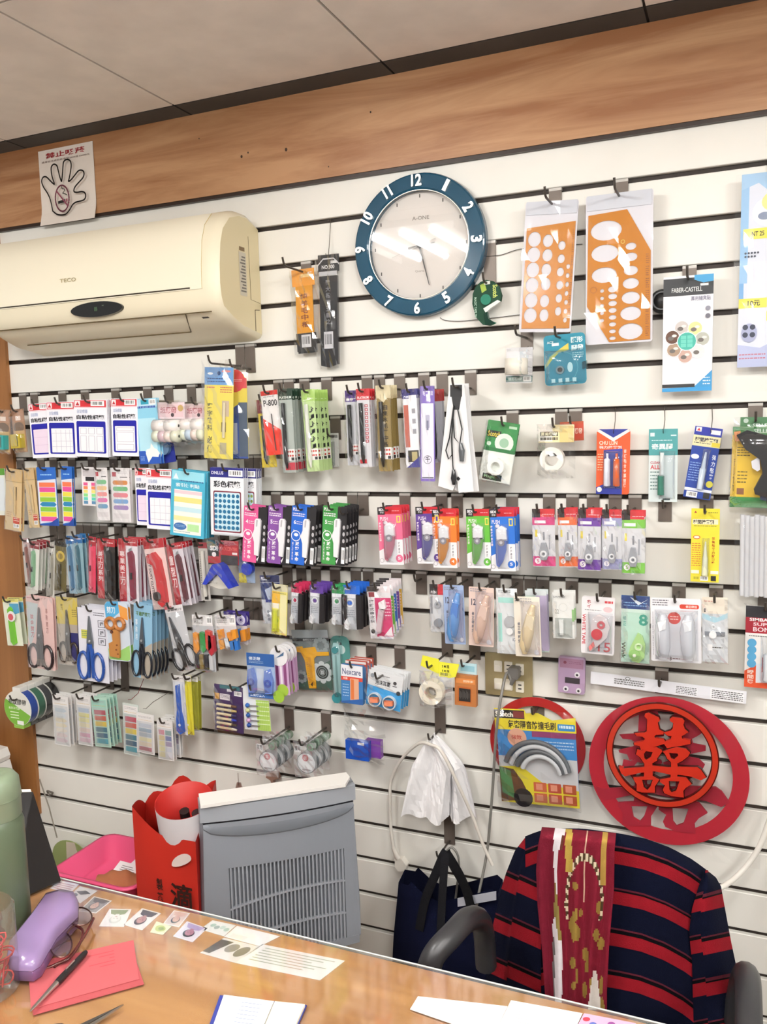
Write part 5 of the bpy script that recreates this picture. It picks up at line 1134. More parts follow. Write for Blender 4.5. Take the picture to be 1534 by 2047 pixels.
for a in (.2, .8): P.solid([(a - .1, .36), (a + .06, .32), (a + .16, .6), (a + .12, .86), (a - .12, .88), (a - .16, .6)], 0, .01, '#6d8ad4', 'gloss', 'tape_body'); P.disc(a, .63, .12, .01, .013, '#3f58b4', 'gloss', 'reel', inner=.5)
P.part('print').e(1.1, .93, .2, None, '#9cc23f'); P.blister(.0, .28, 1, .92, .018, nu=8, nv=6); P.done()
P = Pack('glue_tape_pack', 'purple striped glue tape pack with white disc header', 'glue tape', (546, 1296), (574, 1294), (553, 1388), .12, 4, .016)
P.card('#c9a4c8', th=.0014, box=(0, .2, 1, 1)).r(.1, .3, .3, .8, '#7a3a6a').r(.4, .3, .55, .8, '#efe4ee').r(.65, .3, .85, .8, '#8a4a7a').e(.5, .9, .4, None, '#a9c84a').disc(.4, .16, .62, -.001, .002, '#eceaec', 'paper', 'header_disc'); P.part('print'); P.P.prism([(P.X(.2), P.Z(.2)), (P.X(.8), P.Z(.06)), (P.X(.75), P.Z(.14))], -.0042, -.0036, '#4a6a8c'); P.done()
P = Pack('ruler_card', 'yellow T shaped sliding ruler on a grey flower card', 'ruler', (583, 1259), (655, 1257), (596, 1378), .04, 1, hook=False)
P.card('#6f7a7c', r=.003, th=.0016).r(0, 0, 1, .13, '#9aa2a6').r(.0, .14, 1, .19, '#2a2c2e').t('圓規尺 CUTTER', .3, .15, .7, .18, '#b9c0c2').p([(0, .8), (1, .5), (1, 1), (0, 1)], '#3f5f54')
for ca, cb, r, c in ((.15, .78, .12, '#9aa5a6'), (.78, .26, .16, '#8f9a9c'), (.75, .7, .2, '#c3cccd')):
    for i in range(8): P.e(ca + r * math.cos(i * .785), cb + r * math.sin(i * .785) * P.w / P.h, r * .42, None, c, n=10)
P.e(.75, .7, .17, None, '#26302f').ring(.75, .7, .13, .1, '#9aa8a6').ring(.75, .7, .08, .15, '#9aa8a6').t('囍', .7, .665, .8, .735, '#c3cccd').e(.15, .78, .06, None, '#50605f')
P.solid([(.1, .28), (.26, .27), (.28, .3), (.62, .28), (.66, .36), (.98, .36), (.98, .42), (.64, .43), (.56, .48), (.54, .97), (.34, .97), (.3, .5), (.22, .38), (.1, .36)], 0, .003, '#e3a92c', 'gloss', 'ruler'); P.part('scale'); P.th = .0046
P.k = 0; P.r(.4, .45, .48, .8, '#c98f22'); [P.r(.36, .45 + .03 * i, .39, .455 + .03 * i, '#7a5410') for i in range(16)]; P.p([(.4, .9), (.48, .85), (.45, .94)], '#3a2a10'); P.film(.003, .006)
wire_hook(P.o.x, P.o.z - .008, 'thin dark wire holding the yellow ruler card'); P.done()
P = Pack('compass_cutter', 'teal and clear circle cutter hanging beside the grey card', 'compass', (660, 1270), (698, 1268), (668, 1405), .04, 1, hook=False)
P.card('#4f8c86', r=.018, th=.001, box=(0, 0, 1, .4), name='card').e(.5, .12, .1, .03, '#2a3a3c').e(.55, .2, .22, None, '#c9d8d6')
P.solid([(.1, .2), (.2, .1), (.45, .1), (.52, .2), (.48, .95), (.3, .99), (.1, .94)], .001, .005, '#e2e9ea', 'gloss', 'arm'); P.solid([(.24, .28), (.34, .28), (.34, .86), (.24, .86)], .005, .0055, '#aab8b8', 'gloss', 'slot'); P.disc(.3, .2, .16, .005, .012, '#3f9ea4', 'gloss', 'slider'); P.disc(.28, .9, .24, .003, .014, '#3f9aa2', 'gloss', 'knob')
P.blister(.0, .05, .62, 1.0, .018, '#d6ecec', nu=6, nv=8); wire_hook(P.o.x, P.o.z - .008, 'thin dark wire holding the teal circle cutter'); P.done()

# ------------------------------------------------------------------ lower right of the packs
P = Pack('bandage_box', 'white and blue bandage box lettered Nexcare', 'bandage box', (686, 1325), (729, 1330), (687, 1401), .12, 1)
P.card('#3f7ab4', th=.012).r(0, 0, 1, .3, '#e9eaf0').t('Nexcare', .06, .09, .92, .25, '#3a4670', .01).r(0, .3, 1, .4, '#cf4a3c').t('創傷', .1, .32, .3, .38, '#f4dcd4').r(.42, .34, .82, .92, '#e0a888').r(.46, .36, .6, .88, '#d9763f').rules(.08, .5, .36, .86, 5, '#bcd4ec', .25).p([(.3, .92), (1, .84), (1, 1), (0, 1), (0, .96)], '#2a5a9a'); P.done()
for i in range(3):
    P = Pack('bandage_box', 'red topped bandage box %s behind the Nexcare box' % ('just', 'further', 'furthest')[i], 'bandage box', (694 + 8 * i, 1318 - 3 * i), (735 + 6 * i, 1320 - 3 * i), (696 + 8 * i, 1392 - 3 * i), .1 - .022 * i, 1, hook=False)
    P.card('#c9503c', th=.01).r(0, .12, 1, 1, '#6a90bc').r(0, .0, 1, .06, '#e4d9d4'); P.done()
P = Pack('earplug_pack', 'blue and white earplug pack with two round windows', 'earplug pack', (738, 1337), (808, 1347), (732, 1406), .125, 4, .016, hx_=.4, L=.16)
P.card('#e6e8ea', th=.0014).p([(0, .42), (1, .52), (1, 1), (0, 1)], '#3a9ad6').t('泡沫耳塞', .22, .24, .66, .38, '#2d3138', .02).rules(.3, .1, .62, .16, 1, '#777').e(.13, .15, .06, None, '#8a9098').e(.78, .24, .05, None, '#3a3c40').r(.72, .32, .84, .34, '#3a3c40').e(.9, .5, .06, None, '#3f4246')
for a in (.27, .69): P.disc(a, .8, .19, 0, .009, '#dfe6ea', 'gloss', 'pot', inner=.86); P.solid([(a - .13, .76), (a + .1, .72), (a + .12, .84), (a - .1, .9)], .002, .012, '#ec8a62', 'matte', 'earplug')
P.film(.004, .016, top=.02, rough=.004); P.done()
P = Pack('tape_pack', 'white paper tape roll in a bag below bright yellow price tags', 'tape pack', (845, 1322), (900, 1330), (846, 1402), .125, 1, L=.15, hx_=.35)
b = MB(); b.prism([(P.X(-.06), P.Z(.1)), (P.X(.02), P.Z(-.16)), (P.X(.62), P.Z(-.1)), (P.X(.6), P.Z(.26))], -.003, -.0018, '#e6e23a', 'paper'); P.parts.append(['price_tag', b, None])
b = MB(); b.prism([(P.X(.45), P.Z(-.04)), (P.X(1.34), P.Z(-.02)), (P.X(1.2), P.Z(.3)), (P.X(.95), P.Z(.34)), (P.X(.42), P.Z(.2))], -.0015, -.0003, '#e8e440', 'paper'); P.parts.append(['price_tag', b, None])
P.part('print'); P.th = .002; P.t('5 M 組', .72, .02, .98, .1, '#2a2a18').t('5 M 組', .72, .14, .98, .2, '#2a2a18').bar(.62, .2, .96, .32, '#e8e440')
P.part('tape_roll').P.ring(circ(P.X(.44), P.Z(.66), .030, None, 28), circ(P.X(.44), P.Z(.66), .0155, None, 28), -.03, -.006, '#eae3d2', 'plastic')
P.part('core').P.ring(circ(P.X(.44), P.Z(.66), .0155, None, 24), circ(P.X(.44), P.Z(.66), .0135, None, 24), -.0295, -.006, '#c8bba2', 'plastic')
b = MB(); b.box(P.X(.0), P.X(1.1), -.001, 0, P.Z(1.0), P.Z(.25), '#dcdcda', 'bag'); P.parts.append(['bag_back', b, None])
P.film(.006, .034, bot=.004, top=-.02, rough=.004); P.done()
P = Pack('clip_box', 'orange card box with a dark window and light blue header', 'clip box', (913, 1323), (956, 1322), (913, 1405), .1, 1, hx_=.35)
P.card('#b9d8e0', th=.002, box=(.12, 0, .95, .3), name='header').r(.2, .06, .85, .2, '#8fc0d0').card('#b8743f', th=.014, box=(0, .26, 1, 1), name='box'); P.th = .014; P.part('print')
P.r(.06, .34, .94, .46, '#d98a4a').t('回形針', .4, .37, .88, .43, '#f0dcc0').r(.14, .54, .78, .92, '#b5612a').r(.2, .58, .74, .89, '#24211f')
for i in range(9): P.r(.22 + .055 * i, .62 + .03 * (i % 3), .235 + .055 * i, .8 + .03 * (i % 2), '#6a6664')
P.done()
# purple timer, paper strip
P = Pack('timer', 'small lilac electronic timer with two round buttons', 'timer', (1119, 1309), (1172, 1313), (1118, 1380), .022, 1, hook=False)
P.card('#b59ab8', r=.005, th=.012, mat='plastic', name='body').r(.06, .04, .94, .3, '#a97f98').e(.25, .15, .06, None, '#8a4a5e').rules(.4, .12, .86, .2, 2, '#8a5a78').r(.26, .56, .82, .72, '#3a3338').disc(.72, .46, .1, 0, .003, '#e6e2e6', 'plastic', 'button'); P.disc(.3, .88, .1, 0, .003, '#e6e2e6', 'plastic', 'button'); P.disc(.78, .9, .1, 0, .003, '#e6e2e6', 'plastic', 'button')
P.part('print'); P.th = .0152; P.e(.72, .46, .045, None, '#222').e(.78, .9, .045, None, '#222').e(.3, .88, .045, None, '#222'); P.th = .012; P.done()
P = Pack('paper_strip', 'long white paper strip with small print above the red ring', 'paper strip', (1182, 1342), (1494, 1374), (1181, 1366), .035, 1, hook=False)
P.card('#e8e8ee', th=.0006).rules(.16, .3, .36, .8, 3, '#777', .6).ring(.25, .2, .018, .3, '#777', rb=.12).r(.56, .24, .7, .92, '#f0f0f4').rules(.565, .28, .695, .9, 5, '#555', .5).r(.78, .1, .985, .98, '#f3f3f6').rules(.79, .2, .98, .9, 5, '#555', .5); P.done()
q = at(1321, 1368, y=.04); hook(q.x, q.z + .004, .075, 'grey metal hook holding the red ring')
# blue and purple boxes in a bag
P = Pack('eraser_bag', 'clear bag holding a blue box and a purple box', 'bag', (694, 1414), (766, 1424), (697, 1512), .09, 1, hook=False)
P.part('blue_box').P.box(P.X(.02), P.X(.66), -.02, -.004, P.Z(.98), P.Z(.6), '#1f50b4', 'gloss'); P.P.box(P.X(.36), P.X(.54), -.0206, -.0198, P.Z(.67), P.Z(.62), '#e6e6ea', 'paper')
P.part('purple_box').P.box(P.X(.5), P.X(.92), -.003, .014, P.Z(.95), P.Z(.6), '#7a3fa0', 'gloss')
P.film(.006, .022, top=.002, rough=.004); P.done()
# clear round boxes, two hooks
def coin_box(u, v, lab):
    c = at(u, v, y=.125)
    for i in range(3):
        t = thing('stamp_box', (lab + ', front one') if i == 0 else '%s, %s from the front' % (lab, ('second', 'third')[i - 1]), 'round box', (c.x + .003 * i, c.y + .03 * i, c.z + .002 * i), group='clear round boxes in bags')
        b = MB(); b.lathe([(.0, -.012), (.025, -.012), (.028, -.008), (.028, .008), (.0, .01)], (0, 0, 0), 'y', '#e6e8ea', 'clear', 24); b.ring(circ(0, 0, .0285), circ(0, 0, .0255), -.0125, .006, '#d9dde0', 'clear'); b.build('case', t)
        b = MB(); b.prism(circ(0, 0, .0262, None, 24), -.0122, -.011, '#e9eaec', 'paper'); b.ring(circ(0, 0, .0235), circ(0, 0, .0225), -.0128, -.0122, '#c4c8cc', 'paper'); b.build('disc', t)
        b = MB(); b.prism(circ(-.002, .014, .009, None, 20), -.0134, -.0128, '#c2535c'); b.text('喜', -.007, .009, .003, .019, -.0138, '#f2dada'); b.box(-.012, .012, -.0134, -.013, -.02, -.016, '#9a9a9c'); b.build('print', t)
        b = MB(); b.grid(lambda a, q: (-.032 + .066 * a + random.uniform(-1, 1) * .001, -.016 - random.uniform(0, .006), .06 - .098 * q), 6, 8, '#fff', 'bag', False); b.build('bag', t)
        b = MB(); b.box(-.03, -.012, -.018, -.0172, .03, .048, '#e9e9ea'); b.text('萬用', -.029, .032, -.013, .046, -.0184, '#555'); b.build('label', t)
        b = MB(); b.lathe([(.0, -.012), (.0115, -.012), (.0115, .014), (0, .014)], (.012, .002, .043), 'y', '#9cbfa4', 'clear', 14); b.lathe([(.006, -.0125), (.0095, -.0125)], (.012, .002, .043), 'y', '#4a8a5a', 'gloss', 14); b.build('green_roll', t)
    hook(c.x - .004, c.z + .052, .15, 'long black hook holding the ' + lab)
coin_box(541, 1519, 'clear round box with red dot on the left hook')
coin_box(617, 1522, 'clear round box with red dot on the right hook')
# white plastic bags bunched on a hook
q = at(868, 1478, y=.06)
hook(q.x, q.z + .01, .09, 'grey hook holding the bunch of white plastic bags')
t = thing('plastic_bag_bunch', 'bunch of thin white plastic bags hanging from a hook', 'plastic bags', (q.x, q.y, q.z))
for k in range(6):
    rnd = random.Random(k + 3); tiltx = (k - 2.5) * .012; yy = -.03 + k * .008
    def fn(a, b, rnd=rnd, tiltx=tiltx, yy=yy):
        w = .008 + .036 * min(1, b * 3.2) ** .8 + .008 * b + .005 * math.sin(a * 9 + k) * b
        x = (a - .5) * 2 * w + tiltx * b * 1.3 + .012 * min(1, b * 3)
        z = -.2 * b + .012 * (1 - abs(2 * a - 1)) * (1 - b) + .006 * math.sin(a * 12 + k * 2)
        return (x, yy - .014 * math.sin(a * (7 + k) + b * 2 + k) * min(1, b * 2 + .2) + rnd.uniform(-.0015, .0015), z)
    b = MB(); b.grid(fn, 16, 14, '#f1f0f2', 'plastic', False); b.build('bag', t)
# Scotch brush strip pack and the ring behind it
P = Pack('brush_strip_pack', 'yellow and blue draught strip pack lettered Scotch', 'brush strip', (988, 1415), (1151, 1436), (1001, 1600), .06, 1, hx_=.5)
P.shape([(0, 0), (.38, .0), (.4, .04), (.55, .03), (.72, .1), (1, .06), (1, .22), (.0, .22)], '#e8d534', .002, name='header').t('Scotch', .01, .025, .26, .085, '#e9d94e', .03)
P.part('print').r(.0, .01, .38, .1, '#211c18').t('Scotch', .015, .03, .24, .085, '#efe9d8', .04).r(.24, .02, .38, .09, '#7a2a22').t('氣密隔音防撞毛刷', .17, .115, .76, .2, '#26231a', .02).r(.78, .13, .99, .2, '#2f86c4', rr=.003).rules(.8, .145, .97, .18, 1, '#d6ebf6', .8)
b = MB(); b.box(P.X(.02), P.X(.99), -.0015, 0, P.Z(1), P.Z(.22), '#3f86c8', 'paper'); P.parts.insert(1, ['backing', b, None])
P.e(.27, .3, .12, None, '#d9a48c').t('強效', .2, .27, .33, .32, '#b5443a').r(.46, .22, .99, .28, '#8c3f6a').rules(.48, .32, .96, .42, 3, '#bcd8f0').r(.02, .5, .99, 1, '#c8c9cc').p([(.02, .62), (.3, .6), (.55, .76), (.99, .82), (.99, 1), (.02, 1)], '#d8c832').p([(.02, .62), (.2, .64), (.3, .76), (.4, .95), (.02, 1)], '#5a3a24').p([(.02, .62), (.16, .66), (.2, .96), (.04, .9)], '#4a7a4c').e(.3, .94, .12, None, '#1f1a1a')
for i in range(3):
    for j in range(2): P.r(.44 + .18 * i, .76 + .115 * j, .6 + .18 * i, .86 + .115 * j, ('#c2603a', '#b04a34', '#a8502c')[i], rr=.002).r(.47 + .18 * i, .775 + .115 * j, .55 + .18 * i, .84 + .115 * j, '#d98f74')
P.part('brush_strip')
for k in range(4):
    rr = .40 - .055 * k
    P.P.tube([(P.X(.5 + .02 * k) + rr * P.w * math.cos(w), -.012 - .002 * k, P.Z(.66) + rr * P.w * 1.02 * math.sin(w)) for w in [math.radians(8 + i * 9) for i in range(18)]], .006, ('#5c6064', '#b9bcc0', '#54585c', '#c4c7ca')[k], 'plastic', 8)
P.film(.003, .02, bot=.004, rough=.003); P.done()
def ring_obj(name, lab, cat, u, v, R, r, y, th, col, mat='gloss'):
    c = at(u, v, y=y); t = thing(name, lab, cat, c); b = MB()
    b.ring(circ(0, 0, R, None, 64), circ(0, 0, r, None, 64), -th, 0, col, mat); b.build('ring', t); return t
ring_obj('red_ring', 'plain red ring behind the draught strip pack', 'ring', 1074, 1487, .118, .096, .02, .002, '#a92a2c')

# double happiness decoration
XI = dict(
 pieces=[
  ([(590,200),(620,190),(715,235),(725,260),(705,280),(720,345),(760,365),(755,385),(690,390),(675,400),(680,420),(755,430),(770,445),(765,470),(700,490),(555,525),(540,490),(495,480),(490,465),(575,445),(590,425),(565,405),(515,400),(495,375),(585,370),(605,360),(610,250),(585,225)], None),
  ([(815,245),(835,230),(925,240),(945,265),(935,300),(950,340),(980,365),(950,385),(920,400),(925,425),(1000,440),(1000,470),(900,490),(830,500),(790,510),(760,470),(770,450),(820,430),(830,400),(790,395),(760,370),(825,350),(840,330),(845,285),(815,265)], None),
  ([(520,520),(560,530),(620,500),(690,500),(740,525),(745,540),(700,600),(700,620),(660,642),(580,642),(545,590),(510,565)], [(580,560),(600,535),(660,545),(640,590),(600,615),(585,600)]),
  ([(750,540),(800,520),(870,500),(960,515),(995,550),(980,580),(930,620),(880,645),(830,642),(790,600),(770,560)], [(805,550),(885,555),(890,575),(850,610),(825,600)]),
  ([(585,640),(655,640),(660,680),(660,770),(580,766),(585,690)], None), ([(825,640),(880,640),(885,680),(880,770),(820,776),(825,690)], None),
  ([(355,675),(400,690),(560,680),(650,665),(800,680),(900,675),(1060,680),(1095,705),(1140,770),(1090,795),(1000,760),(890,745),(820,745),(680,715),(600,720),(540,730),(410,760),(375,730)], None),
  ([(485,770),(570,765),(660,760),(720,790),(680,850),(680,905),(560,905),(515,890),(515,830),(490,790)], [(565,790),(660,790),(640,850),(610,885),(580,860)]),
  ([(725,790),(800,775),(880,765),(960,770),(1010,830),(960,860),(935,890),(940,950),(820,935),(765,910),(750,880),(770,840),(725,810)], [(805,800),(900,805),(870,890),(830,905),(810,880)])])
def xi(b, base, y, th, col, mat, sx=1.0, ox=0.0, sz=1.0, oz=0.0, grow=0.0):
    """double happiness character cut from sheet; outlines given in the picture and set at distance y"""
    for ip, (outer, hole) in enumerate(XI['pieces']):
        th_ = th + .00025 * ip; bk = .0003 * ip
        bm = bmesh.new(); es = []
        for lp, g_ in ((outer, grow), (hole, -grow)):
            if not lp: continue
            cx = sum(p[0] for p in lp) / len(lp); cy = sum(p[1] for p in lp) / len(lp); vs = []
            for px_, py_ in lp:
                dx, dy = px_ - cx, py_ - cy; L_ = math.hypot(dx, dy) or 1
                px_ += dx / L_ * g_; py_ += dy / L_ * g_
                q = at(1160 + (px_ * sx + ox) / 4.512, 1380 + (py_ * sz + oz) / 4.512, y=y) - base
                vs.append(bm.verts.new((q.x, -th_, q.z)))
            for i in range(len(vs)): es.append(bm.edges.new((vs[i], vs[(i + 1) % len(vs)])))
        bmesh.ops.triangle_fill(bm, use_beauty=True, edges=es)
        ge = bmesh.ops.extrude_face_region(bm, geom=bm.faces[:])
        for v in ge['geom']:
            if isinstance(v, bmesh.types.BMVert): v.co.y = bk
        bm.verts.index_update()
        b.add([tuple(v.co) for v in bm.verts], [tuple(v.index for v in f.verts) for f in bm.faces], col, mat); bm.free()
t = ring_obj('wedding_decoration', 'large dark red double happiness paper ring in a clear bag', 'decoration', 1333, 1541, .1755, .141, .035, .002, '#b0182c', 'paper')
b = MB(); xi(b, t.location, .035, .0023, '#a0182e', 'paper', 1.543, -408, 1.55, -186); b.build('character', t)
b = MB(); b.grid(lambda a, q: (-.2 + .4 * a, -.008 - random.uniform(0, .003), .19 - .385 * q), 8, 8, '#fff', 'film', False); b.build('bag', t)
c = at(1323, 1508, y=.055)
t = thing('wedding_decoration', 'orange red raised double happiness medallion in front of the dark ring', 'decoration', c)
b = MB(); b.ring(circ(0, 0, .120, None, 64), circ(0, 0, .1085, None, 64), -.008, 0, '#b83422', 'gloss'); b.build('ring', t)
b = MB(); b.ring(circ(0, 0, .1225, None, 64), circ(0, 0, .1199, None, 64), -.0072, 0, '#4a1410', 'gloss'); b.ring(circ(0, 0, .1086, None, 64), circ(0, 0, .106, None, 64), -.0072, 0, '#4a1410', 'gloss'); b.build('ring_edge', t)
b = MB(); xi(b, c, .055, .009, '#bf3020', 'gloss'); b.build('character', t)
b = MB(); xi(b, c, .055, .006, '#3a120e', 'gloss', grow=9); b.build('character_edge', t)

# switch plate, plug and cables
c = at(971, 1303, y=.012); d = at(1065, 1319, y=.012); e = at(974, 1386, y=.012)
w = d.x - c.x; h = c.z - e.z
t = thing('switch_plate', 'beige wall plate with switches and sockets', 'wall socket', (c.x, -.008, c.z))
b = MB(); b.prism(rrect(0, w, -h, 0, .004), -.009, 0, '#b3a67e', 'paintmetal'); b.build('plate', t)
for (x, z, nm) in ((.2, .3, 'switch'), (.42, .3, 'socket'), (.66, .33, 'socket'), (.2, .72, 'switch'), (.42, .72, 'switch'), (.66, .74, 'socket')):
    b = MB(); b.prism(rrect(w * x, w * (x + .17), -h * (z + .13), -h * (z - .13), .002), -.0125, -.008, '#ece6d6', 'plastic')
    if nm == 'switch': b.prism(rrect(w * (x + .02), w * (x + .15), -h * (z + .1), -h * (z - .02), .001), -.0145, -.012, '#f3eee2', 'plastic')
    else:
        for k in (-.045, .045): b.box(w * (x + .05), w * (x + .12), -.0128, -.0124, -h * (z + k) - .0015, -h * (z + k) + .0015, '#333', 'plastic')
    b.build(nm, t)
pl = Vector((c.x + w * .66, -.02, c.z - h * .36))
t = thing('grey_cable', 'grey power cable plugged into the beige wall plate', 'cable', pl)
b = MB(); b.prism(rrect(-.013, .013, -.015, .013, .004), -.026, 0.006, '#6d6a66', 'plastic'); b.tube([(0, -.02, -.012), (-.006, -.024, -.03)], [.008, .004], '#6d6a66', 'plastic'); b.build('plug', t)
pth = [(1013, 1346, .05), (1001, 1400, .09), (992, 1470, .09), (987, 1550, .07), (981, 1630, .06), (973, 1710, .06), (955, 1800, .1), (950, 1850, .14)]
b = MB(); b.tube([p - pl for p in smooth_path([pl + Vector((-.004, -.024, -.022))] + [at(u, v, y=y) for u, v, y in pth])], .0036, '#7b7974', 'plastic', 8); b.build('cord', t)
pth = [(786, 1693), (781, 1644), (780, 1596), (783, 1556), (806, 1514), (838, 1486), (862, 1489), (884, 1504), (917, 1570), (945, 1632), (966, 1688), (985, 1730)]
o0 = at(803, 1726, y=.03)
t = thing('white_cable', 'white power cable looped over the hook with a hanging plug', 'cable', o0)
b = MB(); b.tube([p - o0 for p in smooth_path([at(u, v, y=.035 + (.085 * math.exp(-((u - 885) / 70) ** 2) if v < 1640 and u > 805 else .03 if u > 900 else 0)) for u, v in pth])], .0042, '#e4dfd6', 'plastic', 10); b.build('cord', t)
b = MB(); b.tube([at(786, 1693, y=.035) - o0, at(792, 1708, y=.035) - o0, at(797, 1716, y=.034) - o0], [.005, .0065, .008], '#e4dfd6', 'plastic'); b.prism([(-.016, .012), (.004, .016), (.017, .0), (.013, -.016), (-.008, -.02), (-.016, -.008)], -.008, .012, '#e9e5dc', 'plastic'); b.build('plug', t)
b = MB()
b.tube(smooth_path([at(u, v, y=y) for u, v, y in ((1580, 1560, .03), (1545, 1625, .04), (1520, 1690, .05), (1490, 1735, .06), (1450, 1770, .1), (1400, 1790, .16))]), .006, '#e6e2da', 'plastic', 10)
tag(b.build('white_cable'), 'thick white cable arching behind the chair at the right', 'cable')
b = MB()
b.tube(smooth_path([at(u, v, y=.012) for u, v in ((880, 635, ), (890, 640), (915, 642), (945, 640), (1000, 634), (1048, 628))]), .0008, '#2a2522', 'plastic', 6)
tag(b.build('clock_wire'), 'thin black wire trailing from below the clock', 'wire')
b = MB()
b.tube(smooth_path([at(u, v, y=.012) for u, v in ((960, 513), (1000, 510), (1040, 498), (1100, 492), (1165, 488))]), .0008, '#2a2522', 'plastic', 6)
tag(b.build('clock_wire'), 'thin black wire running right of the clock behind the template', 'wire')

# small things hanging below the clear round boxes
q = at(543, 1553, y=.03); t = thing('wall_clip', 'small brown clip hanging below the left clear round box', 'clip', (q.x, -.02, q.z))
b = MB(); b.prism([(-.018, .008), (.016, .012), (.02, -.004), (.004, -.01), (.0, -.026), (-.006, -.012), (-.02, -.006)], -.008, .008, '#9a7868', 'plastic'); b.build('clip_body', t)
q = at(475, 1580, y=.02); t = thing('clear_hook', 'clear plastic adhesive hook above the air purifier lid', 'hook', (q.x, -.009, q.z))
b = MB(); b.prism([(-.006, .02), (.006, .02), (.016, -.012), (.014, -.03), (-.014, -.03), (-.016, -.012)], -.004, 0, '#e6d9d6', 'clear'); b.build('base', t)
b = MB(); b.tube([(0, -.004, .012), (.001, -.006, .05)], .0007, '#a99a94', 'metal', 6); b.build('wire', t)

# ------------------------------------------------------------------ air conditioner
AX0, AX1 = -1.985, -1.195
t = thing('air_conditioner', 'cream wall air conditioner with dark oval display', 'air conditioner', ((AX0 + AX1) / 2, 0, 1.72))
hw = (AX1 - AX0) / 2
prof = [(-.008, 2.03), (.06, 2.05), (.1, 2.05), (.15, 2.035), (.185, 2.0), (.2, 1.96), (.208, 1.9), (.21, 1.85), (.206, 1.815), (.196, 1.79), (.15, 1.765), (.1, 1.745), (.04, 1.735), (-.008, 1.728)]
prof = [(max(y, .0085), z - 1.72) for y, z in prof]
def ac_ring(x, s):                       # rounded ends: sections shrink towards the end caps
    cy, cz = .085, .17
    return [(x, -(cy + (y - cy) * s) if y > .009 else -y, cz + (z - cz) * s) for y, z in prof]
secs = [(-hw, .90), (-hw + .006, .955), (-hw + .018, .985), (-hw + .035, 1), (hw - .035, 1), (hw - .018, .985), (hw - .006, .955), (hw, .90)]
b = MB(); vs = []
for x, s_ in secs: vs += ac_ring(x, s_)
n = len(prof)
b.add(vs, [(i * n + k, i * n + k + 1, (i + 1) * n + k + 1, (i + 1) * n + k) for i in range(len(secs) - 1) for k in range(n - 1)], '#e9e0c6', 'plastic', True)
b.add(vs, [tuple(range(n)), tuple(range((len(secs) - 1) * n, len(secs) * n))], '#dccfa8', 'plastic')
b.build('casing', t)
b = MB()                                  # raised front panel
pf = [(.155, 2.034), (.187, 2.001), (.2025, 1.96), (.2105, 1.9), (.2125, 1.852), (.2115, 1.842)]
v1 = [(x, -y, z - 1.72) for x in (-hw + .03, hw - .045) for y, z in pf]
v0 = [(x, -y + .004, z - 1.72) for x in (-hw + .03, hw - .045) for y, z in pf]
m_ = len(pf)
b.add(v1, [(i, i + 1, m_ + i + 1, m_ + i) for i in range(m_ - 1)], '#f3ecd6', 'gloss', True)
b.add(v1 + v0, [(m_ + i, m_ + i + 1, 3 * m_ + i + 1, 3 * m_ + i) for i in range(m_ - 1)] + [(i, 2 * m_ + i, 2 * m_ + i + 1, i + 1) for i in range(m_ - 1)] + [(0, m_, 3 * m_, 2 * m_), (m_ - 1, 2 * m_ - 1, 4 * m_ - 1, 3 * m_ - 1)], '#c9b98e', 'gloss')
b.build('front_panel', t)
b = MB(); b.box(-hw + .06, hw - .08, -.2135, -.206, 1.8445 - 1.72, 1.8475 - 1.72, '#2f2718', 'plastic'); b.build('panel_gap', t)
b = MB(); b.text('TECO', -.1, 1.895 - 1.72, -.045, 1.905 - 1.72, -.2122, '#a89c74', 'plastic'); b.build('logo', t)
c = at(193, 621, y=.212); b = MB(); cx = c.x - t.location.x
b.prism([(cx + x, 1.817 - 1.72 + z) for x, z in circ(0, 0, .086, .0195, 40)], -.2135, -.2, '#141516', 'gloss'); b.build('display', t)
b = MB(); b.text('88', cx - .006, 1.812 - 1.72, cx + .004, 1.823 - 1.72, -.2139, '#4d6a4c', 'plastic'); b.box(cx + .02, cx + .026, -.2139, -.2136, 1.824 - 1.72, 1.826 - 1.72, '#5c6a58', 'plastic'); b.build('display_print', t)
b = MB(); b.add([(-hw + .03, -.194, .0685), (hw - .11, -.194, .0685), (hw - .15, -.118, .0325), (-hw + .07, -.118, .0325)], [(0, 1, 2, 3)], '#d2c39a', 'plastic'); b.build('louver', t)
b = MB()
for a, d in (((-hw + .03, -.196, .067), (hw - .03, -.196, .067)), ((-hw + .07, -.118, .031), (hw - .15, -.118, .031)), ((hw - .11, -.194, .067), (hw - .15, -.118, .031))): b.tube([a, d], .0016, '#5a4a2c', 'plastic', 6)
b.build('louver_seam', t)
b = MB(); b.add([(hw - .075, -.176, .0585), (hw - .055, -.176, .0585), (hw - .055, -.165, .0535), (hw - .075, -.165, .0535)], [(0, 1, 2, 3)], '#2c2620', 'plastic'); b.build('sensor', t)
b = MB(); x = hw + .0006
def sq(y0, y1, z0, z1, col, xx): b.quad((xx, -y0, z0), (xx, -y1, z0), (xx, -y1, z1), (xx, -y0, z1), col)
sq(.075, .108, .115, .225, '#c9c2b0', x); sq(.08, .105, .228, .238, '#7a6242', x)
for k in range(12): sq(.079, .104 - .004 * (k % 3), .125 + k * .0078, .129 + k * .0078, '#6f6a62', x + .0003)
b.build('rating_label', t)
b = MB(); b.tube([(x, -.04, .085), (x, -.04, .03)], .001, '#5a4a2c', 'plastic', 5); b.tube([(x, -.04, .085), (x, -.018, .087)], .001, '#5a4a2c', 'plastic', 5); b.tube([(x, -.06, .27), (x, -.058, .11), (x, -.012, .105)], .0006, '#8a7c58', 'plastic', 5); b.build('side_cover_seam', t)

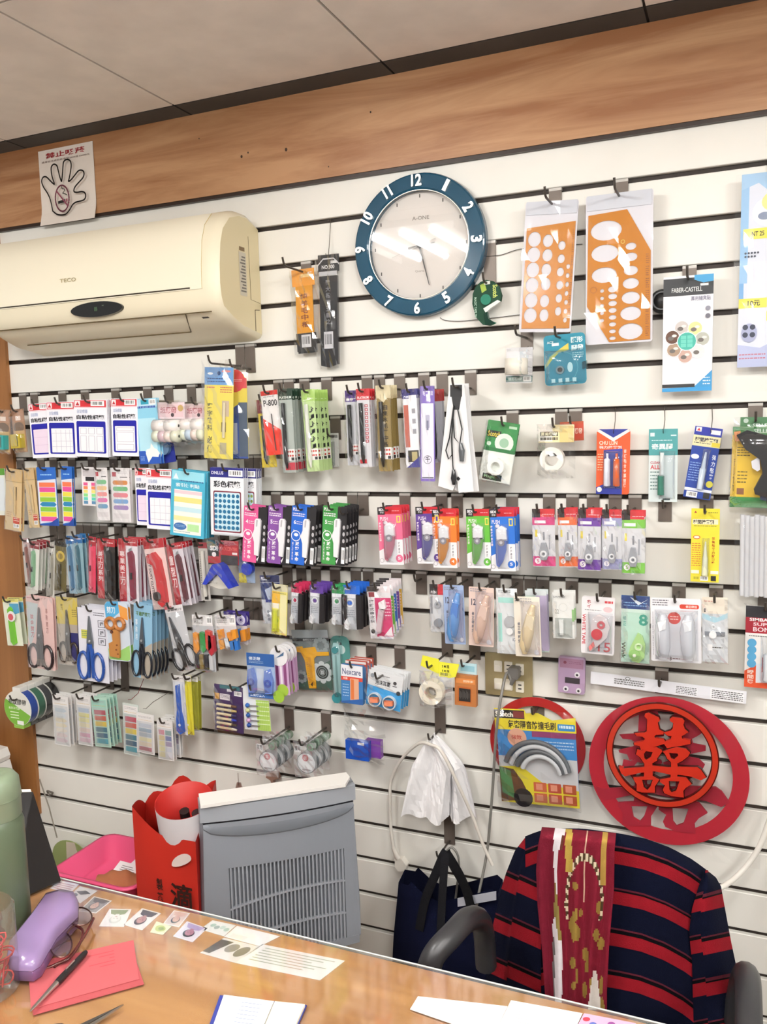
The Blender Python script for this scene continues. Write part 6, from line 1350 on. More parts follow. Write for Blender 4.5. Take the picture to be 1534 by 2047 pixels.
# ------------------------------------------------------------------ no smoking sign
c = at(75, 303, y=.026); d = at(184, 283, y=.026)
t = thing('no_smoking_sign', 'white no smoking notice with a hand outline on the wood board', 'sign', (c.x, -.023, c.z))
w = d.x - c.x; h = c.z - 2.103
b = MB(); b.grid(lambda a, q: (w * a, -.001 - .012 * max(0, q - .8) * 5 * .9, -h * q), 2, 12, '#e6dcd2', 'paper', False)
b.grid(lambda a, q: (w * a, .0 - .012 * max(0, q - .8) * 5 * .9, -h * q), 2, 12, '#d9d0c6', 'paper', False); b.build('sheet', t)
b = MB(); yy = -.003
def ln(pts, wd, col, y=yy, closed=False):
    P_ = [Vector((w * a, 0, -h * q)) for a, q in pts]
    if closed: P_ = P_ + [P_[0]]
    for i in range(len(P_) - 1):
        dd = (P_[i + 1] - P_[i]); L_ = dd.length
        if L_ < 1e-6: continue
        dd /= L_; nn = Vector((dd.z, 0, -dd.x)) * wd / 2; e0 = P_[i] - dd * wd * .3; e1 = P_[i + 1] + dd * wd * .3
        b.quad(*[tuple((p + Vector((0, y, 0)))) for p in (e0 - nn, e1 - nn, e1 + nn, e0 + nn)], col)
# the thumb and lower palm hang in front of the bent lower edge
hand = [(.26, .83), (.23, .68), (.18, .58), (.12, .5), (.09, .42), (.12, .37), (.18, .37), (.25, .43), (.31, .48), (.32, .47), (.29, .38), (.28, .3), (.29, .25), (.335, .225), (.39, .25), (.41, .32), (.43, .4), (.45, .455), (.46, .455), (.48, .38), (.5, .28), (.52, .215), (.58, .195), (.635, .22), (.65, .28), (.63, .36), (.6, .44), (.585, .48), (.64, .46), (.71, .41), (.78, .365), (.85, .375), (.87, .42), (.84, .47), (.76, .52), (.69, .57), (.67, .62), (.72, .64), (.8, .64), (.86, .66), (.875, .71), (.84, .75), (.76, .76), (.69, .765), (.63, .79), (.57, .85), (.5, .895), (.42, .9), (.33, .88)]
hs = smooth_path([(a, 0, q) for a, q in hand] + [(hand[0][0], 0, hand[0][1])], 3)
ln([(p.x, p.z) for p in hs], .0042, '#1f1a17', -.0135)
pts = [(p.x, p.z) for p in hs[:-1]]
cir = [(.45 + .125 * math.cos(2 * math.pi * i / 30), .685 + .17 * math.sin(2 * math.pi * i / 30)) for i in range(31)]
ln(cir, .0045, '#8a4358', -.0138); ln([(.355, .58), (.545, .795)], .0045, '#8a4358', -.0139)
b.add([(w * a, -.0136, -h * q) for a, q in ((.37, .715), (.5, .7), (.5, .74), (.37, .75))], [(0, 1, 2, 3)], '#1d1918', 'paper'); b.add([(w * a, -.0136, -h * q) for a, q in ((.51, .7), (.545, .695), (.545, .735), (.51, .74))], [(0, 1, 2, 3)], '#9a5a66', 'paper')
sm = smooth_path([(.455, 0, .53), (.46, 0, .56), (.5, 0, .57), (.49, 0, .6), (.465, 0, .62), (.5, 0, .63), (.54, 0, .65)], 4); ln([(p.x, p.z) for p in sm], .0022, '#2c3a30', -.0136)
b.text('禁止吸菸', w * .14, -h * .12, w * .86, -h * .045, -.0024, '#a02a30', 'paper', .02); b.text('違者依法處罰新臺幣2000至10000元', w * .06, -h * .17, w * .94, -h * .145, -.0024, '#7a6058', 'paper', .0)
b.build('print', t)

# ------------------------------------------------------------------ wall clock
c = at(836, 490, y=.035)
t = thing('wall_clock', 'round wall clock with dark teal rim and silver numerals', 'clock', (c.x, -.008, c.z), (0, math.radians(1.0), 0))
R = .1685
b = MB(); b.lathe([(R - .004, 0), (R, -.004), (R, -.024), (R - .002, -.0285), (R - .002, -.0285), (R - .005, -.0305), (R - .005, -.0305), (.133, -.033), (.133, -.033), (.1285, -.029), (.1275, -.024), (.1275, -.012)], (0, 0, 0), 'y', '#174a63', 'gloss', 72, False); b.build('rim', t)
b = MB(); b.lathe([(.1295, -.0285), (.1283, -.031), (.1265, -.0285)], (0, 0, 0), 'y', '#d9d6cc', 'metal', 64); b.build('bezel', t)
b = MB(); b.prism(circ(0, 0, .129, None, 64), -.013, -.002, '#e4ded8', 'paper'); b.build('dial', t)
b = MB()
for k in range(12):
    w_ = math.radians(90 - 30 * k); M = Matrix.Rotation(math.radians(-30 * k if k not in () else 0) * -1, 4, 'Y') if False else None
    x, z = .118 * math.cos(w_), .118 * math.sin(w_)
    b.box(x - .0012, x + .0012, -.0142, -.0132, z - .004, z + .004, '#3a3632', 'paper')
b.text('A-ONE', -.02, .062, .024, .071, -.0134, '#8d857c', 'paper'); b.text('Quartz', -.013, -.062, .011, -.056, -.0134, '#a59c92', 'paper'); b.build('dial_print', t)
for k in range(1, 13):
    a = math.radians(90 - 30 * k); s_ = str(k); r_ = .1495
    hgt = .0275; wd = .015 if len(s_) == 1 else .026
    if s_ == '1': wd = .009
    if s_ == '11': wd = .02
    M = Matrix.Translation((r_ * math.cos(a), 0, r_ * math.sin(a))) @ Matrix.Rotation(math.radians(30 * k) if k not in (4, 5, 6, 7, 8) else math.radians(30 * k - 180), 4, 'Y')
    q = MB(); q.text(s_, -wd / 2, -hgt / 2, wd / 2, hgt / 2, -.037, '#d3d3cf', 'metal', .03, -.032, M, 3); q.build('numeral', t)
def hand_(deg, L_, wd, col, y, name, back=.02):
    a = math.radians(90 - deg); q = MB(); dx, dz = math.cos(a), math.sin(a); nx, nz = -dz, dx
    q.prism([(-dx * back + nx * wd, -dz * back + nz * wd), (dx * L_ + nx * wd * .3, dz * L_ + nz * wd * .3), (dx * L_ - nx * wd * .3, dz * L_ - nz * wd * .3), (-dx * back - nx * wd, -dz * back - nz * wd)], y - .001, y, col, 'plastic'); q.build(name, t)
hand_(165, .098, .0026, '#2a2624', -.018, 'minute_hand'); hand_(82, .04, .003, '#5d5955', -.0165, 'hour_hand', .03); hand_(252, .075, .0012, '#b9b4ae', -.0195, 'second_hand', .045)
b = MB(); b.lathe([(.006, -.014), (.006, -.021), (0, -.022)], (0, 0, 0), 'y', '#3a3633', 'plastic', 16); b.build('hub', t)
b = MB(); b.prism(circ(0, 0, .1272, None, 64), -.0262, -.0258, '#fff', 'glass'); b.build('glass', t)

# ------------------------------------------------------------------ air purifier behind the desk
p0 = at(407, 1654, z=.62); p1 = at(709, 1607, z=.62)
ang = math.atan2(p1.y - p0.y, p1.x - p0.x); W_ = math.hypot(p1.x - p0.x, p1.y - p0.y)
ZB = .27
t = thing('air_purifier', 'grey air purifier with slotted front grille and white lid', 'air purifier', ((p0.x + p1.x) / 2, (p0.y + p1.y) / 2, ZB), (0, 0, ang))
hW = W_ / 2; D_ = .07; HS = .62 - ZB
g1, g2, g3 = '#8b9098', '#989da5', '#7a7f87'
# front panel pieces around the grille opening (local x across, y back, z up)
gx0, gx1, gz0, gz1 = -.122, .146, .02, .242
def curve(x): return .012 * (x / hW) ** 2            # gentle bow of the front
def flare(x, z): return x * (1 + .055 * max(0, 1 - z / HS)) if abs(x) > hW - .006 else x
def strip(b, x0, x1, z0f, z1f, col, dep=.008, n=12, mat='plastic'):
    vs = []
    for i in range(n + 1):
        x = x0 + (x1 - x0) * i / n
        a0 = z0f(x) if callable(z0f) else z0f; a1 = z1f(x) if callable(z1f) else z1f
        y = curve(x); vs += [(flare(x, a0), y, a0), (flare(x, a1), y, a1), (flare(x, a0), y + dep, a0), (flare(x, a1), y + dep, a1)]
    fs = []
    for i in range(n):
        q = 4 * i; fs += [(q, q + 4, q + 5, q + 1), (q + 2, q + 3, q + 7, q + 6), (q + 1, q + 5, q + 7, q + 3), (q, q + 2, q + 6, q + 4)]
    fs += [(0, 1, 3, 2), (4 * n, 4 * n + 2, 4 * n + 3, 4 * n + 1)]
    b.add(vs, fs, col, mat)
b = MB()
strip(b, -hW, hW, gz1, HS, g1); strip(b, -hW, gx0, gz0, gz1, g1); strip(b, gx1, hW, gz0, gz1, g1); strip(b, -hW + .004, hW - .004, .0, gz0, g1); b.build('front_panel', t)
b = MB(); strip(b, gx0 - .01, gx1 + .01, gz0 - .01, gz1 + .01, '#050506', .004); o = b.build('grille_backing', t); o.location = (0, .016, 0)
NB = 30; st = (gx1 - gx0) / NB
bar = MB(); bar.box(-st * .22, st * .22, 0, .008, gz0, gz1, g2, 'plastic'); o0 = bar.build('grille_bar', t); o0.location = (gx0 + st * .5, curve(gx0 + st * .5), 0)
for i in range(1, NB):
    x = gx0 + st * (i + .5); o = o0.copy(); COL.objects.link(o); o.parent = t; o.location = (x, curve(x), 0)
for zb in (.15, .07):
    b = MB(); rib = lambda x, zb=zb: zb + .03 * (1 - ((x - .06) / .2) ** 2) - .012
    strip(b, gx0, gx1, lambda x: rib(x) - .0022, lambda x: rib(x) + .0022, g2, .0075, 16); o = b.build('grille_rib', t); o.location = (0, -.0004, 0)
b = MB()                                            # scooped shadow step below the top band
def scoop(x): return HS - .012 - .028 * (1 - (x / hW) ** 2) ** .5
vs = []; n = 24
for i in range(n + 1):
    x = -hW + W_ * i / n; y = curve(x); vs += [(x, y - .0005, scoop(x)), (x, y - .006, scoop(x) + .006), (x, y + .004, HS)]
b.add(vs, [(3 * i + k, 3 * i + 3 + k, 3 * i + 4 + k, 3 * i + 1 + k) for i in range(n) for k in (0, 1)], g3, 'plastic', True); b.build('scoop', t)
b = MB()                                            # body shell
def outline(s): return [(-hW * s, .012), (hW * s, .012), (hW * s + .006, .04), (hW * s, D_), (-hW * s, D_), (-hW * s - .006, .04)]
lv = [(0, .99), (.02, 1.05), (.1, 1.05), (HS, 1.0)]
vs = []
for z, s_ in lv: vs += [(x, y, z) for x, y in outline(s_)]
b.add(vs, [(6 * i + k, 6 * i + (k + 1) % 6, 6 * i + 6 + (k + 1) % 6, 6 * i + 6 + k) for i in range(3) for k in range(6)] + [tuple(range(5, -1, -1)), tuple(range(18, 24))], g3, 'plastic'); b.build('body', t)
b = MB(); strip(b, -hW - .006, hW + .006, HS + .004, HS + .04, '#9fa4ab', .02); b.box(-hW - .006, hW + .006, .03, D_, HS + .004, HS + .04, '#a7acb3', 'plastic'); b.build('top_band', t)
b = MB(); strip(b, -hW + .002, hW - .002, HS + .0005, HS + .004, '#15161c', .012); b.build('air_slot', t)
b = MB(); pl = [(-hW - .004, -.0), (hW - .02, .0), (hW - .002, .03), (hW - .004, D_ - .012), (-hW - .004, D_ - .012)]
vs = [(x, y, HS + .044 + (.003 if y > .02 else 0)) for x, y in pl] + [(x, y, HS + .051 + (.003 if y > .02 else 0)) for x, y in pl]; n = 5
b.add(vs, [tuple(range(n - 1, -1, -1)), tuple(range(n, 2 * n))] + [(i, (i + 1) % n, n + (i + 1) % n, n + i) for i in range(n)], '#ece9e4', 'plastic'); b.build('lid', t)
b = MB(); b.box(-hW + .01, hW - .02, .02, D_ - .01, HS + .038, HS + .046, '#1a1b20', 'plastic'); b.box(-.02, .05, .006, .03, HS + .038, HS + .044, '#b9bec2', 'metal'); b.build('lid_gap', t)

# low cabinet that carries bag, tray and purifier (seen only in the gap between desk and wall)
t = thing('low_cabinet', 'low wooden cabinet between the wall and the desk', 'cabinet', (-1.3, -.3, 0))
b = MB(); b.box(-.38, .3, -.28, .27, .24, .27, '#fff', 'wood_post'); b.build('cabinet_top', t)
b = MB(); b.box(-.37, .28, -.26, .25, .0, .24, '#fff', 'wood_post'); b.build('cabinet_body', t)

# ------------------------------------------------------------------ red carrier bag with paper tube
fl = at(264, 1612, y=.52); fr = Vector((-1.118, -.515, 0)); br = Vector((-1.165, -.36, 0)); bl_ = Vector((-1.375, -.37, 0))
zb = .27
t = thing('red_bag', 'red carrier bag with black brush lettering, open at the top', 'bag', (fl.x, fl.y, zb)); O = Vector((fl.x, fl.y, zb))
def wallp(b, A, B, top, col, n=14, bulge=0.0, zt=None):
    def fn(a, q):
        p = A.lerp(B, a); tz = top(a); dirn = (B - A).normalized(); nn = Vector((dirn.y, -dirn.x, 0))
        z = zb + (tz - zb) * (1 - q)
        return tuple(p + nn * bulge * math.sin(math.pi * a) * math.sin(math.pi * min(1, q * 1.2)) + Vector((0, 0, z)) - O)
    b.grid(fn, n, 10, col, 'plastic', True)
A = Vector((fl.x, fl.y, 0))
ftop = lambda a: fl.z - .062 * math.sin(min(a, .62) / .62 * math.pi / 2) + (.004 if a > .8 else 0)
btop = lambda a: .565 + .075 * min(1, a * 2.2) + .012 * math.sin(a * 14)
b = MB(); wallp(b, A, fr, ftop, '#b52c22', 16, .008); b.build('front_side', t)
b = MB(); wallp(b, bl_, br, btop, '#b0281f', 16, .0); b.build('back_side', t)
b = MB(); wallp(b, bl_, A, lambda a: .565 + (fl.z - .565) * a + .012 * math.sin(a * 3.1), '#ae271e', 10, .0); wallp(b, fr, br, lambda a: ftop(1) + (btop(1) - ftop(1)) * a, '#b8221a', 10, .0); b.build('gusset', t)
b = MB(); b.add([tuple(p + Vector((0, 0, zb + .002)) - O) for p in (A, fr, br, bl_)], [(0, 1, 2, 3)], '#a81f18', 'plastic'); b.build('base', t)
def on_front(a, z, off=.0095):                         # a point on the front side
    p = A.lerp(fr, a); dirn = (fr - A).normalized(); nn = Vector((dirn.y, -dirn.x, 0)); return tuple(p + nn * off + Vector((0, 0, z)) - O)
b = MB(); hp = at(377, 1712, y=.525)
for k in range(1): b.add([on_front(.8 + .16 * math.cos(w_), .53 + .018 * math.sin(w_) * (1 if math.sin(w_) > 0 else .5) + .012 * math.cos(w_)) for w_ in [2 * math.pi * i / 20 for i in range(20)]], [tuple(range(20))], '#e3d5d0', 'paper')
b.build('handle_hole', t)
dirn = (fr - A).normalized(); Mf = Matrix(((dirn.x, -dirn.y, 0), (dirn.y, dirn.x, 0), (0, 0, 1))).to_4x4()
LW = (fr - A).length
b = MB()
for s_, a0, z0, a1, z1 in (('滴', .6, .418, .95, .478), ('水', .6, .35, .95, .405), ('製', .38, .452, .48, .48), ('茶', .38, .425, .48, .447), ('一', .39, .414, .47, .419), ('品', .38, .39, .48, .41), ('坊', .38, .36, .48, .385)):
    M = Matrix.Translation(A + Vector((0, 0, 0)) - O) @ Mf @ Matrix.Translation((0, -.0105, 0))
    b.text(s_, a0 * LW, z0, a1 * LW, z1, 0, '#2c1512', 'paper', .02, None, M)
b.build('lettering', t)
c = at(384, 1618, y=.43)
t = thing('paper_tube', 'white paper tube standing in the red bag, red inside', 'paper tube', (c.x - .006, -.425, .46), (math.radians(14), math.radians(5), 0))
b = MB(); b.lathe([(.066, 0), (.066, .195)], (0, 0, 0), 'z', '#e9e6ea', 'paper', 36); b.build('outer_wall', t)
b = MB(); b.lathe([(.0645, .0), (.0645, .195), (.066, .1952)], (0, 0, 0), 'z', '#b5231c', 'paper', 36); b.lathe([(.0, .01), (.0645, .01)], (0, 0, 0), 'z', '#8a1b16', 'paper', 36); b.build('inner_wall', t)
for k, (dx, dy) in enumerate(((-.018, .02), (.02, .03))):
    b = MB(); b.tube([(dx, dy, .02), (dx * .8, dy * .6, .15)], .012, '#1c1a1b', 'plastic', 10); tag(b.build('dark_bottle', loc=t.location, rot=t.rotation_euler), 'dark round stick %s inside the white paper tube' % ('on the left', 'on the right')[k], 'stick')

# ------------------------------------------------------------------ pink tray with odds and ends
b = MB(); b.box(-1.55, -1.32, -.5, -.3, .2705, .368, '#b08a5a', 'matte')
for x in (-1.54, -1.5, -1.4): b.box(x, x + .001, -.5005, -.5, .28, .36, '#8c6a40', 'matte')
tag(b.build('cardboard_box'), 'plain brown cardboard box under the pink tray', 'box')
tx0, tx1, ty0, ty1, tz = -1.555, -1.312, -.515, -.31, .425
t = thing('plastic_tray', 'bright pink plastic tray holding papers and a brown pouch', 'tray', ((tx0 + tx1) / 2, (ty0 + ty1) / 2, .368)); ox, oy = t.location.x, t.location.y
def rr2(x0, x1, y0, y1, r, z): return [(x - ox, y - oy, z - .368) for x, y in rrect(x0, x1, y0, y1, r, 5)]
b = MB(); lv = [rr2(tx0 - .006, tx1 + .006, ty0 - .006, ty1 + .006, .035, tz - .004), rr2(tx0 - .006, tx1 + .006, ty0 - .006, ty1 + .006, .035, tz), rr2(tx0 + .004, tx1 - .004, ty0 + .004, ty1 - .004, .03, tz), rr2(tx0 + .02, tx1 - .02, ty0 + .02, ty1 - .02, .022, .371)]
n = len(lv[0]); vs = sum(lv, [])
b.add(vs, [(i * n + k, i * n + (k + 1) % n, (i + 1) * n + (k + 1) % n, (i + 1) * n + k) for i in range(3) for k in range(n)] + [tuple(range(3 * n, 4 * n))], '#e0527e', 'plastic', True); b.build('basin', t)
b = MB(); lv = [rr2(tx0, tx1, ty0, ty1, .033, tz - .004), rr2(tx0 + .016, tx1 - .016, ty0 + .016, ty1 - .016, .024, .3685)]
vs = sum(lv, []); b.add(vs, [(k, (k + 1) % n, n + (k + 1) % n, n + k) for k in range(n)] + [tuple(range(n, 2 * n))], '#d84674', 'plastic', True); b.build('outer_side', t)
for k, (x, y, r_) in enumerate(((-1.375, -.35, .3), (-1.39, -.38, -.2), (-1.37, -.40, .5), (-1.40, -.415, .1), (-1.365, -.375, -.5))):
    b = MB(); b.box(-.036, .036, -.017, .017, 0, .0008, '#ece8ea', 'paper')
    for q in range(3): b.box(-.022, .02 - .006 * q, -.008 + .006 * q, -.006 + .006 * q, .0008, .001, '#8a868a', 'paper')
    tag(b.build('receipt', loc=(x, y, .39 + .006 * k), rot=(.3, .1, r_)), 'small white printed slip in the pink tray, %s' % ('lowest and nearest the wall', 'second from the bottom', 'in the middle of the pile', 'nearest the brown pouch', 'topmost and nearest the red bag')[k], 'paper slip', 'paper slips in the pink tray')
q = at(225, 1742, z=.41); b = MB()
b.grid(lambda a, c_: (-.062 + .124 * a, -.04 + .08 * c_, .042 * math.sin(math.pi * min(1, max(0, c_))) * (.7 + .3 * math.sin(a * 4)) + .003 * math.sin(a * 22 + c_ * 3)), 18, 8, '#9c5f3c', 'matte'); b.grid(lambda a, c_: (-.062 + .124 * a, -.04 + .08 * c_, 0), 4, 2, '#8a5030', 'matte')
tag(b.build('pouch', loc=(-1.385, -.455, .386), rot=(0, 0, .45)), 'brown folded leather pouch lying in the pink tray', 'pouch')
b = MB(); b.lathe([(0, 0), (.012, 0), (.013, .004), (.013, .03), (.011, .034), (0, .034)], (0, 0, 0), 'z', '#262224', 'plastic', 20)
tag(b.build('ink_pot', loc=(-1.455, -.425, .378), rot=(1.2, .3, 0)), 'small black round pot lying in the pink tray', 'pot')
# round fan behind the tray, handle up
c = at(146, 1722, y=.05); t = thing('hand_fan', 'round olive green hand fan with its thin handle pointing up', 'fan', (c.x, -.05, c.z), (.12, 0, 0))
b = MB(); b.prism(circ(0, 0, .082, .075, 36), -.002, 0, '#8f9c62', 'paper'); b.build('leaf', t)
b = MB(); b.prism([(-.012, .07), (.022, .072), (.04, -.03), (-.034, -.06)], -.0026, -.002, '#cbbfae', 'paper'); b.build('panel', t)
e = at(94, 1550, y=.03); e2 = at(118, 1672, y=.045)
b = MB(); b.tube([e2 - Vector((c.x, -.05, c.z)), at(108, 1610, y=.035) - Vector((c.x, -.05, c.z)), e - Vector((c.x, -.05, c.z))], .0022, '#8d877c', 'plastic', 6); b.build('handle', t)
q = at(100, 1583, y=.02); b = MB(); b.tube(smooth_path([(-.012, -.006, -.004), (0, -.016, .006), (.012, -.008, -.002), (.002, -.014, -.008), (-.01, -.01, .004)], 4), .003, '#5a544c', 'plastic', 6)
tag(b.build('cord_knot', loc=(q.x, -.012, q.z)), 'dark knotted cord holding the fan handle at the groove', 'cord')
# white machine at the left edge
t = thing('printer', 'white office machine at the left edge beside the wood panel', 'printer', (-2.315, -.3, -.0))
b = MB(); b.prism([(-.19, .27), (.2, .27), (.2, .42), (.187, .472), (-.19, .476)], -.12, .2, '#dcdad6', 'plastic'); b.build('housing', t)
b = MB(); b.prism([(-.19, .478), (.185, .474), (.19, .488), (.18, .512), (-.19, .525)], -.125, .2, '#e6e4df', 'plastic'); b.build('lid', t)
b = MB(); b.prism([(-.19, .3), (.15, .3), (.155, .42), (-.19, .42)], -.2, -.122, '#e2e0db', 'plastic'); b.build('front_tray', t)
b = MB(); b.box(-.19, .18, -.11, .18, 0, .27, '#d8d5cf', 'plastic'); b.build('base', t)

# ------------------------------------------------------------------ desk
ZD = .75; YB = -.982
t = thing('desk', 'wooden desk with a clear vinyl cover in the foreground', 'desk', (-.7, -1.35, 0))
ox, oy = -.7, -1.35
b = MB(); b.box(-1.95 - ox, .5 - ox, -1.78 - oy, YB - oy, ZD - .028, ZD, '#fff', 'wood_desk'); b.build('desk_top', t)
for x in (-1.9, .41):
    b = MB(); b.box(x - ox, x + .04 - ox, -1.72 - oy, YB - .03 - oy, 0, ZD - .028, '#fff', 'wood_desk'); b.build('side_panel', t)
b = MB(); b.box(-1.86 - ox, .41 - ox, YB - .06 - oy, YB - .045 - oy, .1, ZD - .028, '#fff', 'wood_desk'); b.build('back_panel', t)
b = MB(); b.box(-1.95 - ox, .5 - ox, -1.78 - oy, YB + .003 - oy, ZD + .0018, ZD + .0030, '#f4f6f6', 'film'); b.build('vinyl_cover', t)
b = MB(); b.tube([(-1.95 - ox, YB + .003 - oy, ZD + .0024), (.5 - ox, YB + .003 - oy, ZD + .0024)], .0012, '#c9cdc9', 'gloss', 6); b.build('cover_edge', t)
ZT = ZD + .0032

def dp(u, v, z=ZD): return at(u, v, z=z)
def flat(name, label, cat, quad, z, col, th=.0004, deco=None, group=None, mat='paper'):
    """sheet on the desk from its four picture corners: far-left, far-right, near-right, near-left"""
    P_ = [dp(u, v, z) for u, v in quad]; c = sum(P_, Vector()) / len(P_); b = MB(); n = len(P_)
    vs = [(p.x - c.x, p.y - c.y, 0) for p in P_] + [(p.x - c.x, p.y - c.y, th) for p in P_]
    b.add(vs, [tuple(range(n - 1, -1, -1)), tuple(range(n, 2 * n))] + [(i, (i + 1) % n, n + (i + 1) % n, n + i) for i in range(n)], col, mat)
    t = thing(name, label, cat, (c.x, c.y, z), group=group); b.build('sheet', t)
    if deco:
        q = MB(); A, B, C_, D_2 = [p - c for p in P_[:4]]
        def uv(a, s_): return (A.lerp(B, a)).lerp(D_2.lerp(C_, a), s_)
        k = [0]
        def poly(pts, colr):
            k[0] += 1; q.add([(uv(a, s_).x, uv(a, s_).y, th + .00003 + .00002 * k[0]) for a, s_ in pts], [tuple(range(len(pts)))], colr, 'paper')
        def ell(a, s_, ra, rs, colr): poly([(a + ra * math.cos(2 * math.pi * i / 16), s_ + rs * math.sin(2 * math.pi * i / 16)) for i in range(16)], colr)
        deco(poly, ell); q.build('print', t)
    return t
def portrait(hair, skin, dress, bg='#e9e7e4'):
    def d(poly, ell):
        poly([(.06, .05), (.94, .05), (.94, .95), (.06, .95)], bg); poly([(.1, .05), (.9, .05), (.8, .3), (.5, .38), (.2, .3)], dress)
        poly([(.42, .3), (.58, .3), (.58, .45), (.42, .45)], skin); ell(.5, .6, .25, .24, hair); ell(.5, .55, .19, .19, skin); ell(.43, .55, .025, .015, '#3a2e2c'); ell(.57, .55, .025, .015, '#3a2e2c'); ell(.5, .46, .05, .012, '#a8605c')
    return d
zp = ZD + .0004
flat('id_photo', 'portrait photo with dark grey background half under the pencil case', 'photo', [(188, 1792), (224, 1801), (192, 1826), (157, 1822)], zp, '#ece9e6', deco=portrait('#2d2725', '#c99f90', '#4a4342', '#8d8a88'))
flat('id_photo', 'portrait photo with green clothing and pale face', 'photo', [(219, 1817), (263, 1818), (248, 1853), (198, 1852)], zp, '#ece9e6', deco=portrait('#c9cfc8', '#dfe0da', '#7c8f5c'))
flat('id_photo', 'portrait photo with dark navy jacket', 'photo', [(284, 1816), (322, 1826), (284, 1860), (247, 1849)], zp, '#ece9e6', deco=portrait('#2a2426', '#b98a86', '#2c2a3a'))
flat('id_photo', 'portrait photo of a pale shirt beside the desk edge', 'photo', [(348, 1820), (380, 1826), (358, 1854), (326, 1847)], zp, '#ece9e6', deco=portrait('#2c2622', '#d0a595', '#d9b3a2', '#dcc9bf'))
flat('id_photo', 'small green and yellow stamp sized picture', 'photo', [(313, 1842), (343, 1852), (326, 1869), (300, 1864)], zp + .0004, '#e6e9c4', deco=lambda poly, ell: (ell(.5, .5, .35, .3, '#b5c86a'), ell(.55, .5, .18, .16, '#7f9a48')))
flat('id_photo', 'portrait photo with striped purple and white clothing', 'photo', [(374, 1842), (415, 1856), (385, 1884), (346, 1872)], zp, '#e9e6ec', deco=portrait('#2a2030', '#b98496', '#b5a3cc', '#e2deea'))
flat('id_photo', 'black and white print at the back corner of the desk', 'photo', [(160, 1772), (195, 1781), (160, 1806), (140, 1790)], zp, '#e6e4e6', deco=lambda poly, ell: (poly([(.1, .5), (.5, .2), (.9, .3), (.5, .6)], '#5a5a62'), ell(.25, .75, .15, .12, '#4f6078')))
flat('print_sheet', 'white printed sheet at the far desk corner under the tray', 'paper', [(118, 1760), (158, 1768), (140, 1786), (100, 1776)], zp, '#e4dfe4', deco=lambda poly, ell: [poly([(.1, .2 + .2 * i), (.9, .2 + .2 * i), (.9, .28 + .2 * i), (.1, .28 + .2 * i)], '#b98a98') for i in range(4)])
flat('print_sheet', 'glossy white printed card along the desk edge, nearest the photos', 'paper', [(425, 1840), (472, 1850), (448, 1872), (400, 1858)], zp, '#e9ebe8', deco=lambda poly, ell: [ell(.25 + .2 * i, .4 + .1 * (i % 2), .1, .16, ('#a9c4b8', '#9fb0ac', '#c2d4cc')[i % 3]) for i in range(4)])
flat('print_sheet', 'large blank white sheet along the desk edge', 'paper', [(474, 1851), (560, 1872), (520, 1892), (448, 1873)], zp, '#efeeec', deco=lambda poly, ell: poly([(.1, .6), (.5, .6), (.5, .9), (.1, .9)], '#e2e2e0'))
flat('print_sheet', 'black and white picture sheet below the blank white one', 'paper', [(448, 1875), (520, 1893), (470, 1925), (400, 1905)], zp, '#dedcda', deco=lambda poly, ell: (poly([(.0, .1), (.35, .1), (.2, .9), (.0, .9)], '#4a4644'), ell(.5, .4, .15, .25, '#8d8986'), ell(.8, .45, .14, .3, '#77736f')))
flat('print_sheet', 'white text sheet on the desk, partly out of sight below the purifier', 'paper', [(525, 1888), (690, 1921), (640, 1960), (470, 1925)], zp, '#eceae6', deco=lambda poly, ell: [poly([(.08, .12 + .12 * i), (.92 - .1 * (i % 3), .12 + .12 * i), (.92 - .1 * (i % 3), .16 + .12 * i), (.08, .16 + .12 * i)], '#a9b09c') for i in range(6)])
flat('print_sheet', 'white paper sheet with slanted edge near the bottom middle', 'paper', [(836, 1992), (1015, 2012), (985, 2075), (820, 2018)], ZT, '#efefee')
flat('print_sheet', 'white note sheet with faint handwriting near the bottom right', 'paper', [(1022, 2000), (1165, 2026), (1140, 2080), (995, 2055)], ZT, '#efefee', deco=lambda poly, ell: [poly([(.15, .2 + .12 * i), (.8 - .1 * (i % 3), .24 + .12 * i), (.8 - .1 * (i % 3), .25 + .12 * i), (.15, .215 + .12 * i)], '#9aa0a8') for i in range(6)])
flat('print_sheet', 'colourful flower printed card at the bottom right desk edge', 'paper', [(1168, 2026), (1272, 2046), (1255, 2080), (1150, 2060)], ZT, '#d9a6c0', deco=lambda poly, ell: [ell(.1 + .16 * i, .3 + .2 * (i % 3), .07, .12, ('#c0384a', '#5a6ab0', '#e9d9e2', '#8d4a8c')[i % 4]) for i in range(6)])
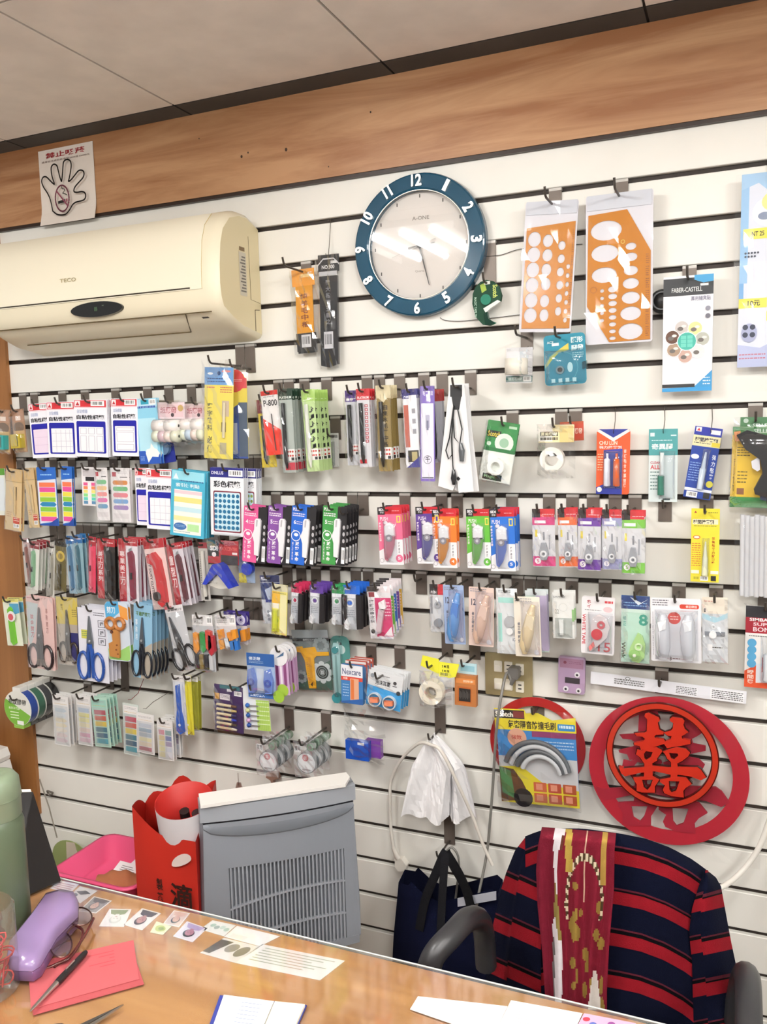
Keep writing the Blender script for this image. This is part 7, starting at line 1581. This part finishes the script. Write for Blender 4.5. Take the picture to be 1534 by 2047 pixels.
# open notebook
t = flat('notebook', 'open notebook with cream pages and blue cover edge', 'notebook', [(440, 1992), (614, 2012), (585, 2075), (415, 2062)], ZT, '#2f3a86', .002)
for nm, qd, cl in (('left_page', [(448, 1994), (548, 2007), (520, 2072), (425, 2060)], '#ecebe6'), ('right_page', [(550, 2007), (610, 2013), (583, 2073), (523, 2072)], '#e6dfc8')):
    P_ = [dp(u, v, ZT + .002) for u, v in qd]; b = MB(); vs = [(p.x - t.location.x, p.y - t.location.y, .002) for p in P_] + [(p.x - t.location.x, p.y - t.location.y, .006) for p in P_]
    b.add(vs, [(3, 2, 1, 0), (4, 5, 6, 7)] + [(i, (i + 1) % 4, 4 + (i + 1) % 4, 4 + i) for i in range(4)], cl, 'paper')
    if nm == 'left_page':
        for k in range(6):
            f0, f1 = P_[0].lerp(P_[3], .15 + .12 * k), P_[1].lerp(P_[2], .15 + .12 * k); a_, e_ = f0.lerp(f1, .4), f0.lerp(f1, .8); a_ -= t.location; e_ -= t.location
            b.add([(a_.x, a_.y, .00605), (e_.x, e_.y, .00605), (e_.x, e_.y - .0012, .00605), (a_.x, a_.y - .0012, .00605)], [(0, 1, 2, 3)], '#8f9bb4', 'paper')
    b.build(nm, t)
# red envelopes
flat('red_envelope', 'red paper envelope lying lowest of the two on the desk', 'envelope', [(58, 1934), (262, 1890), (288, 1968), (66, 2030)], ZT, '#a84c50', .0008)
flat('red_envelope', 'red paper envelope with faint writing, on top of the other', 'envelope', [(56, 1928), (267, 1880), (278, 1958), (62, 2018)], ZT + .0012, '#b5575b', .0008, deco=lambda poly, ell: [poly([(.55 + .1 * (i % 3), .15 + .08 * i), (.8, .15 + .08 * i), (.8, .17 + .08 * i), (.55 + .1 * (i % 3), .17 + .08 * i)], '#b8414a') for i in range(5)])
# pen
a = dp(60, 2022, ZT + .007); e = dp(172, 1903, ZT + .0085); c = a.lerp(e, .5); dd = e - a
t = thing('ballpoint_pen', 'black and silver ballpoint pen lying on the red envelopes', 'pen', c)
f = lambda q: a.lerp(e, q) - c
b = MB(); b.tube([f(.45), f(.5), f(.95), f(1.0)], [.0042, .0048, .0042, .003], '#1d1b1c', 'plastic', 12); b.build('barrel', t)
b = MB(); b.tube([f(.0), f(.06), f(.3), f(.45)], [.0008, .0022, .0032, .004], '#c9c5c2', 'metal', 12); b.build('tip', t)
b = MB(); nz = Vector((0, 0, .0055)); b.tube([f(.62) + nz, f(.78) + nz], .0012, '#d6d3d0', 'metal', 6); b.build('clip', t)
# scissors tip at the bottom edge
a = dp(247, 2010, ZT + .002); e = dp(160, 2060, ZT + .002); c = a.lerp(e, .5); n_ = Vector((-(e - a).y, (e - a).x, 0)).normalized()
t = thing('scissors', 'steel scissors with their point on the desk, cut by the lower edge', 'scissors', c)
for k, sg in enumerate((1, -1)):
    b = MB(); vs = [a - c, e - c + n_ * .0085 * sg, e - c + n_ * .001 * sg]; vs += [v + Vector((0, 0, .0022)) for v in vs]
    b.add(vs, [(2, 1, 0), (3, 4, 5), (0, 1, 4, 3), (1, 2, 5, 4), (2, 0, 3, 5)], ('#b9bcbe', '#8f9295')[k], 'metal'); b.build('blade', t)
for sg in (1, -1):
    d_ = (e - a).normalized(); cc = e + d_ * .035 + n_ * .016 * sg; b = MB()
    b.tube([cc + d_ * .022 * math.cos(2 * math.pi * i / 16) + n_ * .013 * math.sin(2 * math.pi * i / 16) + Vector((0, 0, .003)) - c for i in range(17)], .004, '#2a2a2c', 'plastic', 8, False)
    b.tube([e - c + Vector((0, 0, .002)), e + d_ * .02 + n_ * .008 * sg - c + Vector((0, 0, .003))], .004, '#2a2a2c', 'plastic', 8); b.build('handle', t)
# purple pencil case
outl = [(92, 1783), (122, 1775), (148, 1780), (155, 1795), (153, 1818), (112, 1858), (80, 1912), (64, 1922), (24, 1920), (14, 1908), (17, 1882), (60, 1828)]
P_ = [dp(u, v, ZT + .034) for u, v in outl]; c = sum(P_, Vector()) / len(P_)
t = thing('pencil_case', 'lilac translucent plastic pencil case with rounded ends', 'pencil case', (c.x, c.y, ZT))
def ringz(s_, z): return [((p.x - c.x) * s_, (p.y - c.y) * s_, z) for p in P_]
b = MB(); lv = [ringz(.92, .001), ringz(1.0, .005), ringz(1.02, .02)]; n = len(P_)
b.add(sum(lv, []), [(i * n + k, i * n + (k + 1) % n, (i + 1) * n + (k + 1) % n, (i + 1) * n + k) for i in range(2) for k in range(n)] + [tuple(range(n - 1, -1, -1))], '#735a86', 'gloss', True); b.build('lower_shell', t)
b = MB(); lv = [ringz(1.03, .021), ringz(1.03, .026), ringz(.97, .034), ringz(.8, .038)]
b.add(sum(lv, []), [(i * n + k, i * n + (k + 1) % n, (i + 1) * n + (k + 1) % n, (i + 1) * n + k) for i in range(3) for k in range(n)] + [tuple(range(3 * n, 4 * n))], '#8d76a0', 'gloss', True); b.build('lid', t)
b = MB()
for u, v, r_ in ((52, 1893, .012), (112, 1800, .01)):
    q = dp(u, v, ZT + .038) - Vector((c.x, c.y, ZT)); b.prism(circ(0, 0, .001), 0, 0.0001, '#b48cd2', 'gloss'); b.v[-64:] = [(x + q.x, z_ * 0 + q.y + z_, .0385) for x, y_, z_ in b.v[-64:]]
p = dp(40, 1918, ZT + .018) - Vector((c.x, c.y, ZT)); b.box(p.x - .008, p.x + .008, p.y - .003, p.y + .002, .012, .026, '#9a70bd', 'gloss'); b.build('latch', t)
# folded spectacles
c = dp(140, 1880, ZT + .012); t = thing('spectacles', 'folded spectacles with dark red frame beside the pencil case', 'spectacles', c)
def g(u, v, h_): return dp(u, v, ZT + h_) - c
b = MB(); b.tube(smooth_path([g(187, 1836, .012), g(178, 1855, .012), g(160, 1885, .01), g(140, 1912, .007), g(112, 1928, .004), g(86, 1938, .002)], 5), .0022, '#5a2622', 'gloss', 8); b.build('temple', t)
b = MB(); b.tube(smooth_path([g(152, 1850, .014), g(166, 1862, .013), g(158, 1890, .01), g(138, 1916, .008), g(118, 1926, .004), g(108, 1934, .003)], 5), .002, '#4a1f1d', 'gloss', 8); b.build('temple', t)
b = MB()
for cu, cv, ru, rv in ((160, 1832, 24, 18), (122, 1888, 22, 26)):
    b.tube([g(cu + ru * math.cos(w_), cv + rv * math.sin(w_), .016 + .006 * math.sin(w_)) for w_ in [2 * math.pi * i / 20 for i in range(21)]], .0011, '#8a6a62', 'metal', 6, False)
b.tube([g(150, 1848, .018), g(140, 1858, .02), g(134, 1866, .018)], .0011, '#8a6a62', 'metal', 6); b.build('rims', t)
for cu, cv, ru, rv in ((160, 1832, 23, 17), (122, 1888, 21, 25)):
    b = MB(); b.add([tuple(g(cu + ru * math.cos(w_), cv + rv * math.sin(w_), .016 + .006 * math.sin(w_))) for w_ in [2 * math.pi * i / 18 for i in range(18)]], [tuple(range(18))], '#d9c9c4', 'clear'); b.build('lens', t)
# bottle
c = dp(12, 1856, ZD); t = thing('thermos_bottle', 'sage green thermos bottle with flip lid at the left', 'bottle', (c.x, c.y, ZT)); R = .037
b = MB(); b.lathe([(0, 0), (R - .003, 0), (R, .004), (R, .165), (R - .002, .172), (R - .004, .176)], (0, 0, 0), 'z', '#4f5c46', 'plastic', 40); b.build('body', t)
b = MB(); b.lathe([(R - .003, .176), (R - .002, .178), (R - .002, .205), (R - .001, .207), (R - .003, .232), (R - .009, .24), (.018, .243), (.012, .2405), (0, .2405)], (0, 0, 0), 'z', '#74826a', 'plastic', 40); b.build('lid', t)
b = MB(); b.lathe([(R - .0015, .2055), (R - .0006, .2065), (R - .0015, .2075)], (0, 0, 0), 'z', '#6c7a64', 'plastic', 40); b.build('seam', t)
b = MB(); b.tube([(.008, -R + .002, .212), (.008, -R - .009, .206), (.008, -R - .011, .196), (.008, -R, .19)], .004, '#e4e4dc', 'plastic', 8); b.build('latch', t)
b = MB()
for k, ch in enumerate('好水日常'):
    M = Matrix.Rotation(.35, 4, 'Z') @ Matrix.Translation((0, -R - .0006, 0)); b.text(ch, -.006, .13 - .022 * k, .006, .146 - .022 * k, 0, '#cfd6c6', 'paper', .01, None, M)
M = Matrix.Rotation(.55, 4, 'Z') @ Matrix.Translation((0, -R - .0006, 0)); b.text('tea', -.005, .03, .008, .036, 0, '#4a5644', 'paper', .01, None, M); b.build('print', t)
# jar of rubber bands
c = dp(-26, 1985, ZD); t = thing('plastic_jar', 'clear plastic jar filled with red rubber bands at the left edge', 'jar', (c.x, c.y, ZT)); R = .042
b = MB(); b.lathe([(0, .001), (R - .002, .001), (R, .004), (R, .115), (R - .004, .12)], (0, 0, 0), 'z', '#f0f2f2', 'clear', 32); b.build('jar_wall', t)
b = MB(); rnd = random.Random(5)
for k in range(70):
    cc = Vector((rnd.uniform(-.018, .018), rnd.uniform(-.018, .018), .008 + .065 * k / 70)); ax = Vector((rnd.uniform(-1, 1), rnd.uniform(-1, 1), rnd.uniform(-1, 1))).normalized(); u_ = ax.orthogonal().normalized(); v_ = ax.cross(u_); r_ = rnd.uniform(.012, .019)
    pts = [cc + (u_ * math.cos(2 * math.pi * i / 12) + v_ * math.sin(2 * math.pi * i / 12) * .6) * r_ for i in range(13)]
    pts = [Vector((p.x, p.y, max(.004, min(p.z, .08)))) for p in pts]; b.tube(pts, .0012, ('#c23a34', '#b02c2a', '#d2534a')[k % 3], 'plastic', 5, False)
o = b.build('rubber_bands', t); o['kind'] = 'stuff'
# black slanted display on the desk corner
TR_, TL_ = at(66, 1583, y=.93), at(45, 1593, y=.95); BR_, BL_ = dp(122, 1760, ZT + .002), dp(68, 1800, ZT + .002)
TL_ = TL_ + Vector((-.05, -.0, -.0)); BL_ = BL_ + Vector((-.03, -.02, 0))
c = (BR_ + BL_) / 2; t = thing('monitor', 'black slanted screen with beige back behind the thermos bottle', 'monitor', (c.x, c.y, ZT))
nn = (BR_ - BL_).cross(TR_ - BR_).normalized()
if nn.y > 0: nn = -nn
vs = [p - Vector((c.x, c.y, ZT)) for p in (BL_, BR_, TR_, TL_)]; vs2 = [v - nn * .012 for v in vs]
b = MB(); b.add(vs + vs2, [(0, 1, 2, 3), (7, 6, 5, 4)] + [(i, (i + 1) % 4, 4 + (i + 1) % 4, 4 + i) for i in range(4)], '#121214', 'gloss'); b.build('screen', t)
vs3 = [v - nn * .0125 + Vector((0, 0, .012 if i > 1 else .0)) for i, v in enumerate(vs)]; vs4 = [v - nn * .028 + Vector((-.01, 0, .008 if i > 1 else .0)) for i, v in enumerate(vs)]
b = MB(); b.add(vs3 + vs4, [(0, 1, 2, 3), (7, 6, 5, 4)] + [(i, (i + 1) % 4, 4 + (i + 1) % 4, 4 + i) for i in range(4)], '#d6cfc0', 'plastic'); b.build('back_shell', t)

# ------------------------------------------------------------------ tote bag on the wall
hk = at(893, 1697, y=.02); hook(hk.x + .006, hk.z + .02, .1, 'grey hook holding the navy tote bag')
t = thing('tote_bag', 'navy blue tote bag with black straps hanging on the wall', 'bag', (-.68, -.09, .03))
o = Vector((-.68, -.09, .03))
top = [(797, 1764), (818, 1768), (824, 1760), (850, 1785), (880, 1800), (920, 1792), (985, 1776), (996, 1786)]
tp = [at(u, v, y=.09) - o for u, v in top]; bt = [Vector((-.155 + .31 * i / 7, 0, -.005)) for i in range(8)]
def bag_face(b, sgn, col):
    n = len(tp) - 1
    def fn(a, q):
        f_ = a * n; i = min(int(f_), n - 1); p = tp[i].lerp(tp[i + 1], f_ - i).lerp(bt[i].lerp(bt[i + 1], f_ - i), q)
        bul = .045 * math.sin(math.pi * min(1, q * .75 + .05)) * (1 - abs(2 * a - 1) ** 3) + .008 * math.sin(a * 14 + q * 3) * math.sin(math.pi * q)
        return (p.x, -sgn * bul if sgn > 0 else .045 + .02 * math.sin(math.pi * q) * 0, p.z + (.012 if sgn < 0 else 0))
    b.grid(fn, 21, 14, col, 'cloth', True)
b = MB(); bag_face(b, 1, '#0b0f26'); b.build('front', t)
b = MB(); bag_face(b, -1, '#090c20'); b.build('back', t)
b = MB()
for sd, i in (('l', 0), ('r', -1)):
    b.grid(lambda a, q: (tp[i].lerp(bt[i], q).x, .045 * a, tp[i].lerp(bt[i], q).z + .012 * a * (1 - q)), 3, 8, '#0d122c', 'cloth')
b.build('gusset', t)
b = MB(); P1, P2 = at(915, 1796, y=.125) - o, at(992, 1782, y=.115) - o
b.add([tuple(P1), tuple(P2), tuple(P2 - Vector((0, 0, .022))), tuple(P1 - Vector((0, 0, .022)))] + [tuple(p + Vector((0, .002, 0))) for p in (P1, P2, P2 - Vector((0, 0, .022)), P1 - Vector((0, 0, .022)))], [(0, 1, 2, 3), (7, 6, 5, 4), (0, 4, 5, 1), (2, 6, 7, 3), (1, 5, 6, 2), (0, 3, 7, 4)], '#b9bcc8', 'paper'); b.build('label_band', t)
def strap(pts, wd, col):
    b = MB(); P_ = smooth_path([at(u, v, y=y) - o for u, v, y in pts], 5)
    vs = []
    for i, p in enumerate(P_):
        d_ = (P_[min(i + 1, len(P_) - 1)] - P_[max(i - 1, 0)]).normalized(); s_ = Vector((d_.z, 0, -d_.x)); s_ = s_.normalized() if s_.length > 1e-4 else Vector((1, 0, 0))
        vs += [p - s_ * wd / 2, p + s_ * wd / 2, p + s_ * wd / 2 + Vector((0, .003, 0)), p - s_ * wd / 2 + Vector((0, .003, 0))]
    n = len(P_); b.add(vs, [(4 * i + k, 4 * i + (k + 1) % 4, 4 * i + 4 + (k + 1) % 4, 4 * i + 4 + k) for i in range(n - 1) for k in range(4)] + [(0, 1, 2, 3), tuple(range(4 * n - 4, 4 * n))], col, 'cloth'); b.build('strap', t)
strap([(838, 1860, .13), (850, 1800, .125), (872, 1745, .12), (886, 1712, .11), (892, 1702, .1)], .022, '#17171a')
strap([(880, 1880, .14), (884, 1800, .13), (888, 1735, .12), (892, 1705, .105)], .02, '#1c1c1f')
strap([(945, 1830, .14), (930, 1775, .13), (905, 1730, .12), (893, 1703, .1)], .022, '#141416')
strap([(940, 1790, .07), (922, 1750, .08), (905, 1720, .09), (894, 1703, .095)], .016, '#232327')
b = MB(); b.tube(smooth_path([at(u, v, y=.07) for u, v in ((893, 1702), (903, 1694), (914, 1706), (918, 1730), (912, 1790), (905, 1850))], 5), .003, '#7b7974', 'plastic', 8)
tag(b.build('grey_loop_cord'), 'grey cord looped over the hook behind the tote bag straps', 'cord')

# ------------------------------------------------------------------ chair with sweater and scarf
t = thing('office_chair', 'black office chair with padded arms under the striped sweater', 'chair', (-.2, -.55, 0))
o = Vector((-.2, -.55, 0))
b = MB()
cont = [(-.4, .4), (-.4, .58), (-.38, .66), (-.345, .70), (-.28, .725), (-.19, .735), (-.11, .722), (-.06, .69), (-.035, .63), (-.03, .4)]
b.prism([(x + .2, z - .05) for x, z in cont], .125, .165, '#1c1c1f', 'cloth'); b.build('backrest', t)
b = MB(); b.prism(rrect(-.21, .2, -.1, .1, .05), -.0, .0, '#1c1c1f', 'cloth'); b.v = [(x, -.12 + z * 2.1, .43 + (0.0 if i % 2 else 0)) for i, (x, y, z) in enumerate(b.v)]
b = MB(); pts = rrect(-.21, .2, -.22, .16, .06); n = len(pts)
b.add([(x, y, .32) for x, y in pts] + [(x, y, .365) for x, y in pts] + [(x * .92, (y + .03) * .92 - .03, .38) for x, y in pts], [(i * n + k, i * n + (k + 1) % n, (i + 1) * n + (k + 1) % n, (i + 1) * n + k) for i in range(2) for k in range(n)] + [tuple(range(n - 1, -1, -1)), tuple(range(2 * n, 3 * n))], '#1e1e21', 'cloth', True); b.build('seat', t)
def arm(pts, nm='armrest'):
    b = MB(); b.tube([p - o for p in smooth_path(pts, 6)], .021, '#2e2e30', 'plastic', 12); b.build(nm, t)
arm([at(972, 1930, y=.5), at(968, 1870, y=.52), at(958, 1838, y=.56), at(935, 1838, y=.62), at(905, 1868, y=.68), at(865, 1915, y=.72), at(850, 1980, y=.72)])
xa = [Vector((.0, -.47, .42)), Vector((.012, -.5, .52)), Vector((.018, -.56, .565)), Vector((.02, -.64, .565)), Vector((.02, -.72, .52)), Vector((.015, -.74, .43))]
arm(xa)
b = MB(); b.tube([(0, 0, .12), (0, 0, .32)], .026, '#2a2a2c', 'metal', 12); b.build('gas_lift', t)
for k in range(5):
    w_ = 2 * math.pi * k / 5 + .3; b = MB(); b.tube([(0, 0, .13), (.24 * math.cos(w_), .24 * math.sin(w_), .07)], [.024, .014], '#232325', 'plastic', 8); leg = b.build('leg', t)
    b = MB(); b.lathe([(0, -.012), (.028, -.012), (.028, .012), (0, .012)], (.24 * math.cos(w_), .24 * math.sin(w_), .029), 'y', '#1a1a1c', 'plastic', 16); b.build('caster', leg)

NAVY, RED, MAR, BLK = '#070b1e', '#7e151e', '#4e1c27', '#060509'
def depth(u): return .515 - .085 * abs((u - 1225) / 235) ** 2.6
def lerp_poly(poly, v):
    if v <= poly[0][1]: return poly[0][0]
    for (u0, v0), (u1, v1) in zip(poly, poly[1:]):
        if v <= v1: return u0 + (u1 - u0) * (v - v0) / (v1 - v0)
    return poly[-1][0]
def top_poly(poly, u):
    if u <= poly[0][0]: return poly[0][1]
    for (u0, v0), (u1, v1) in zip(poly, poly[1:]):
        if u <= u1: return v0 + (v1 - v0) * (u - u0) / (u1 - u0)
    return poly[-1][1]
def stripe(off):
    o_ = (off - 15) % 83
    if o_ < 4: return MAR
    if o_ < 10: return BLK
    if o_ < 36: return RED
    return NAVY
so = Vector((-.2, -.5, .3))
t = thing('sweater', 'navy and red striped sweater draped over the chair back', 'sweater', so)
tpl = [(1050, 1672), (1075, 1662), (1100, 1656), (1165, 1656), (1240, 1666), (1290, 1676), (1340, 1694), (1385, 1718), (1412, 1738)]
def body_fn(a, q):
    v = top_poly(tpl, 1050 + 362 * a) + (2130 - 1656) * q; u = 1050 + (362 - 30 * q) * a + (0 if a > .5 else 0) + 8 * q * (1 - a)
    y = depth(u) - .03 * max(0, 1 - q * 14) ** 2 + .006 * math.sin(u / 26 + q * 5) * min(1, q * 5)
    return tuple(at(u, v, y=y) - so)
b = MB(); b.grid(body_fn, 24, 130, NAVY, 'cloth', True, lambda a, q: stripe(474 * q - 10)); b.build('body', t)
ls = [(1052, 1672), (1030, 1700), (1012, 1745), (1003, 1775), (990, 1830), (980, 1880), (972, 1960), (968, 2060)]
def left_fn(a, q):
    v0 = 1672 + 440 * q; ul = lerp_poly(ls, v0); fold = ul + (1080 - ul) * .36
    u = ul + (1082 - ul) * a; v = v0 + (u - ul) * .45
    y = depth(u) - .01 + (.018 if a > .36 else 0) * min(1, q * 4) - .02 * max(0, 1 - q * 14) ** 2 - (.04 * max(0, .3 - a) ** 2 * 10 * .3)
    return tuple(at(u, v, y=y) - so)
def left_col(a, q):
    v0 = 440 * q; return stripe(v0 - 52 - (2 if a < .36 else -3) + 1)
b = MB(); b.grid(left_fn, 22, 130, NAVY, 'cloth', True, left_col); b.build('sleeve', t)
rs = [(1416, 1742), (1432, 1760), (1442, 1785), (1450, 1830), (1462, 1895), (1480, 1980), (1490, 2060)]
sl_ = [(1410, 1738), (1396, 1775), (1384, 1815), (1378, 1860), (1384, 1920), (1388, 2075)]
def right_fn(a, q):
    v0 = 1739 + 390 * q; u0, u1 = lerp_poly(sl_, v0), lerp_poly(rs, v0); u = u0 + (u1 - u0) * a
    v = v0 - 14 * a * min(1, q * 8) + 8 * (1 - a) * q
    y = depth(u0) + .012 * math.sin(math.pi * min(1, a * 1.1)) - .05 * a ** 3
    return tuple(at(u, v, y=y) - so)
b = MB(); b.grid(right_fn, 14, 120, NAVY, 'cloth', True, lambda a, q: stripe(390 * q - 38 + (6 if a < .3 else 0))); b.build('sleeve', t)
b = MB()                                              # the part hanging behind the chair back
def back_fn(a, q):
    u = 1052 + 360 * a; p = at(u, top_poly(tpl, u), y=depth(u) - .03) - so
    return (p.x, p.y + .1 * min(1, q * 3), p.z - .058 * min(1, q * 3) - .26 * max(0, q - .33))
b.grid(back_fn, 24, 40, NAVY, 'cloth', True, lambda a, q: stripe(200 * q)); b.build('back', t)
# scarf
t = thing('scarf', 'maroon silk scarf with white and gold pattern over the sweater', 'scarf', so)
lsf = [(1084, 1652), (1076, 1690), (1072, 1740), (1075, 1810), (1084, 1900), (1090, 1990)]; rsf = [(1232, 1666), (1229, 1700), (1228, 1780), (1222, 1850), (1218, 1900), (1214, 1990)]
def scarf_fn(a, q):
    v0 = 1653 + 365 * q; u0, u1 = lerp_poly(lsf, v0), lerp_poly(rsf, v0 + 10); u = u0 + (u1 - u0) * a; v = v0 + 12 * a * (1 - q)
    y = depth(u) + .022 + .006 * math.sin(a * 26 + q * 2) * min(1, q * 3 + .2) - .045 * max(0, 1 - q * 16) ** 2
    return tuple(at(u, v, y=y) - so)
rnd = random.Random(11); blots = [(rnd.uniform(.42, .92), rnd.uniform(.3, 1), rnd.uniform(.02, .05), rnd.uniform(.02, .06)) for _ in range(22)]
def scarf_col(a, q):
    wl = .17 + .06 * math.sin(q * 5.0) * (1 if q < .5 else .6); wr = .33 - .05 * (q > .12) - .02 * math.sin(q * 7)
    if a < wl: return '#6a1a29'
    if a < wr:
        if abs(a - (.20 + .28 * max(0, q - .28))) < .035 and .28 < q < .62: return '#8a7a44'
        if abs(a - .3) < .02 and .04 < q < .18: return '#5a3226'
        if a < wl + .03 and q > .6: return '#6d6a6a'
        return '#e4dfe4'
    if q < .24 and abs(a - (.37 + .25 * q)) < .045: return '#b59a4a'
    if abs(a - .86) < .03 and q < .3: return '#b09048'
    r_ = math.hypot((a - .62) / .24, (q - .42) / .28)
    if .9 < r_ < 1.06 and q < .5: return '#d9cdb0' if int(math.atan2(q - .42, a - .62) * 9) % 2 else '#4a3a26'
    if abs(a - .62) < .012 and q < .4: return '#c9a890'
    if .7 < a < .9 and q > .78 and abs(a - .8) < .1 * (q - .72) * 4: return '#e2dcd6'
    for x_, z_, rx, rz in blots:
        if ((a - x_) / rx) ** 2 + ((q - z_) / rz) ** 2 < 1: return '#8f7638'
    return '#721b2a'
b = MB(); b.grid(scarf_fn, 56, 110, '#841f30', 'cloth', True, scarf_col); b.build('front_drape', t)
def scarf_back(a, q):
    p = Vector(scarf_fn(a, 0)); return (p.x, p.y + .13 * min(1, q * 3), p.z - .07 * min(1, q * 3) - .2 * max(0, q - .33))
b = MB(); b.grid(scarf_back, 20, 24, '#841f30', 'cloth', True, lambda a, q: scarf_col(a, .02)); b.build('back_drape', t)

# small pieces move under the part they sit on
REP = {'air_conditioner': {'display_print': 'display', 'louver_seam': 'louver', 'logo': 'front_panel'}, 'wall_clock': {'dial_print': 'dial', 'bezel': 'rim', 'numeral': 'rim'},
       'thermos_bottle': {'latch': 'lid', 'print': 'body', 'seam': 'lid'}, 'air_purifier': {'lid_gap': 'lid', 'air_slot': 'top_band', 'grille_rib': 'grille_backing', 'grille_bar': 'grille_backing'}, 'tote_bag': {'label_band': 'front'},
       'red_bag': {'lettering': 'front_side', 'handle_hole': 'front_side'}, 'ballpoint_pen': {'clip': 'barrel'}, 'pencil_case': {'latch': 'lid'}}
for root in [o for o in COL.objects if o.parent is None and o.name in REP]:
    ch = list(root.children); by = {}
    for o in ch: by.setdefault(o.name.split('.')[0], o)
    for o in ch:
        pa = by.get(REP[root.name].get(o.name.split('.')[0]))
        if pa is not None:
            loc = o.location - pa.location; o.parent = pa; o.location = loc
